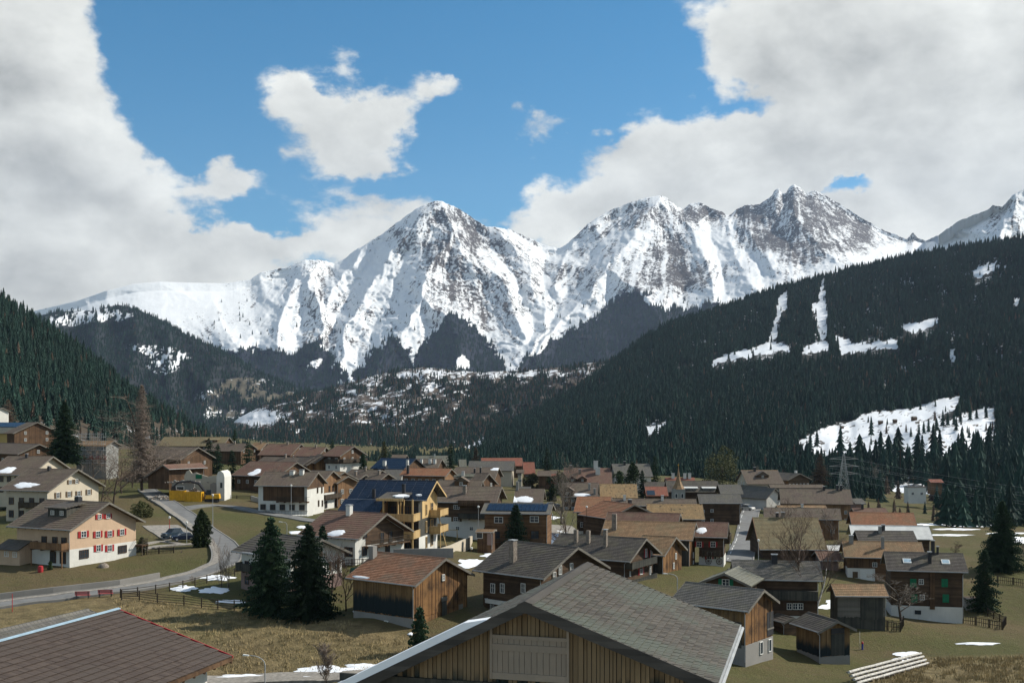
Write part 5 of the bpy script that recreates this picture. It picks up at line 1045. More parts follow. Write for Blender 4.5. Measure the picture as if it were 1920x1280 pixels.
# log house with solar strip
h = H('log_house', 'square log house with a flat-pitched solar roof behind the lone spruce', (1037, 944), 909, (1032, 963), 218, 1018, wall='log_warm', roof='r_grey', m=.30, og=.8, rc=False, oe=.8); c_log = h
h.clad('h', .27, 'ng', 'log_warm', name='logs'); h.winpx('n', [(935, 974), (1002, 973)], 1.7, 1.2, cross=1, off=.08); h.winpx('n', [(930, 1003), (1003, 1002)], 1.6, 1.6, cross=1, fm='timber', off=.08); h.winpx('g', [(1035, 968)], .6, 1.1, off=.08); h.balcony('n', h.x0 + 1, h.x1 - .4, .25, 1.6, .9, mat='rail', solid=False)
mb = MB(); ya, yb = -h.sN * .80, -h.sN * .12
for i in range(14): xa = -h.L + 1.0 + (h.L - 1.8) * i / 14; xb = xa + (h.L - 1.8) / 14 - .05; mb.hexa([(xa, ya, h.rz(ya) + .1), (xb, ya, h.rz(ya) + .1), (xb, yb, h.rz(yb) + .1), (xa, yb, h.rz(yb) + .1), (xa, ya, h.rz(ya) + .16), (xb, ya, h.rz(ya) + .16), (xb, yb, h.rz(yb) + .16), (xa, yb, h.rz(yb) + .16)])
mb.build('solar_panel', M['solar'], h.o)
h = H('shed', 'small flat-roofed timber garage with steps beside the log house', (928, 992), 895, (927, 997), 206, 1030, wall='timber', roof='r_tan', m=.12, th=8, oe=.3, og=.3, cat='garage'); h.winpx('n', [(899, 1003)], 1.2, 1.1, cross=0, off=.06); u, z = h.hit(919, 1010, 'n'); mb = MB(); mb.box(u - .55, u + .55, h.yn - .07, h.yn, z - 1.1, z + 1.0); mb.build('door', M['pinkgrey'], h.o)
# dark red-shuttered house by the street
h = H('chalet', 'dark chalet with white windows and red shutters at the corner of the village street', (1366, 979), 1306, (1361, 1007), 193, 1062, wall='log', roof='r_redbrown', m=.5, plinth='white', ph=1.7, th=14, course=.34); c_st = h
h.winpx('n', [(1311, 1020), (1337, 1020)], .85, .95, shut='shut_red', sw=.3); h.winpx('n', [(1330, 1041)], .8, 1.3, shut='shut_red', sw=.3); h.winpx('n', [(1339, 1041)], .8, 1.3); h.balcony('n', h.x0 + .5, h.x1 - .5, 2.0, .8, .9, mat='rail'); h.snowpx(1314, 994, 24, 14, 15); h.balcony('g', h.yn + 1, h.yf - .4, 4.2, 1.0); h.winpx('g', [(1368, 1024)], .7, 1.0)
for j, x in enumerate((h.x0 + 1.6, h.x0 + 3.4)):
    w = h.o.matrix_basis; cw = empty('cartwheel', h.org + Matrix.Rotation(-h.a, 3, 'Z') @ Vector((x, h.yn - .12, 1.0)), -h.a); tag(cw, ['old cartwheel hung on the white wall of the red-shuttered corner house, left one', 'old cartwheel hung on the white wall of the red-shuttered corner house, right one'][j], 'cartwheel', 'cartwheels on the corner house'); mb = MB()
    for k in range(12): a0_, a1_ = k * math.pi / 6, (k + 1) * math.pi / 6; mb.tube([(.5 * math.cos(a0_), 0, .5 * math.sin(a0_)), (.5 * math.cos(a1_), 0, .5 * math.sin(a1_))], .045, 4, False)
    mb.build('rim', M['timber'], cw); mb = MB()
    for k in range(4): a0_ = k * math.pi / 4; mb.tube([(-.5 * math.cos(a0_), 0, -.5 * math.sin(a0_)), (.5 * math.cos(a0_), 0, .5 * math.sin(a0_))], .025, 4)
    mb.build('spokes', M['timber'], cw)
# ---------------- church
c = P(1272, 875, 300); zb = gz(c.x, c.y); ch = empty('church', (c.x, c.y, zb)); tag(ch, 'church steeple with slender needle spire rising among the roofs', 'church'); hz_ = c.z - zb
mb = MB(); mb.box(-1.6, 1.6, -1.6, 1.6, -1, hz_ - 5.8); mb.build('tower', M['grey'], ch); mb = MB(); rs = [(1.9, -5.9), (1.25, -5.0), (.75, -4.0), (.45, -2.8), (.2, -1.2), (.04, 0)]
for i in range(len(rs) - 1):
    for k in range(8):
        a0_, a1_ = k * math.pi / 4 + .39, (k + 1) * math.pi / 4 + .39; r0, z0 = rs[i]; r1, z1 = rs[i + 1]; mb.poly([(r0 * math.cos(a0_), r0 * math.sin(a0_), hz_ + z0), (r0 * math.cos(a1_), r0 * math.sin(a1_), hz_ + z0), (r1 * math.cos(a1_), r1 * math.sin(a1_), hz_ + z1), (r1 * math.cos(a0_), r1 * math.sin(a0_), hz_ + z1)])
mb.build('spire', M['r_tan'], ch); mb = MB(); mb.tube([(0, 0, hz_ - .1), (0, 0, hz_ + .9)], .04, 5); mb.box(-.25, .25, -.03, .03, hz_ + .5, hz_ + .58); mb.build('cross', M['yel'], ch)
for x in (-.8, .8): a_, b_ = window_mesh(.7, 1.2, 0); o = link('window', a_, ch, (x, -1.66, hz_ - 8.2), (0, 0, -math.pi / 2)); link('pane', b_, o)
h = H('house', 'red roof with three white chimneys behind the spire', (1302, 895), 1247, (1303, 904), 400, 925, wall='cream', roof='r_red', th=2); [h.chimney(px=q, y=-.5, w=1.0, h=1.6, mat='white') for q in (1262, 1284, 1293)]
h = H('house', 'small brick-red roof left of the spire with a dark rooflight', (1250, 912), 1209, (1251, 929), 330, 950, wall='timber', roof='r_red', th=2); mb = MB(); ya = -h.sN * .95; yb = -h.sN * .45; mb.hexa([(-h.L + .3, ya, h.rz(ya) + .06), (-h.L + 2.6, ya, h.rz(ya) + .06), (-h.L + 2.6, yb, h.rz(yb) + .06), (-h.L + .3, yb, h.rz(yb) + .06), (-h.L + .3, ya, h.rz(ya) + .12), (-h.L + 2.6, ya, h.rz(ya) + .12), (-h.L + 2.6, yb, h.rz(yb) + .12), (-h.L + .3, yb, h.rz(yb) + .12)]); mb.build('rooflight', M['pane'], h.o)
h = H('chalet', 'long grey slate roof right of the spire with glazed dormers', (1345, 901), 1248, (1346, 922), 345, 945, wall='log', roof='r_dark', th=2, m=.5); [h.dormer(-h.L * q, -h.sN * .8, 3.8, .5, 'r_metal', 'timber', 'shed', 1.4, 4) for q in (.55, .2)]
h = H('chalet', 'dark slate roof stretching left of the spire', (1247, 903), 1207, (1248, 915), 360, 940, wall='log', roof='r_dark', th=2)
h = H('chalet', 'grey slate roof above the dark log house by the street', (1388, 908), 1346, (1389, 926), 330, 950, wall='log', roof='r_grey', th=2)
h = H('log_house', 'dark log house with grey roof at the upper end of the street', (1388, 926), 1308, (1389, 943), 300, 998, wall='log', roof='r_grey', th=3, m=.5, plinth='concrete', ph=.9); h.clad('h', .26, 'ng', 'log', z0=1.0, name='logs'); h.winpx('n', [(1335, 957), (1318, 958), (1335, 975), (1318, 976)], .8, .8, off=.08)
h = H('hotel', 'large cream hotel with light brown roof at the far end of the street', (1458, 881), 1389, (1471, 907), 425, 944, wall='cream', roof='r_tan', plinth='white', ph=3.5); h.roof_o.data.materials[0] = M['r_brown']; h.rows('n', 5, [1.2, 4, 6.6], 1.0, 1.3); h.rows('l', 4, [1.2, 4, 6.6], 1.0, 1.3); h.dormer(-h.L * .5, -h.sN * .55, 4.5, .9, 'r_brown', 'timber', 'gable', 2.5); h.chimney(px=1415, y=-.8, w=.8, h=1.4, mat='iron')
h = H('chalet', 'dark chalet with row of pale windows right of the hotel', (1500, 887), 1462, (1476, 900), 430, 925, wall='log', roof='r_dark', th=62, L=14, m=.4); h.rows('g', 6, [2.2], .7, 1.5); h.chimney(x=-3, y=.6, w=.8, h=1, mat='white')
h = H('house', 'dark gabled house with white corner left of the long grey-brown roof', (1440, 912), 1430, (1425, 935), 360, 955, wall='white', roof='r_dark', th=55, L=14, m=.75); h.rows('g', 2, [1])
h = H('house', 'grey gabled house squeezed between the dark gable and the long roof', (1454, 915), 1444, (1441, 935), 350, 957, wall='white', roof='r_grey', th=55, L=12, m=.75)
h = H('house', 'low grey-brown roofs behind the long roof on the right', (1543, 908), 1442, (1545, 914), 400, 935, wall='grey', roof='r_brown', th=0)
h = H('chalet', 'very long grey-brown roof with twin flues on the right of the street', (1594, 917), 1461, (1600, 945), 335, 985, wall='timber_warm', roof='r_brown', m=.5); h.rows('n', 7, [1.2, 3.6]); [h.chimney(px=q, y=-.5, w=.6, h=1.4, mat='iron') for q in (1570, 1577)]; h.chimney(px=1545, y=-.5, w=.6, h=1.0, mat='iron')
h = H('house', 'pale grey annex at the right end of the very long roof', (1616, 934), 1596, (1620, 944), 345, 965, wall='pinkgrey', roof='r_grey', th=-5)
h = H('chalet', 'chalet with flat tan-brown roof behind the big mossy roof', (1575, 953), 1432, (1578, 974), 275, 1010, wall='timber_warm', roof='r_brown', m=.45); h.rows('n', 6, [1.4], .9, 1.0)
h = H('chalet', 'narrow strip of tan roof behind the chalet with the flat tan-brown roof', (1548, 947), 1456, (1549, 953), 300, 985, wall='timber', roof='r_tan', th=0); h.chimney(px=1504, y=-h.sN * .5, w=.6, h=.6, mat='white')
h = H('barn', 'big barn with tall mossy tan roof beside the street', (1533, 970), 1411, (1540, 1030), 215, 1052, wall='log', roof='r_olive', m=.62, course=.342, verge='r_orange', th=3); c_moss = h
h.chimney(px=1468, y=.2, w=.6, h=1.0); h.chimney(px=1457, y=.2, w=.5, h=.9, mat='iron')
h = H('house', 'low red roof behind the moss-covered and orange roofs on the right', (1660, 952), 1597, (1661, 962), 290, 985, wall='timber', roof='r_redbrown', th=0); h.chimney(px=1617, y=-.5, w=.5, h=1.2, mat='iron')
h = H('barn', 'barn with sagging bright orange roof on the right side of the village', (1713, 961), 1592, (1721, 990), 255, 1020, wall='log', roof='r_orange', m=.55, course=.34); h.clad('v', .22, 'l', 'barn_dark', z0=.2)
h = H('barn', 'long shed with rusty white sheet-metal roof', (1742, 986), 1592, (1750, 1011), 238, 1035, wall='log', roof='r_metal', m=.5, rc=False)
h.clad('h', .26, 'n', 'log', name='logs')
h = H('barn', 'dark slate roof in front of the white metal roof', (1712, 995), 1603, (1722, 1017), 224, 1045, wall='log', roof='r_dark', m=.5); h.chimney(px=1650, y=-.7, w=.6, h=1.2, mat='concrete'); h.chimney(px=1656, y=.3, w=.6, h=1.2, mat='iron')
h = H('chalet', 'tan-roofed log chalet with white garage wall on the right', (1728, 1016), 1578, (1737, 1047), 200, 1094, wall='log_warm', roof='r_tan', m=.5, og=.7, course=.34); c_tan = h
h.clad('h', .26, 'n', 'log_warm', z0=0, name='logs'); mb = MB(); mb.box(h.x0 - .1, h.x0 + 4.6, h.yn - .12, h.yn + 3, -3, 2.6); mb.build('garage_wall', M['white'], h.o)
for (px, py, w_, h_) in ((1640, 1058, .8, .8), (1633, 1079, .8, 1.0)): u, z = h.hit(px, py, 'n'); h.win('n', u, z - h_ / 2, w_, h_, off=.08)
mb = MB(); mb.box(h.x0 + .8, h.x0 + 1.7, h.yn - .16, h.yn - .11, .9, 2.0); mb.build('window', M['shut_brown'], h.o); mb = MB(); [mb.box(h.x0 + 2.1 + .0, h.x0 + 4.2, h.yn - .16, h.yn - .12, .05 + i * .4, .42 + i * .4) for i in range(6)]; mb.build('garage_door', M['frame'], h.o); h.chimney(px=1596, y=-.6, w=.7, h=1.2, mat='concrete'); h.chimney(px=1655, y=-h.sN * .4, w=.5, h=2.0, mat='concrete', cap=False); mb = MB(); mb.box(h.x0 + .3, h.x0 + 4.8, h.yn - .1, h.yn - .02, 2.75, 4.6); mb.build('upper_boarding', M['timber'], h.o)
# green shutters
h = H('log_house', 'dark log house with green shutters and two skylights at the right', (1805, 1037), 1657, (1816, 1072), 172, 1160, wall='log', roof='r_dark', m=.5, course=.35, plinth='white', ph=1.9, oe=.8); c_green = h
h.clad('h', .25, 'ng', 'log', z0=2.0, name='logs')
for px, py, wd in ((1712, 1092, 1), (1771, 1092, 1), (1714, 1121, 1), (1773, 1121, 1)):
    u, z = h.hit(px, py, 'n'); mb = MB(); mb.box(-.46, -.01, -.07, 0, -.62, .62); mb.box(.01, .46, -.07, 0, -.62, .62); o = mb.build('shutter', M['shut_green'], h.o, loc=(u, h.yn - .08, z))
h.winpx('n', [(1727, 1090), (1729, 1119)], .7, .8, off=.08); h.winpx('n', [(1721, 1147)], .9, .6, off=.02, fm='iron')
mb = MB(); u, z = h.hit(1748, 1110, 'n'); mb.box(u - .35, u + .35, h.yn - .2, h.yn, 1.5, h.rz(h.yn) - .4); mb.build('log_corner', M['timber'], h.o)
for px in (1703, 1776):
    u, _ = h.hit(px, 1050, 'n'); y0 = -h.sN * .62; y1 = -h.sN * .40; mb = MB(); mb.hexa([(u - .6, y0, h.rz(y0) + .02), (u + .6, y0, h.rz(y0) + .02), (u + .6, y1, h.rz(y1) + .02), (u - .6, y1, h.rz(y1) + .02), (u - .6, y0, h.rz(y0) + .14), (u + .6, y0, h.rz(y0) + .14), (u + .6, y1, h.rz(y1) + .14), (u - .6, y1, h.rz(y1) + .14)]); sk = mb.build('skylight', M['frame'], h.o); mb = MB(); mb.hexa([(u - .48, y0 + .1, h.rz(y0 + .1) + .1), (u + .48, y0 + .1, h.rz(y0 + .1) + .1), (u + .48, y1 - .1, h.rz(y1 - .1) + .1), (u - .48, y1 - .1, h.rz(y1 - .1) + .1), (u - .48, y0 + .1, h.rz(y0 + .1) + .155), (u + .48, y0 + .1, h.rz(y0 + .1) + .155), (u + .48, y1 - .1, h.rz(y1 - .1) + .155), (u - .48, y1 - .1, h.rz(y1 - .1) + .155)]); mb.build('pane', M['bluecap'], sk)
for px, w_, hh in ((1743, .5, 1.5), (1749, .5, 1.9), (1758, .3, 1.0)): h.chimney(px=px, y=-h.sN * (.55 if px == 1743 else .05), w=w_, h=hh, mat='iron')
# grey-blue garage door block behind its right corner
h = H('shed', 'small grey garage tucked behind the green-shuttered house', (1846, 1118), 1806, (1846, 1121), 182, 1156, wall='grey', roof='r_brown', m=.1, th=0, oe=.2, og=.2, cat='garage')
# small shed with tan roof
h = H('shed', 'open-fronted timber shed with tan tiled roof beside the bare apple tree', (1657, 1095), 1558, (1657, 1117), 160, 1156, wall='barn_dark', roof='r_tan', m=.5, th=2, oe=.5, og=.4, course=.35); c_sh = h
h.clad('v', .2, 'n', 'verge', z0=.1); mb = MB(); mb.box(h.x0 + 3.2, h.x1 - .3, h.yn - .12, h.yn - .055, -.3, h.rz(h.yn) - .45); mb.build('door', M['barn_dark'], h.o)
# grey big roof with birch in front
h = H('house', 'dark red house with wide grey slate roof behind the birch tree', (1536, 1052), 1372, (1537, 1088), 160, 1168, wall='log', roof='r_grey', m=.48, course=.34, plinth='white', ph=1.1, th=8); c_gr = h
h.chimney(px=1452, y=-.4, w=.8, h=1.0, mat='iron'); h.winpx('n', [(1480, 1136), (1491, 1136), (1501, 1136)], .7, .9); mb = MB(); mb.box(h.x0 + .5, h.x1, h.yn - .9, h.yn - .02, 3.4, 4.7); mb.build('balcony', M['barn_dark'], h.o)
h = H('chalet', 'small grey-roofed gable house with green shutters in front of the wide slate roof', (1358, 1074), 1402, (1326, 1092), 150, 1130, wall='log', roof='r_green', m=.42, th=115, L=8.0); h.winpx('g', [(1361, 1092)], 1.0, 1.0, shut='shut_green')
# grey tiled barn, right of foreground barn
h = H('barn', 'sun-browned barn with grey ribbed tile roof and concrete base right of the foreground barn', (1433, 1105), 1286, (1403, 1145), 132, 1243, wall='barn', roof='r_grey', m=.46, og=.7, oe=.6, course=.3); c_gb = h
z0 = h.hit(1405, 1206, 'g')[1]
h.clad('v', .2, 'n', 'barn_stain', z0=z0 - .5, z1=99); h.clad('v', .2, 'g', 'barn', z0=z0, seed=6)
mb = MB(); mb.box(h.x0, h.x1 + .12, h.yn - .10, h.yf + .05, -4, z0 - .05); mb.build('foundation', M['concrete'], h.o)
for px, py in ((1425, 1213), (1441, 1208)): u, z = h.hit(px, py, 'g'); h.win('g', u, z - .8, .75, 1.5, cross=0, off=.14)
u, z = h.hit(1443, 1165, 'g'); mb = MB(); mb.box(h.x1 + .04, h.x1 + .10, u - .85, u + .85, z - 1.6, z + 1.2); hd = mb.build('hatch', M['iron'], h.o); mb = MB(); mb.box(h.x1 + .11, h.x1 + .16, u - .9, u + .9, z - .9, z - .7); mb.box(h.x1 + .11, h.x1 + .16, u - .05, u + .05, z - .7, z + 1.2); mb.build('crossbar', M['verge'], hd)
mb = MB(); mb.box(h.x1 - 3.2, h.x1 - .4, h.yn - .12, h.yn - .05, z0 - .4, z0 + 2.6); mb.build('door', M['barn_dark'], h.o)
# small hut facing us
h = H('shed', 'small blackened timber hut on a concrete base in the lower right meadow', (1571, 1163), 1548, (1539, 1184), 138, 1250, wall='barn', roof='r_dark', m=.45, og=.6, oe=.6, th=72, L=6.5, course=.3); c_hut = h
z0 = h.hit(1565, 1228, 'g')[1]; h.clad('v', .2, 'ng', 'barn_stain', z0=z0); mb = MB(); mb.box(h.x0 + .1, h.x1 + .04, h.yn - .03, h.yf + .03, -4, z0 - .05); mb.build('foundation', M['concrete'], h.o)
u, z = h.hit(1570, 1204, 'g'); mb = MB(); mb.box(h.x1 + .05, h.x1 + .11, u - .95, u + .95, z0, z + 1.1); mb.build('door', M['barn_dark'], h.o); mb = MB(); mb.box(h.x1 + .05, h.x1 + .12, u - .95, u + .95, z + 1.15, z + 1.8); mb.build('hatch', M['iron'], h.o)
h = H('shed', 'little wooden kiosk with fence beside the grey tiled barn', (1487, 1157), 1472, (1462, 1166), 152, 1196, wall='log', roof='r_dark', m=.35, th=68, L=3.5, oe=.4, og=.4)
h = H('house', 'small rooftop with red chimney pots below the long slate roof, right of centre', (1410, 1065), 1388, (1412, 1072), 185, 1100, wall='grey', roof='r_grey', th=-4)
h = H('shed', 'snow-covered low shed roof behind the birch', (1575, 1022), 1540, (1576, 1031), 210, 1052, wall='timber', roof='r_metal', m=.35, th=0)
h = H('shed', 'pink-brown annex between the birch and the tan-roofed chalet', (1572, 1033), 1528, (1574, 1050), 205, 1065, wall='pinkgrey', roof='r_redbrown', m=.4, th=0)
# far white house on the right and tiny huts
h = H('house', 'small white flat-roofed house alone on the snowy bank at the right', (1733, 911), 1698, (1733, 913), 520, 931, wall='white', roof='r_grey', m=.1, th=0, oe=.2, og=.2); h.rows('n', 2, [1, 3.4], 1.2, 1.2)
h = H('house', 'rust-red house beside the white one on the right-hand bank', (1765, 898), 1740, (1767, 904), 560, 915, wall='timber_warm', roof='r_red', th=0, m=.4)
for i, (px, py, s_) in enumerate([(1652, 790, 1), (1679, 787, .9), (1714, 783, 1.15), (1580, 798, .7)]):
    p = hill_point(hill4, px, py + 5); mb = MB(); w_ = 4 * s_; mb.box(-w_ / 2, w_ / 2, -w_ / 2.6, w_ / 2.6, -.5, 2.6 * s_); o = empty('hay_hut', p, .2 * i); tag(o, ['dark hay hut leftmost of the three in the snowy meadow', 'dark hay hut in the middle of the three in the snowy meadow', 'largest dark hay hut at the right of the three in the snowy meadow', 'tiny hay hut low on the left edge of the snowy meadow'][i], 'hut', 'hay huts on the snowy meadow'); mb.build('wall', M['timber'], o)
    mb = MB(); mb.prism([(-w_ / 2.2 - .3, 2.4 * s_), (w_ / 2.2 + .3, 2.4 * s_), (0, 3.7 * s_)], lambda y, z, t: (-w_ / 2 - .3 + (w_ + .6) * t, y, z)); mb.build('roof', M['r_dark'], o)
for i in INFO: print(i[:5])
# ------------------------------------------------------------------ foreground barns, tile by tile and board by board
def piece_mat(name, c1, c2, c3, grain, rough=.85, stain=None):
    m, t, b = newmat(name, rough, .2); co = objco(t); oi = t.node('ShaderNodeObjectInfo'); at = t.node('ShaderNodeAttribute'); at.attribute_name = 'rnd'; geo = t.node('ShaderNodeNewGeometry')
    r = t.m('FRACT', t.m('ADD', t.m('MULTIPLY', oi.outputs['Random'], 7.3), t.m('MULTIPLY', at.outputs['Fac'], 3.7)))
    g = t.noise(t.scale(co, grain), 1.5, 5, .65); wn = t.noise(geo.outputs['Position'], .45, 5, .6)
    c = t.mix(t.ramp(t.m('ADD', t.m('MULTIPLY', r, .5), t.m('MULTIPLY', g, .6)), .1, 1.1), c1, c2); c = t.mix(t.ramp(wn, .42, .64), c, c3)
    c = t.mix(t.m('MULTIPLY', t.ramp(g, .55, .8), .5), c, tuple(x * .4 for x in c1))
    if stain:
        z = t.sep(geo.outputs['Position'])[2]; zz = t.m('ADD', z, t.m('MULTIPLY', t.m('SUBTRACT', t.m('ADD', t.m('MULTIPLY', r, .5), wn), .75), 1.6)); c = t.mix(t.m('SUBTRACT', 1.0, t.ramp(zz, stain - .35, stain + .25)), c, (.018, .030, .028))
    t.put(b.inputs['Base Color'], c); bump(t, b, g, .015, .7); return m
M['tile_front'] = piece_mat('weathered_shingle', (.056, .050, .042), (.128, .114, .095), (.095, .104, .084), (6, 1.5, 6)); M['tile_left'] = piece_mat('brown_concrete_tile', (.058, .044, .037), (.090, .070, .058), (.072, .057, .048), (3, 3, 3))
M['front_board'] = piece_mat('sun_tanned_plank', (.15, .10, .055), (.30, .215, .12), (.20, .145, .085), (7, 7, .45), stain=-8.95); M['hatch_board'] = piece_mat('greyed_plank', (.24, .19, .145), (.33, .275, .215), (.25, .21, .165), (7, 7, .5))
M['old_log'] = wood('old_fascia', (.055, .050, .044), (.095, .086, .075), (.03, .03, .027), 'h', damt=.5)

def tile_slope(h, side, tw, row, mat, npart=300, thick=.03, gap=.014, key=None, rows=None, name='tile'):
    """lay single tiles over one roof slope; the ones showing largest are parts, the rest one stuff part"""
    sp = h.sN if side < 0 else h.sF; m_ = h.m if side < 0 else h.mF; n = int(round(sp / row)); row = sp / n; nc = int(round(h.L / tw)); tw = h.L / nc; ang = math.atan(m_); sl = row / math.cos(ang)
    b = MB(); w_ = tw / 2 - gap / 2; b.hexa([(-w_, -sl - .03, .012), (w_, -sl - .03, .012), (w_, 0, -.012), (-w_, 0, -.012), (-w_, -sl - .03, .012 + thick), (w_, -sl - .03, .012 + thick), (w_, 0, .0), (-w_, 0, .0)]); me = b.mesh(name, M[mat])
    base = h.o.matrix_basis.copy(); R = Matrix.Rotation(-h.a, 4, 'Z'); T = Matrix.Translation(h.org); cand = []
    for i in range(n):
        for j in range(nc):
            x = -h.L + tw * (j + .5) + (tw / 2 if (i % 2) and tw > .25 else 0)
            if x + tw / 2 > .01: continue
            y = side * row * i; z = h.zr - m_ * abs(y) + .01; w0 = T @ R @ Vector((x, y, z)); px = 960 + F * w0.x / w0.y; py = HZ - F * w0.z / w0.y; vis = -20 < px < 1940 and py < 1300
            cand.append(((w0.length if vis else 9e9), x, y, z))
    cand.sort(); rot = Matrix.Rotation(-math.atan(m_), 4, 'X') if side < 0 else Matrix.Rotation(math.pi, 4, 'Z') @ Matrix.Rotation(-math.atan(m_), 4, 'X')
    rot = (Matrix.Rotation(ang, 4, 'X') if side < 0 else Matrix.Rotation(math.pi, 4, 'Z') @ Matrix.Rotation(ang, 4, 'X'))
    rest = MB(); rnd = []; rg = random.Random(9)
    for k, (d, x, y, z) in enumerate(cand):
        mt = Matrix.Translation((x, y, z + rg.uniform(-.006, .006))) @ rot @ Matrix.Rotation(rg.uniform(-.012, .012), 4, 'Z')
        if k < npart and d < 8e9: o = link(name, me, h.o); o.matrix_basis = mt
        else: rest.add([mt @ Vector(v) for v in b.v], b.f); rnd += [rg.random()] * len(b.f)
    if rest.f:
        mm = rest.mesh('tiles', M[mat]); a = mm.attributes.new('rnd', 'FLOAT', 'FACE'); a.data.foreach_set('value', rnd); o = link('tiles', mm, h.o); o['kind'] = 'stuff'
    # dark underlay
    y1 = side * sp; mb = MB(); mb.hexa([(-h.L, min(0, y1), (h.zr if side > 0 else h.zr - m_ * sp) - .2), (0, min(0, y1), (h.zr if side > 0 else h.zr - m_ * sp) - .2), (0, max(0, y1), (h.zr if side < 0 else h.zr - m_ * sp) - .2), (-h.L, max(0, y1), (h.zr if side < 0 else h.zr - m_ * sp) - .2),
              (-h.L, min(0, y1), (h.zr if side > 0 else h.zr - m_ * sp) - .01), (0, min(0, y1), (h.zr if side > 0 else h.zr - m_ * sp) - .01), (0, max(0, y1), (h.zr if side < 0 else h.zr - m_ * sp) - .01), (-h.L, max(0, y1), (h.zr if side < 0 else h.zr - m_ * sp) - .01)]); mb.build('roof', M['timber'], h.o)
def fascia(h, x, side, mat, hgt=.32, th=.07, top=.05):
    sp = h.sN if side < 0 else h.sF; m_ = h.m if side < 0 else h.mF; y1 = side * (sp + .05); mb = MB(); z1 = h.zr - m_ * abs(y1)
    mb.hexa([(x, 0, h.zr - hgt), (x + th, 0, h.zr - hgt), (x + th, y1, z1 - hgt), (x, y1, z1 - hgt), (x, 0, h.zr + top), (x + th, 0, h.zr + top), (x + th, y1, z1 + top), (x, y1, z1 + top)]); return mb.build('fascia', M[mat], h.o)
h = H('barn', 'big weathered barn filling the bottom centre, shingled roof and boarded hatch in its gable', (985, 1130), 960, (0, 1400), 37, 1400, roof=None, wall='barn_dark', m=.506, mF=.367, th=105.3, sN=7.6, sF=6.25, L=10.3, oe=.8, og=.55)
bf = h; z_under = h.rz
tile_slope(h, 1, .24, .235, 'tile_front', thick=.05, gap=.02); tile_slope(h, -1, .34, .27, 'tile_front', npart=0)
for sd_ in (1, -1): fascia(h, .005, sd_, 'old_log'); fascia(h, -h.L - .08, sd_, 'old_log')
mb = MB()
for sd_, m_ in ((1, h.mF), (-1, h.m)): mb.hexa([(-h.L - .05, 0, h.zr + .03), (.08, 0, h.zr + .03), (.08, sd_ * .26, h.zr - m_ * .26 + .055), (-h.L - .05, sd_ * .26, h.zr - m_ * .26 + .055), (-h.L - .05, 0, h.zr + .075), (.08, 0, h.zr + .075), (.08, sd_ * .26, h.zr - m_ * .26 + .085), (-h.L - .05, sd_ * .26, h.zr - m_ * .26 + .085)])
mb.build('ridge_cap', M['old_log'], h.o)
mb = MB(); y = h.sF + .03; mb.box(-h.L - .05, .08, y, y + .05, h.rz(y) - .2, h.rz(y) + .05); mb.build('eaves_board', M['metal'], h.o); mb = MB(); y = h.sF + .13; mb.tube([(-h.L, y, h.rz(y) - .05), (.05, y, h.rz(y) - .05)], .07, 8); mb.build('gutter', M['metal'], h.o)
rg = random.Random(21); u = h.yn + .02; hu0, hz0 = h.hit(925, 1268, 'g'); hu1, hz1 = h.hit(1064, 1200, 'g'); ha, hb = min(hu0, hu1), max(hu0, hu1)
def plank(nm, x, u0, u1, z0, z1, d, mat, par=None):
    mb = MB(); mb.box(0, d, -(u1 - u0) / 2, (u1 - u0) / 2, 0, z1 - z0); return mb.build(nm, M[mat], par or h.o, loc=(x, (u0 + u1) / 2, z0))
zlow = h.zr - 8.5
while u < h.yf - .05:
    w_ = rg.uniform(.11, .19); w_ = min(w_, h.yf - u); zt = min(h.rz(u), h.rz(u + w_)) - .28
    d = rg.choice([.02, .045, .08]); plank('board', h.x1 + .01, u + .012, u + w_ - .012, max(zlow, zt - 6), zt, d, 'front_board'); u += w_
# sliding hatch in the gable
hd_ = MB(); hd_.box(h.x1 + .08, h.x1 + .10, ha, hb, hz0, hz1); hatch = hd_.build('hatch', M['timber'], h.o); hatch['label'] = 'pale greyed sliding hatch'
u = ha
while u < hb - .03: w_ = min(rg.uniform(.16, .24), hb - u); plank('board', h.x1 + .101, u + .006, u + w_ - .006, hz0 + .0, hz1 - .02, .035, 'hatch_board', hatch); u += w_
for (za, zb) in ((hz0 - .02, hz0 + .20), (hz1 - .42, hz1 - .2), (hz1 - .02, hz1 + .10)): mb = MB(); mb.box(h.x1 + .137, h.x1 + .18, ha - .06, hb + .06, za, zb); mb.build('crossbar', M['hatch_board'], hatch)
for ub in (ha - .07, hb + .01): mb = MB(); mb.box(h.x1 + .137, h.x1 + .2, ub, ub + .08, hz0 - .02, hz1 + .4); mb.build('jamb', M['hatch_board'], hatch)
mb = MB(); mb.box(h.x1 + .09, h.x1 + .2, h.yn, h.yf, hz0 - .42, hz0 - .16); mb.build('sill_beam', M['barn_dark'], h.o)
# snow strip along the left verge
mb = MB(); N = 30; rows_ = []
for i in range(N + 1):
    y = -1.3 - 6.2 * i / N; wv = .55 + .5 * i / N + .3 * float(fbm(i * .3, 2, 3, 4)); t_ = min(1, i / 4) * .26; rows_.append([(.06, y, h.rz(y) + .05), (.03, y, h.rz(y) + .06 + t_), (-wv * .6, y, h.rz(y) + .07 + t_), (-wv, y, h.rz(y) + .03)])
for i in range(N):
    for k in range(3): mb.poly([rows_[i][k], rows_[i + 1][k], rows_[i + 1][k + 1], rows_[i][k + 1]][::-1])
mb.build('roof_snow', M['snow'], h.o, True)

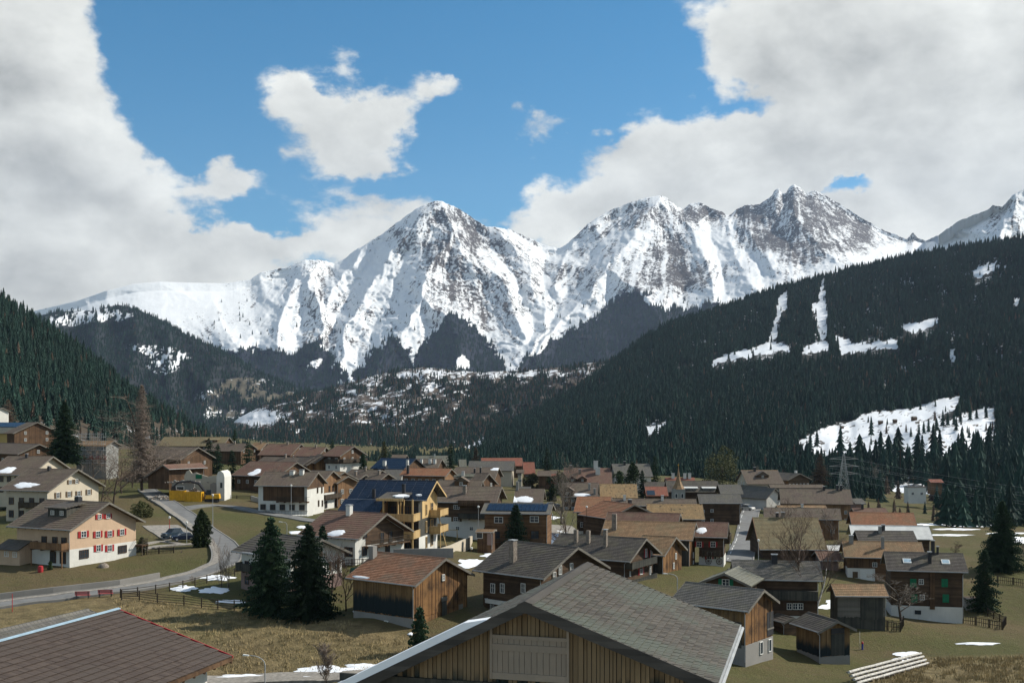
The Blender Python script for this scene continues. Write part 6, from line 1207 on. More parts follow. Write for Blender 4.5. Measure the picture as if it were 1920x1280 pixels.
h = H('barn', 'brown tiled roof of the barn in the bottom left corner with blue ridge capping', (220, 1142), 100, (432, 1229), 60, 1400, roof=None, wall='white', m=.31, th=-74.3, sN=6.85, sF=6.0, L=26, oe=.9, og=.9)
bl = h; tile_slope(h, -1, .30, .40, 'tile_left', thick=.045); tile_slope(h, 1, .30, .40, 'tile_left', npart=0)
mb = MB()
for sd_ in (1, -1): mb.hexa([(-h.L, 0, h.zr + .06), (.1, 0, h.zr + .06), (.1, sd_ * .15, h.zr + .02), (-h.L, sd_ * .15, h.zr + .02), (-h.L, 0, h.zr + .10), (.1, 0, h.zr + .10), (.1, sd_ * .15, h.zr + .06), (-h.L, sd_ * .15, h.zr + .06)])
mb.build('ridge_cap', M['bluecap'], h.o); fascia(h, .01, -1, 'red', .08, .05, .06); fascia(h, .0, 1, 'red', .08, .05, .06); fascia(h, -.10, -1, 'timber', .34, .08, -.09)
mb = MB(); y = -h.sN - .02; mb.box(-h.L, 0, y - .04, y, h.rz(y) - .22, h.rz(y) - .03); mb.build('eaves_board', M['timber'], h.o)
mb = MB(); n = 24
for i in range(n): x = -.6 - i * .95; mb.hexa([(x - .06, -h.sN + .05, h.rz(-h.sN) - .36), (x + .06, -h.sN + .05, h.rz(-h.sN) - .36), (x + .06, h.yn + .3, h.rz(h.yn + .3) - .36), (x - .06, h.yn + .3, h.rz(h.yn + .3) - .36), (x - .06, -h.sN + .05, h.rz(-h.sN) - .22), (x + .06, -h.sN + .05, h.rz(-h.sN) - .22), (x + .06, h.yn + .3, h.rz(h.yn + .3) - .22), (x - .06, h.yn + .3, h.rz(h.yn + .3) - .22)])
mb.build('rafters', M['timber'], h.o)
# neighbouring roof just showing behind it
h = H('barn', 'grey strip of tiled roof peeping over the ridge of the bottom left barn', (165, 1142), 60, (0, 1200), 72, 1300, roof='r_grey', wall='barn_dark', m=.28, th=-70, sN=4.5, sF=4.5, L=22)

# ------------------------------------------------------------------ trees
def spruce(seed, h, r, levels=None, base=.06, droop=.35, per=7, fine=1.0):
    r = r * 1.22
    rng = random.Random(seed); V = []; Fc = []; n = levels or int(h * 4.2)
    for i in range(n):
        t = base + (1 - base) * (i + rng.random() * .6) / n; z = t * h; env = (1 - t) ** .70 * r * (1 if t > .12 else .85 + t * 1.2) + .12
        for k in range(per):
            z = (t + rng.uniform(-1, 1) * .02) * h; a = rng.random() * 6.283; L = env * rng.uniform(.62, 1.12) * (1.18 if rng.random() < .08 else 1); ns = max(3, int(L / .33 * fine)); ca, sa = math.cos(a), math.sin(a); up = rng.uniform(.0, .35) * (t - .3)
            for s_ in range(ns):
                q = (s_ + .4) / ns; d = L * q; zz = z + up * d - droop * L * q * q * .75 + (.12 * L if q > .8 else 0) * .5; w_ = (.20 + .34 * L * .45 * (1 - q) + .1) * rng.uniform(.7, 1.25)
                for sg in (-1, 1):
                    fx = d + w_ * .55; sp = w_ * rng.uniform(.6, 1.0); p0 = (ca * d, sa * d, zz); tip = (ca * fx - sg * sa * sp, sa * fx + sg * ca * sp, zz - w_ * rng.uniform(.15, .75)); b_ = (ca * (d + w_ * .5), sa * (d + w_ * .5), zz + .02); b = len(V); V += [p0, tip, b_]; Fc.append((b, b + 1, b + 2))
                    lo = (ca * (d + w_ * .2) - sg * sa * sp * .4, sa * (d + w_ * .2) + sg * ca * sp * .4, zz - w_ * rng.uniform(.5, 1.1)); b = len(V); V += [p0, lo, tip]; Fc.append((b, b + 1, b + 2))
    b = len(V); V += [(-.12, 0, h * .96), (.12, 0, h * .96), (0, .0, h * 1.03), (0, -.12, h * .95), (0, .12, h * .95)]; Fc += [(b, b + 1, b + 2), (b + 3, b + 4, b + 2)]
    return V, Fc
def bare(seed, h, spread=.5, levels=5, up=.5, lean=(0, 0), kids=(3, 5), trunk=None, start=.3, up2=None, rad=None, thin=.62, conic=False):
    rng = random.Random(seed); T = MB(); B = MB()
    def grow(p, d, L, r, lv):
        n = 4 if lv < 2 else 3; pts = [p]; q = p.copy(); dd = d.copy()
        for i in range(n): dd = (dd + Vector((rng.uniform(-1, 1), rng.uniform(-1, 1), rng.uniform(-.4, .9) * up)) * .14 * (1 + lv * .4)).normalized(); q = q + dd * (L / n); pts.append(q.copy())
        mbx = T if lv == 0 else B; mbx.tube(pts, [max(r * (1 - .75 * i / n), .012) for i in range(n + 1)], 6 if lv == 0 else (4 if lv < 3 else 3), False)
        if lv >= levels: return
        k = rng.randint(*kids) + (3 if lv == 0 else 0)
        for j in range(k):
            t = (start if lv == 0 else .25) + (1 - (start if lv == 0 else .25)) * (j + rng.random()) / k; i = min(int(t * n), n - 1); pp = pts[i].lerp(pts[i + 1], t * n - i); ax = rng.random() * 6.283; ref = Vector((math.cos(ax), math.sin(ax), rng.uniform(-.1, .3 + up))); nd = ((pts[i + 1] - pts[i]).normalized() * (1 - spread) + ref * spread).normalized()
            grow(pp, nd, L * rng.uniform(.42, .68) * ((1.25 - t) if conic and lv == 0 else 1), r * thin * (1 - .5 * t), lv + 1)
    grow(Vector((0, 0, -.3)), Vector((lean[0], lean[1], 1)).normalized(), h * (.95 if lean == (0, 0) and conic else .72), rad or h * .02, 0); return T, B
def place_tree(name, px, by, ty, Y, label, mk, cat='tree', group='trees among the houses'):
    """mk(height) -> (trunk mesh builder, trunk material, crown verts/MB, crown material); foot on the ground line of sight, height from the photo"""
    g = P(px, by, Y); z = gz(g.x, g.y); z = min(z, g.z + 1.5) if abs(z - g.z) < 3 else g.z; h_ = (HZ - ty) / F * Y - z; o = empty(name, (g.x, g.y, z)); tag(o, label, cat, group); mk(o, h_); return o
def mk_spruce(seed, rr, mat='needles', **k):
    def f(o, h):
        V, Fc = spruce(seed, h, h * rr, **k); me = bpy.data.meshes.new('crown'); me.from_pydata(V, [], Fc); me.materials.append(M[mat]); link('crown', me, o); mb = MB(); mb.tube([(0, 0, -1), (0, 0, h * .5), (0, 0, h * .97)], [h * .016, h * .009, .02], 7); mb.build('trunk', M['bark'], o)
    return f
def mk_bare(seed, bark='bark', twig='twig', **k):
    def f(o, h): T, B = bare(seed, h, **k); T.build('trunk', M[bark], o); B.build('branches', M[twig], o)
    return f
def mk_blob(seed, rx, mat='bush', n=2600, leaf=.28, low=.0, shape=1.0):
    def f(o, h):
        rng = random.Random(seed); mb = MB(); R_ = h * rx
        cl = [(rng.gauss(0, .38), rng.gauss(0, .38), rng.uniform(low, .92)) for _ in range(26 if rx > .3 else 90)]
        for i in range(n):
            c = rng.choice(cl); q = Vector((rng.gauss(0, 1), rng.gauss(0, 1), rng.gauss(0, 1))).normalized() * rng.uniform(.7, 1) * .30; t = min(max(c[2] + q.z * .6, .02), 1); env = R_ * (math.sin(math.pi * min(1, (t * .82 + .18))) ** .6) * shape
            v = Vector((c[0] + q.x, c[1] + q.y, 0)); 
            if v.length > 1: v = v / v.length
            p = Vector((v.x * env, v.y * env, t * h)); s_ = leaf * rng.uniform(.6, 1.3); a = Vector((rng.gauss(0, 1), rng.gauss(0, 1), rng.gauss(0, 1))).normalized() * s_; b = Vector((rng.gauss(0, 1), rng.gauss(0, 1), rng.gauss(0, 1))).normalized() * s_; mb.poly([p, p + a, p + b])
        mb.build('crown', M[mat], o); mb = MB(); mb.tube([(0, 0, -.5), (0, 0, h * .6)], [h * .02, .03], 6); mb.build('trunk', M['bark'], o)
    return f
PT = place_tree
PT('spruce_tree', 507, 1150, 970, 149, 'tall dark spruce left of the pair in front of the white house', mk_spruce(1, .30, fine=1.1, per=8)); PT('spruce_tree', 578, 1155, 982, 146, 'broad dark spruce right of the pair in front of the white house', mk_spruce(2, .33, fine=1.1, per=8))
PT('conifer', 605, 1060, 985, 172, 'narrow conifer behind the pair of spruces, against the brown roof', mk_spruce(3, .2, fine=.9)); PT('thuja', 378, 1040, 957, 200, 'dense egg-shaped thuja standing alone by the bend of the road', mk_blob(4, .235, 'needles_olive', 9000, .34, shape=1.15))
PT('spruce_tree', 121, 868, 752, 305, 'big dark spruce standing above the chalets on the left', mk_spruce(5, .30, fine=.8, per=9)); PT('spruce_tree', 967, 1020, 945, 212, 'lone bluish spruce in front of the square log house', mk_spruce(6, .27, fine=.8, per=9))
PT('conifer', 787, 1212, 1136, 128, 'small dark conifer at the corner of the orange-roofed barn', mk_spruce(7, .24, fine=1, per=9, base=.01)); PT('spruce_tree', 1879, 1088, 938, 205, 'largest dark spruce on the right-hand meadow', mk_spruce(8, .31, fine=1, per=9)); PT('spruce_tree', 1846, 1158, 1030, 180, 'ragged smaller spruce right of the green-shuttered house', mk_spruce(9, .26, fine=1, per=6, droop=.45))
for i, (px, by, ty, Y, rr, lb) in enumerate([(392, 880, 820, 360, .3, 'conifer left of the four behind the demolition site'), (435, 917, 843, 320, .24, 'dense conifer right beside the ruined white house'), (408, 878, 832, 362, .28, 'second conifer from the left behind the demolition site'), (465, 884, 826, 345, .3, 'broad conifer right of the demolition site, left of the snow-patched roof'), (622, 882, 823, 385, .2, 'column-shaped dark conifer rising above the upper roofs'), (357, 840, 809, 470, .28, 'small conifer in front of the long olive roof'),
        (680, 882, 849, 345, .3, 'short pointed conifer right of the tall brown chalet'), (720, 872, 827, 440, .3, 'olive conifer above the packed brown roofs'), (845, 884, 832, 400, .24, 'dark conifer right of the greenish roof'), (1025, 890, 838, 470, .3, 'conifer standing alone above the roofs in the centre'), (1228, 908, 854, 430, .26, 'pointed dark conifer right of the grey slate roof'), (1204, 935, 880, 360, .2, 'narrow dark conifer beside the ochre-tiled barn'), (440, 840, 804, 540, .24, 'small conifer at the right end of the long olive roof')]):
    PT('conifer', px, by, ty, Y, lb, mk_spruce(20 + i, rr, fine=.55, per=7, levels=22, mat='needles' if i != 7 else 'bush'))
PT('round_tree', 1186, 925, 868, 380, 'round dark evergreen in the upper centre of the village', mk_blob(40, .45, 'needles_olive', 4000, .5)); PT('bush', 1046, 925, 882, 390, 'dark evergreen bush clump below the red roof', mk_blob(41, .5, 'needles_olive', 2500, .5), 'bush'); PT('bush', 1036, 945, 908, 350, 'rounded dark bush beside the brown tiled roof', mk_blob(42, .5, 'needles_olive', 2500, .45), 'bush'); PT('bush', 1000, 912, 888, 430, 'olive hedge between the cream house and the red roof', mk_blob(43, .9, 'bush', 2500, .5), 'bush')
PT('bush', 1162, 908, 882, 420, 'dark bush left of the round evergreen', mk_blob(44, .5, 'needles_olive', 2000, .45), 'bush')
PT('larch_tree', 1355, 912, 836, 480, 'broad olive-brown tree above the village street', mk_blob(45, .5, 'bush', 5000, .6)); PT('larch_tree', 1538, 908, 850, 470, 'pinkish brown larch right of the hotel', mk_spruce(46, .38, 'larch_far', fine=.5, per=8, levels=24)); PT('larch_tree', 892, 862, 838, 520, 'small brown larch at the top centre-left of the village', mk_spruce(47, .38, 'larch_far', fine=.4, per=6, levels=16)); PT('larch_tree', 15, 792, 748, 520, 'brown larch above the yellow house on the far left', mk_spruce(48, .45, 'larch_far', fine=.5, per=8, levels=20))
PT('larch_tree', 266, 922, 721, 308, 'very tall leafless larch by the road above the salmon chalet', mk_bare(50, 'bark', 'larch', spread=.78, levels=3, up=.12, kids=(6, 8), start=.10, conic=True, rad=.42, thin=.35))
o = bpy.data.objects['larch_tree.%03d' % max(int(q.name[-3:]) for q in bpy.data.objects if q.name.startswith('larch_tree.'))]
V, Fc = spruce(51, 29, 5.6, levels=75, base=.12, per=9, fine=.55, droop=.25); rgl = random.Random(3); VV = []; FF = []
for (a, b, c) in Fc:
    p, q, r_ = Vector(V[a]), Vector(V[b]), Vector(V[c]); d = (q - p).normalized(); s_ = d.cross(Vector((rgl.gauss(0, 1), rgl.gauss(0, 1), rgl.gauss(0, 1)))).normalized() * .055; n = len(VV); VV += [p - s_, p + s_, p + (q - p) * 1.6]; FF.append((n, n + 1, n + 2))
me = bpy.data.meshes.new('twigs'); me.from_pydata(VV, [], FF); me.materials.append(M['larch']); link('twigs', me, o)
PT('bare_tree', 212, 930, 848, 262, 'dark leafless tree spreading over the cream chalet roof', mk_bare(52, spread=.6, levels=5, up=.3, kids=(3, 4), start=.12)); PT('bare_tree', 190, 925, 868, 268, 'leafless shrubby tree right of the cream chalet', mk_bare(53, spread=.65, levels=4, up=.3, start=.08)); PT('bare_tree', 292, 905, 850, 320, 'leafless brush at the foot of the tall larch', mk_bare(54, twig='larch', spread=.65, levels=4, up=.3, start=.05))
PT('birch_tree', 1511, 1168, 985, 158, 'white-stemmed leafless birch in front of the wide slate roof', mk_bare(55, 'birch', 'twig', spread=.42, levels=5, up=.5, kids=(3, 4), start=.35)); PT('birch_tree', 1518, 1168, 1010, 158, 'second birch stem leaning right beside the taller one', mk_bare(56, 'birch', 'twig', spread=.42, levels=4, up=.5, lean=(.22, 0), start=.4))
PT('apple_tree', 1690, 1158, 1076, 163, 'spreading bare apple tree left of the green-shuttered house', mk_bare(57, 'bark', 'chimney', spread=.72, levels=5, up=.25, kids=(3, 4), start=.3, rad=.22)); PT('bare_tree', 1052, 978, 885, 275, 'bare tree in front of the brown tiled roof in the centre', mk_bare(58, twig='chimney', spread=.4, levels=5, up=.5, start=.2)); PT('bare_tree', 1067, 1042, 932, 225, 'slender bare tree standing in the courtyard', mk_bare(59, twig='chimney', spread=.35, levels=4, up=.5, start=.15)); PT('bare_tree', 1046, 1040, 980, 224, 'gnarled dark fruit tree in the snowy courtyard', mk_bare(60, spread=.7, levels=4, up=.2, start=.3, rad=.2))
PT('bare_shrub', 415, 1112, 1030, 165, 'tall bare shrub between the road and the fence', mk_bare(61, twig='larch', spread=.3, levels=3, up=.6, start=.02, kids=(4, 6), rad=.08)); PT('bare_shrub', 428, 1112, 1036, 164, 'bare shrub beside the white house left wall', mk_bare(62, twig='larch', spread=.3, levels=3, up=.6, start=.02, kids=(4, 6), rad=.08)); PT('bare_tree', 649, 1150, 1052, 148, 'bare young tree left of the orange-roofed barn', mk_bare(63, twig='twig', spread=.4, levels=5, up=.5, start=.25)); PT('bare_tree', 620, 1150, 1040, 150, 'thin bare tree just right of the spruces', mk_bare(64, twig='twig', spread=.35, levels=4, up=.5, start=.2))
PT('bare_shrub', 612, 1300, 1212, 118, 'bare reddish shrub at the bottom edge above the snowy path', mk_bare(65, twig='larch', spread=.45, levels=4, up=.4, start=.02, kids=(5, 7), rad=.05)); PT('bare_shrub', 310, 1060, 1036, 192, 'small clipped bare shrub left on the lawn by the salmon chalet', mk_bare(66, twig='larch', spread=.5, levels=3, start=.05)); PT('bare_shrub', 340, 1060, 1030, 193, 'small clipped bare shrub right on the lawn by the salmon chalet', mk_bare(67, twig='larch', spread=.4, levels=3, start=.05)); PT('bare_shrub', 360, 1106, 1078, 168, 'small bare shrub on the snow-dotted strip by the road', mk_bare(68, twig='larch', spread=.4, levels=3, start=.05))
PT('bush', 263, 976, 940, 235, 'round olive bush at the corner above the salmon chalet', mk_blob(70, .8, 'bush', 3000, .3), 'bush'); PT('bush', 265, 1032, 1008, 194, 'dark bush under the salmon chalet side balcony', mk_blob(71, .5, 'needles_olive', 900, .25), 'bush'); PT('bush', 94, 1072, 1052, 176, 'tiny clipped conifer on the lawn before the salmon chalet', mk_blob(72, .35, 'needles_olive', 700, .18), 'bush'); PT('bare_tree', 1905, 1090, 1010, 215, 'grey bare tree mingling with the ragged spruce on the right', mk_bare(73, twig='chimney', spread=.6, levels=5, up=.3, start=.2)); PT('bare_tree', 1790, 1060, 1015, 224, 'grey bare tree on the meadow edge behind the green-shuttered house', mk_bare(74, spread=.6, levels=4, up=.3, start=.2))
for i, (px, by, ty, Y) in enumerate([(175, 905, 835, 300), (228, 910, 840, 300), (248, 900, 845, 320), (305, 900, 835, 330), (335, 885, 850, 330), (290, 885, 830, 350)]):
    PT('bare_tree', px, by, ty, Y, ['leafless tree left of the scaffolded house', 'leafless tree close left of the tall larch', 'leafless tree touching the tall larch trunk', 'leafless tree right of the tall larch', 'leafless tree left of the low chalet over the demolition site', 'leafless tree behind the tall larch'][i], mk_bare(120 + i, twig='larch', spread=.55, levels=5, up=.4, start=.08, kids=(3, 4)), group='leafless trees round the tall larch')
for i, (px, by, ty, Y) in enumerate([(1580, 1060, 1010, 215), (1560, 1000, 960, 270), (1640, 905, 870, 560), (480, 905, 870, 320), (520, 905, 878, 300), (205, 900, 860, 330), (170, 930, 880, 260), (1420, 900, 875, 500), (1180, 1030, 1000, 215)]):
    PT('bare_tree', px, by, ty, Y, ['grey bare tree by the pink-brown annex', 'bare tree beside the flat tan-brown roof', 'bare tree at the edge of the wood right of the village', 'bare tree over the snow-patched red roof', 'small bare tree behind the white chalet', 'bare tree before the scaffolded house', 'bare tree over the right end of the cream chalet', 'bare tree beside the hotel', 'bare tree among the long orange-brown roofs'][i], mk_bare(80 + i, twig='chimney', spread=.5, levels=4, up=.4, start=.15))
# ------------------------------------------------------------------ street furniture, fences, vehicles
def gpt(px, py): return gp(px, py)
def fence(pts, label, h=1.1, rails=3, step=2.2, mat='rail', pk=0, thick=.07):
    g = [gp(*p) for p in pts]; L = []
    for a, b in zip(g[:-1], g[1:]):
        n = max(1, int(round((b - a).length / step)))
        for i in range(n): L.append(a.lerp(b, i / n))
    L.append(g[-1]); L = [Vector((p.x, p.y, gz(p.x, p.y))) for p in L]; root = empty('fence', L[0]); tag(root, label, 'fence', 'wooden fences'); o0 = L[0]
    pm = MB(); pm.box(-thick, thick, -thick, thick, -.4, h + .08); pme = pm.mesh('post', M[mat])
    for p in L: link('post', pme, root, p - o0)
    for a, b in zip(L[:-1], L[1:]):
        for r in range(rails):
            z = h * (r + 1) / (rails + .0) - .08; d = (b - a).normalized(); s_ = Vector((-d.y, d.x, 0)) * (thick + .02); mb = MB(); mb.tube([a - o0 + s_ + Vector((0, 0, z)), b - o0 + s_ + Vector((0, 0, z))], .045, 4); mb.build('rail', M[mat], root)
        if pk:
            mb = MB(); n = max(2, int((b - a).length / pk))
            for i in range(n): q = a.lerp(b, (i + .5) / n) - o0; mb.box(q.x - .03, q.x + .03, q.y - .03, q.y + .03, q.z - .02, q.z + h)
            x = mb.build('pickets', M[mat], root); x['kind'] = 'stuff'
    return root
fence([(226, 1120), (258, 1117), (292, 1112), (318, 1108), (343, 1104), (388, 1093), (440, 1080)], 'two-railed wooden fence along the edge of the curving road', 1.2, 2, 2.6)
fence([(228, 1124), (295, 1130), (345, 1134), (378, 1139), (470, 1144)], 'four-railed dark wooden fence along the top of the grassy bank', 1.3, 4, 2.8)
fence([(243, 1040), (270, 1040), (326, 1036)], 'picket fence along the garden of the salmon chalet', 1.0, 2, 2.0, pk=.22)
fence([(1575, 1170), (1640, 1178), (1688, 1184), (1694, 1172)], 'picket fence in front of the open-fronted shed', 1.3, 2, 2.2, pk=.3); fence([(1805, 1168), (1880, 1180), (1886, 1170), (1852, 1155)], 'thin dark fence right of the green-shuttered house', 1.2, 2, 2.2, pk=.3)
fence([(1500, 1192), (1545, 1178)], 'short fence beside the little kiosk', 1.0, 3, 2.0); fence([(1870, 1092), (1930, 1100)], 'dark fence on the right-hand meadow near the largest spruce', 1.2, 2, 2.2, pk=.3); fence([(350, 936), (418, 934), (470, 936), (500, 940)], 'low dark hoarding along the road below the ruined house', .9, 2, 3, pk=.25)
fence([(640, 1062), (700, 1060)], 'dark terrace fence before the white chalet with the brown roof', 1.1, 2, 2, pk=.3)

def lamp(px, by, ty, Y, label, arm=None, mat='metal'):
    g = P(px, by, Y); z = gz(g.x, g.y) if by < 1270 else (HZ - by) / F * Y - 1; h = (HZ - ty) / F * Y - z; o = empty('street_lamp', (g.x, g.y, z)); tag(o, label, 'street lamp', 'street lamps'); mb = MB()
    if arm:
        pts = [(0, 0, 0), (0, 0, h * .8)] + [(arm * (1 - math.cos(t * math.pi / 2 / 5)), 0, h * .8 + h * .2 * math.sin(t * math.pi / 2 / 5)) for t in range(1, 6)]; mb.tube(pts, [.07] * 2 + [.05] * 5, 7); mb.build('pole', M[mat], o); mb = MB(); mb.hexa([(arm - .1, -.13, h - .06), (arm + .75 * (1 if arm > 0 else -1), -.16, h - .02), (arm + .75 * (1 if arm > 0 else -1), .16, h - .02), (arm - .1, .13, h - .06), (arm - .1, -.1, h + .05), (arm + .7 * (1 if arm > 0 else -1), -.12, h + .13), (arm + .7 * (1 if arm > 0 else -1), .12, h + .13), (arm - .1, .1, h + .05)]); mb.build('lamp_head', M['frame'], o)
    else: mb.tube([(0, 0, 0), (0, 0, h)], [.07, .045], 7); mb.build('pole', M[mat], o); mb = MB(); mb.tube([(0, 0, h), (0, 0, h + .12), (0, 0, h + .4), (0, 0, h + .5)], [.08, .22, .22, .05], 8); mb.build('lamp_head', M['frame'], o)
lamp(497, 1300, 1228, 118, 'curved street lamp at the bottom left of the barn by the snowy path', -1.6); lamp(1270, 1112, 1075, 160, 'curved street lamp beside the tall dark-sided barn', -1.3); lamp(350, 1020, 982, 205, 'straight lamp post by the two parked cars'); lamp(399, 1000, 930, 225, 'tall lamp post on the green field right of the thuja'); lamp(538, 1000, 978, 215, 'short curved lamp behind the spruces on the field', -.8); lamp(546, 970, 912, 250, 'lamp post in front of the white chalet with loggia'); lamp(884, 1072, 1030, 195, 'thin post on the snowy lawn left of the dark farmhouse', mat='timber'); lamp(897, 990, 952, 225, 'lamp post before the big brown-roofed chalet'); lamp(1422, 1050, 1015, 205, 'lamp post at the lower end of the village street'); lamp(1100, 1000, 952, 236, 'pole in front of the house with flat orange roof', mat='timber'); lamp(318, 1003, 972, 218, 'red marker pole behind the parked cars', mat='red'); lamp(1363, 985, 942, 300, 'pole beside the dark log house at the street', mat='timber')

def bench(px, py, label, ang, mat='red', Y=None):
    g = gp(px, py); o = empty('bench', g, ang); tag(o, label, 'bench', 'benches'); w_ = 1.0
    for i in range(3): mb = MB(); mb.box(-w_, w_, -.25 + i * .17, -.11 + i * .17, .43, .47); mb.build('seat_slat', M[mat], o)
    for i in range(3): mb = MB(); mb.box(-w_, w_, .27, .31, .58 + i * .16, .71 + i * .16); mb.build('back_slat', M[mat], o)
    for x in (-.8, .8): mb = MB(); mb.box(x - .04, x + .04, -.2, -.14, -.1, .43); mb.box(x - .04, x + .04, .31, .36, -.1, 1.0); mb.build('leg', M['iron'], o)
bench(155, 1121, 'red wooden bench by the road, left of two', math.radians(188)); bench(198, 1118, 'red wooden bench by the road, right of two', math.radians(188)); bench(196, 1050, 'dark garden bench on the lawn before the salmon chalet', math.radians(10), 'timber')

def car(px, py, label, ang, col=(.02, .035, .05), suv=True):
    m = flat('car_paint_%d' % px, col, .25, .05); g = gp(px, py) + Vector((0, 0, .2)); o = empty('parked_car', g, ang); tag(o, label, 'car', 'cars parked by the road'); L, W, Hh = (4.4, 1.85, 1.7) if suv else (4.2, 1.75, 1.42)
    low = [(-L / 2, .35), (-L / 2 + .05, .75), (-L / 2 + .2, .92), (-L * .22, 1.0), (L * .32, .98), (L / 2 - .05, .9), (L / 2, .5), (L / 2 - .05, .28), (-L / 2 + .1, .25)]; mb = MB()
    secs = [(-W / 2, .9), (-W / 2 + .08, 1.0), (W / 2 - .08, 1.0), (W / 2, .9)]; n = len(low); b0 = 0
    for y, s_ in secs: mb.v += [(x * (.97 if s_ < 1 else 1), y, .6 + (z - .6) * s_) for x, z in low]
    for k in range(3):
        for i in range(n): mb.f.append((k * n + i, k * n + (i + 1) % n, (k + 1) * n + (i + 1) % n, (k + 1) * n + i)[::-1]); mb.mi.append(0)
    mb.f += [tuple(range(n)), tuple(3 * n + i for i in reversed(range(n)))]; mb.mi += [0, 0]; mb.build('body', m, o)
    mb = MB(); a, b = -L * .24, L * .40; c, d = -L * .08, L * .30; w1, w2 = W / 2 - .1, W / 2 - .25; mb.hexa([(a, -w1, .98), (b, -w1, .98), (b, w1, .98), (a, w1, .98), (c, -w2, Hh - .05), (d, -w2, Hh - .05), (d, w2, Hh - .05), (c, w2, Hh - .05)]); mb.build('cabin_glass', M['pane'], o); mb = MB(); mb.box(c - .05, d + .05, -w2 - .03, w2 + .03, Hh - .05, Hh); mb.build('car_roof', m, o)
    for x in (-L * .31, L * .31):
        for y in (-W / 2 + .1, W / 2 - .1): mb = MB(); mb.tube([(0, -.11, 0), (0, .11, 0)], .34, 14); wl = mb.build('wheel', M['iron'], o, loc=(x, y, .34)); mb = MB(); mb.tube([(0, -.125, 0), (0, .125, 0)], .19, 10); mb.build('rim', M['metal'], wl)
    for y in (-W / 2 + .25, W / 2 - .25): mb = MB(); mb.box(-L / 2 - .0, -L / 2 + .05, y - .16, y + .16, .68, .8); mb.build('headlight', M['frame'], o); mb = MB(); mb.box(L / 2 - .06, L / 2 + .01, y - .12, y + .12, .7, .86); mb.build('tail_light', M['red'], o)
car(324, 1009, 'dark blue off-roader parked beside the curving road', math.radians(60)); car(343, 1015, 'lower dark car parked in front of the off-roader', math.radians(30), (.015, .022, .04), False)
for i, (px, py, c) in enumerate([(1386, 950, (.5, .5, .5)), (1393, 953, (.1, .1, .12)), (1402, 957, (.55, .55, .52)), (1036, 952, (.2, .2, .2))]): car(px, py, ['pale car parked at the top of the village street', 'dark car in the middle of those at the top of the street', 'white car nearest in the row at the top of the street', 'grey car parked by the snow in the village centre'][i], .3 + i, c, i % 2 == 0)

# demolition site
g = gp(380, 938); zb = g.z; Yr = g.y; k = Yr / F
def RX(px): return (px - 960) * k
def RZ(py): return (HZ - py) * k
ru = empty('ruined_house', (RX(370), Yr + 2, zb)); tag(ru, 'half demolished white house with broken walls and one rounded gable end left', 'ruin'); ox, oz = RX(370), zb
def rpoly(nm, pts, y0, y1, mat): mb = MB(); mb.prism([(RX(a) - ox, RZ(b) - oz) for a, b in pts], lambda x, z, t: (x, y0 + (y1 - y0) * t, z)); return mb.build(nm, M[mat], ru)
w0 = rpoly('front_wall', [(318, 945), (318, 905), (322, 900), (330, 904), (338, 900), (346, 905), (352, 903), (360, 906), (362, 945)], 0, .4, 'grey'); rpoly('front_wall', [(390, 945), (390, 908), (396, 905), (403, 907), (404, 945)], 0, .4, 'concrete')
rpoly('rear_wall', [(330, 945), (330, 895), (334, 886), (340, 883), (345, 890), (352, 888), (362, 892), (375, 896), (392, 893), (402, 888), (404, 945)], 5, 5.4, 'cream'); gw = MB()
gy = [(403, 945), (403, 892), (406, 885), (411, 883), (416, 887), (418, 895), (418, 945)]; rpoly('gable_end', gy, -.5, 6.2, 'white')
mb = MB(); mb.box(RX(326) - ox, RX(341) - ox, -.06, -.005, RZ(920) - oz, RZ(912) - oz); mb.build('window', M['frame'], ru); mb = MB(); mb.box(RX(327) - ox, RX(340) - ox, -.08, -.061, RZ(919) - oz, RZ(913) - oz); mb.build('pane', M['pane'], bpy.data.objects[ru.children[-1].name]); mb = MB(); mb.box(RX(352) - ox, RX(364) - ox, 4.9, 4.99, RZ(900) - oz, RZ(892) - oz); mb.build('door', M['shut_green'], ru)
mb = MB(); mb.box(RX(410) - ox, RX(414) - ox, -.6, -.51, RZ(915) - oz, RZ(905) - oz); mb.build('window', M['pane'], ru)
rg = random.Random(8); rb = MB()
def heap(mb, cx, cy, rx, ry, h, n, s0=.12, s1=.5, z=0):
    for i in range(n):
        a = rg.random() * 6.28; q = rg.random() ** .5; x, y = cx + rx * q * math.cos(a), cy + ry * q * math.sin(a); zz = z + h * (1 - q) * rg.uniform(.5, 1); s_ = rg.uniform(s0, s1); R_ = Matrix.Rotation(rg.random() * 3, 3, Vector((rg.random(), rg.random(), rg.random())).normalized()); pts = [R_ @ Vector((u * s_, v * s_ * .6, w_ * s_ * .35)) + Vector((x, y, zz)) for w_ in (-1, 1) for u, v in ((-1, -1), (1, -1), (1, 1), (-1, 1))]; mb.k = i % 3; mb.hexa(pts)
heap(rb, 0, 0, 3.4, 1.6, 2.2, 170); heap(rb, -6.5, -.5, 3.0, 1.5, 1.2, 120); o = rb.build('rubble', [M['concrete'], M['chimney'], M['stone']]); o.location = (RX(352), Yr - .3, gz(RX(352), Yr)); tag(o, kind='stuff')
rb = MB(); heap(rb, 0, 0, 5.5, .8, .5, 60, .08, .3); o = rb.build('rubble', [M['concrete'], M['chimney'], M['stone']]); o.location = (RX(345), Yr + 2.2, zb + (HZ - 905) * k - zb + .0); tag(o, kind='stuff')
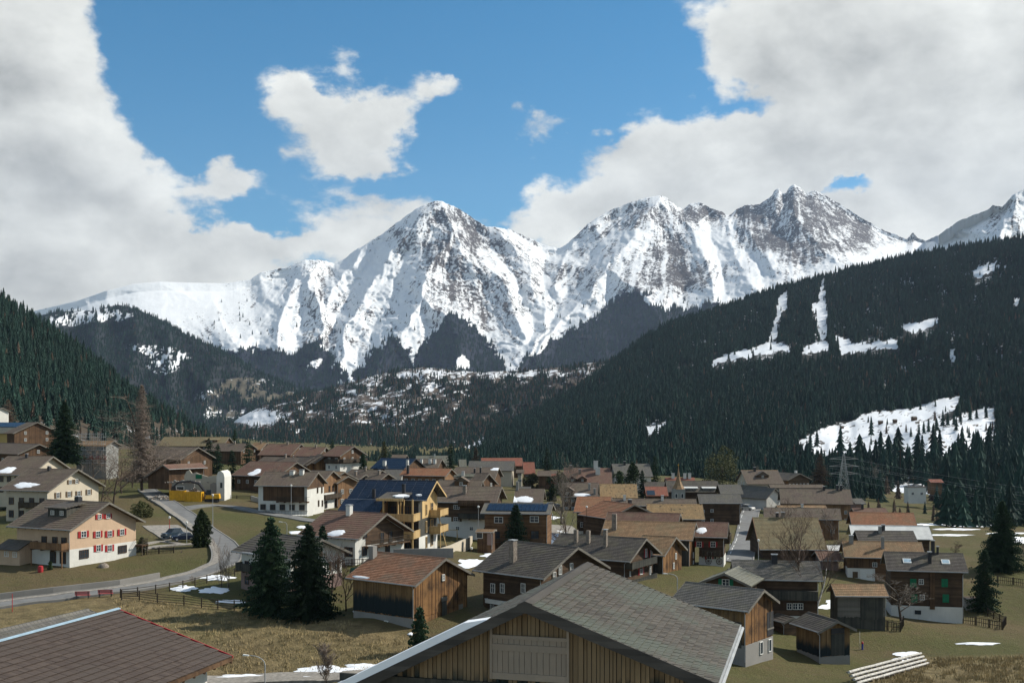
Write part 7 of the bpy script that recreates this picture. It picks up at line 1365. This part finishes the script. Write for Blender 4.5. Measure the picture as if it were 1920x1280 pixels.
for i, (a, b, y_) in enumerate([(328, 355, -3.6), (357, 389, -4.0)]):
    x0, x1 = RX(a), RX(b); w_ = x1 - x0; c = Vector(((x0 + x1) / 2, Yr + y_, gz((x0 + x1) / 2, Yr + y_))); o = empty('skip', c, .05 - .1 * i); tag(o, ['yellow skip container, left of two in front of the ruined house', 'yellow ribbed skip container heaped with rubble, right of two'][i], 'skip', 'yellow skips at the demolition site'); hh = 2.4; mb = MB(); w2 = w_ / 2
    for s_ in (-1, 1): mb.box(-w2, w2, s_ * 1.1 - .04, s_ * 1.1 + .04, .15, hh)
    mb.box(-w2, w2, -1.06, 1.06, .15, .25); mb.box(-w2, -w2 + .08, -1.06, 1.06, .25, hh); mb.box(w2 - .08, w2, -1.06, 1.06, .25, hh); mb.build('body', M['yel'], o)
    for j in range(8): mb = MB(); x = -w2 + w_ * (j + .5) / 8; mb.box(x - .06, x + .06, -1.2, -1.141, .2, hh); mb.build('rib', M['yel'], o)
    mb = MB(); mb.box(-w2 - .03, w2 + .03, -1.22, -1.02, hh + .001, hh + .12); mb.box(-w2, w2, -1.24, -1.201, .02, .3); mb.build('rim', M['yel'], o)
    mb = MB(); heap(mb, 0, 0, w2 * .9, .9, .9 + i * .9, 110, .1, .35, hh - .5); z_ = mb.build('load', [M['concrete'], M['chimney'], M['stone']], o); z_['kind'] = 'stuff'
c = Vector((RX(404), Yr - 3.2, gz(RX(404), Yr - 3.2))); ex = empty('excavator', c, .1); tag(ex, 'yellow and black excavator with bent arm reaching over the rubble', 'excavator'); mb = MB()
mb.box(-1.6, 1.6, -1.3, -.75, 0, .8); mb.build('track', M['iron'], ex); mb = MB(); mb.box(-1.6, 1.6, .75, 1.3, 0, .8); mb.build('track', M['iron'], ex); mb = MB(); mb.hexa([(-1.5, -1.2, .95), (2.0, -1.2, .95), (2.0, 1.2, .95), (-1.5, 1.2, .95), (-1.3, -1.1, 1.9), (1.8, -1.1, 2.1), (1.8, 1.1, 2.1), (-1.3, 1.1, 1.9)]); mb.build('body', M['yel'], ex); mb = MB(); mb.hexa([(-1.4, -1.15, 1.9), (0, -1.15, 1.9), (0, -.1, 1.9), (-1.4, -.1, 1.9), (-1.1, -1.1, 3.1), (0, -1.1, 3.1), (0, -.15, 3.1), (-1.1, -.15, 3.1)]); mb.build('cab', M['pane'], ex)
mb = MB(); mb.tube([(-1.0, .5, 1.6), (-3.2, .5, 4.6), (-5.2, .5, 5.1)], [.34, .42, .28], 6); mb.tube([(-5.1, .5, 5.2), (-8.2, .5, 4.9), (-9.2, .4, 4.0)], [.28, .26, .2], 6); mb.build('arm', M['iron'], ex); mb = MB(); mb.hexa([(-9.9, 0, 2.6), (-8.6, 0, 2.6), (-8.6, 1, 2.6), (-9.9, 1, 2.6), (-9.7, 0, 4.0), (-8.9, 0, 4.1), (-8.9, 1, 4.1), (-9.7, 1, 4.0)]); mb.build('bucket', M['iron'], ex)
# retaining wall along the left road
def wall_along(pts, label, h, th, mat, name='retaining_wall', off=0):
    g = [gp(*p) for p in pts]; mb = MB(); o0 = g[0].copy()
    for a, b in zip(g[:-1], g[1:]):
        d = (b - a); d.z = 0; d.normalize(); n = Vector((-d.y, d.x, 0)) * th; za, zb_ = gz(a.x, a.y), gz(b.x, b.y); mb.hexa([Vector((a.x, a.y, za - 1)) - o0, Vector((b.x, b.y, zb_ - 1)) - o0, Vector((b.x, b.y, zb_ - 1)) + n - o0, Vector((a.x, a.y, za - 1)) + n - o0, Vector((a.x, a.y, za + h)) - o0, Vector((b.x, b.y, zb_ + h)) - o0, Vector((b.x, b.y, zb_ + h)) + n - o0, Vector((a.x, a.y, za + h)) + n - o0])
    o = mb.build(name, M[mat]); o.location = o0; tag(o, label, 'wall', None); return o
wall_along([(-80, 1140), (0, 1124), (100, 1112), (225, 1098), (300, 1084)], 'low grey concrete wall along the upper side of the curving road', .9, .3, 'concrete'); wall_along([(738, 1048), (850, 1046)], 'grey concrete wall below the solar house terrace', 1.6, .3, 'concrete'); wall_along([(818, 1046), (848, 1036), (886, 1016)], 'yellowish block wall rising beside the solar house lawn', 1.3, .35, 'cream'); wall_along([(930, 1024), (1022, 1022)], 'pinkish garden wall in front of the square log house', 1.3, .3, 'pinkgrey'); wall_along([(470, 938), (510, 950), (540, 958)], 'grey wall leading to the white chalet', 1.2, .3, 'grey')
# log crib barrier at the bottom right
g0, g1 = gp(1608, 1284), gp(1740, 1246); d = (g1 - g0); Lc = d.length; o = empty('log_barrier', g0, math.atan2(d.y, d.x)); tag(o, 'stepped crib of pale logs on the slope at the bottom right', 'log barrier'); sl = math.atan2(d.z, math.hypot(d.x, d.y)); rg = random.Random(2)
for r in range(4):
    n = 3
    for i in range(n): mb = MB(); a = Lc * i / n - .2; b = Lc * (i + 1) / n + .1; mb.tube([(a, r * .30, a * math.tan(sl) + .25 + r * .36), ((a + b) / 2, r * .30 + rg.uniform(-.05, .05), (a + b) / 2 * math.tan(sl) + .27 + r * .36), (b, r * .30, b * math.tan(sl) + .25 + r * .36)], [.16, .15, .14], 7); mb.build('log', M['birch'], o)
    for i in range(14): mb = MB(); x = Lc * (i + .5) / 14; z = x * math.tan(sl) + .06 + r * .36; mb.tube([(x, r * .30 - .25, z), (x + rg.uniform(-.1, .1), r * .30 + .7, z)], [.11, .1], 6); mb.build('crosspiece', M['chimney'], o)
# hydrant, marker, pole, stone, red barrel
g = gp(1617, 1217); o = empty('hydrant', g); tag(o, 'blue and red hydrant with thin marker stake on the lower right meadow', 'hydrant'); mb = MB(); mb.tube([(0, 0, -.1), (0, 0, .75), (0, 0, .8)], [.12, .12, .16], 9); mb.build('body', flat('blue_paint', (.02, .04, .25), .5, .1), o); mb = MB(); mb.tube([(0, 0, .8), (0, 0, 1.0), (0, 0, 1.1)], [.15, .14, .05], 9); mb.build('cap', M['red'], o); mb = MB(); mb.tube([(-.35, 0, 0), (-.35, 0, 2.4)], .02, 4); mb.build('stake', M['frame'], o)
g = gp(23, 1146); o = empty('marker_pole', g); tag(o, 'red snow marker pole beside the road at the far left', 'marker pole'); mb = MB(); mb.tube([(0, 0, 0), (0, 0, 2.4)], .05, 5); mb.build('pole', M['red'], o)
g = gp(194, 1063); mb = MB(); mb.tube([(0, 0, -.2), (0, 0, .2), (0, 0, .55), (0, 0, .7)], [.8, .85, .6, .1], 9); o = mb.build('boulder', M['stone'], smooth=True); o.location = g; tag(o, 'grey boulder on the lawn before the salmon chalet', 'boulder')
g = gp(76, 1072); mb = MB(); mb.tube([(0, 0, 0), (0, 0, .3), (0, 0, .9), (0, 0, 1.0)], [.38, .42, .38, .2], 12); o = mb.build('barrel', M['red']); o.location = g; tag(o, 'small red barrel on the lawn left of the salmon chalet', 'barrel')
g = gp(668, 1080); mb = MB(); mb.hexa([(-1, -.7, 0), (1.2, -.7, 0), (1.2, .7, 0), (-1, .7, 0), (-.8, -.4, 1.3), (.9, -.3, 1.5), (.8, .4, 1.4), (-.7, .4, 1.2)]); o = mb.build('tarpaulin', flat('green_tarp', (.01, .07, .05), .5, .3)); o.location = g; tag(o, 'green tarpaulin-covered heap below the white chalet terrace', 'tarpaulin')
# playground frame
for i, px in enumerate((846, 866)):
    g = gp(px, 1012 - i * 6); o = empty('climbing_frame', g, .4 * i); tag(o, ['yellow wooden swing frame on the solar house lawn', 'yellow wooden climbing triangle on the solar house lawn'][i], 'play frame'); mb = MB()
    for x in (-1.2, 1.2): mb.tube([(x, -.7, 0), (x, 0, 2.1)], .06, 4); mb.tube([(x, .7, 0), (x, 0, 2.1)], .06, 4)
    mb.build('legs', M['timber_new'], o); mb = MB(); mb.tube([(-1.4, 0, 2.1), (1.4, 0, 2.1)], .07, 4); mb.build('crossbar', M['timber_new'], o)

# pylon and power lines
def tube1(mb, a, b, r): mb.tube([a, b], r, 4, False)
Yp = 470.; base = P(1582, 960, Yp); top = (HZ - 850) / F * Yp; zb = gz(base.x, base.y); Hp = top - zb; py_ = empty('pylon', (base.x, base.y, zb)); tag(py_, 'lattice electricity pylon in front of the wood on the right', 'pylon'); mb = MB(); lv = [0, .25, .45, .6, .72, .82, .92, 1.0]
def hw(t): return 2.6 * (1 - t) + .25
for i in range(len(lv) - 1):
    a, b = lv[i], lv[i + 1]; ca = [(x * hw(a), y * hw(a), a * Hp) for x, y in ((-1, -1), (1, -1), (1, 1), (-1, 1))]; cb = [(x * hw(b), y * hw(b), b * Hp) for x, y in ((-1, -1), (1, -1), (1, 1), (-1, 1))]
    for q in range(4): tube1(mb, ca[q], cb[q], .07); tube1(mb, ca[q], cb[(q + 1) % 4], .04); tube1(mb, ca[(q + 1) % 4], cb[q], .04); tube1(mb, cb[q], cb[(q + 1) % 4], .04)
mb.build('tower', M['metal'], py_); arms = []
for t in (.62, .76, .90):
    for s_ in (-1, 1): mb = MB(); e = (s_ * 6.2, 0, t * Hp); tube1(mb, (s_ * hw(t), -.3, t * Hp + .9), e, .05); tube1(mb, (s_ * hw(t), .3, t * Hp - .1), e, .06); tube1(mb, (s_ * hw(t), -.3, t * Hp - .1), e, .05); mb.build('crossarm', M['metal'], py_); arms.append((base.x + e[0], base.y, zb + e[2] - .6))
for i, a in enumerate(arms):
    a = Vector(a); b = Vector((a.x + 150 + (i % 2) * 6, 300 + 0 * i, a.z - 14 + (i // 2) * 0)); mb = MB(); mb.tube([a.lerp(b, q / 12) + Vector((0, 0, -14 * 4 * (q / 12) * (1 - q / 12) * .35)) for q in range(13)], .022, 3, False)
    o = mb.build('power_line', M['metal']); tag(o, 'sagging power line running right from the pylon', 'power line', 'power lines from the pylon')
for i, (px, by, ty, Y, lb) in enumerate([(1712, 925, 893, 540, 'wooden utility pole above the small white house'), (1688, 880, 842, 700, 'utility pole at the foot of the snowy meadow')]):
    g = P(px, by, Y); o = empty('utility_pole', g); tag(o, lb, 'utility pole'); h_ = (by - ty) / F * Y; mb = MB(); mb.tube([(0, 0, -2), (0, 0, h_)], .16, 5); mb.build('pole', M['timber'], o); mb = MB(); mb.box(-1.6, 1.6, -.08, .08, h_ - 1.2, h_ - 1.0); mb.build('crossarm', M['timber'], o)
# dry grass on the banks
rngg = np.random.RandomState(12); mb = MB(); c = 0
V = []; Fc = []
def tufts(poly, n, hmin, hmax):
    xs = [p[0] for p in poly]; ys = [p[1] for p in poly]
    for _ in range(n):
        px = rngg.uniform(min(xs), max(xs)); py = rngg.uniform(min(ys), max(ys))
        if not inpoly(np.array([px]), np.array([py]), poly)[0]: continue
        if float(fbm(px / 14, py / 8, 3, 44)) < .42: continue
        g = gp(px, py)
        for b_ in range(5):
            a = rngg.rand() * 6.28; w_ = rngg.uniform(.03, .07); h_ = rngg.uniform(hmin, hmax); x, y = g.x + rngg.normal() * .25, g.y + rngg.normal() * .25; k = len(V); V.extend([(x - w_ * math.cos(a), y - w_ * math.sin(a), g.z - .05), (x + w_ * math.cos(a), y + w_ * math.sin(a), g.z - .05), (x + rngg.normal() * .12, y + rngg.normal() * .12, g.z + h_)]); Fc.append((k, k + 1, k + 2))
tufts([(200, 1120), (440, 1140), (560, 1165), (640, 1165), (790, 1205), (880, 1230), (700, 1260), (420, 1262), (230, 1150)], 4200, .15, .45); tufts([(1740, 1235), (1920, 1230), (1920, 1280), (1640, 1280)], 2200, .2, .6)
me = bpy.data.meshes.new('dry_grass'); me.from_pydata(V, [], Fc); me.materials.append(flat('dry_grass', (.30, .235, .12), .9, .35, .4)); tag(link('dry_grass', me), kind='stuff')
# haze
HAZE = 2.1e-5
if HAZE:
    mb = MB(); mb.box(-9000, 9000, -900, 16000, -420, 3300); m = bpy.data.materials.new('haze'); m.use_nodes = True; nt = m.node_tree; nt.nodes.clear()
    pv = nt.nodes.new('ShaderNodeVolumePrincipled'); pv.inputs['Color'].default_value = (.58, .74, 1, 1); pv.inputs['Density'].default_value = HAZE; pv.inputs['Anisotropy'].default_value = .2
    ou = nt.nodes.new('ShaderNodeOutputMaterial'); nt.links.new(pv.outputs[0], ou.inputs['Volume']); tag(mb.build('haze', m), kind='stuff')
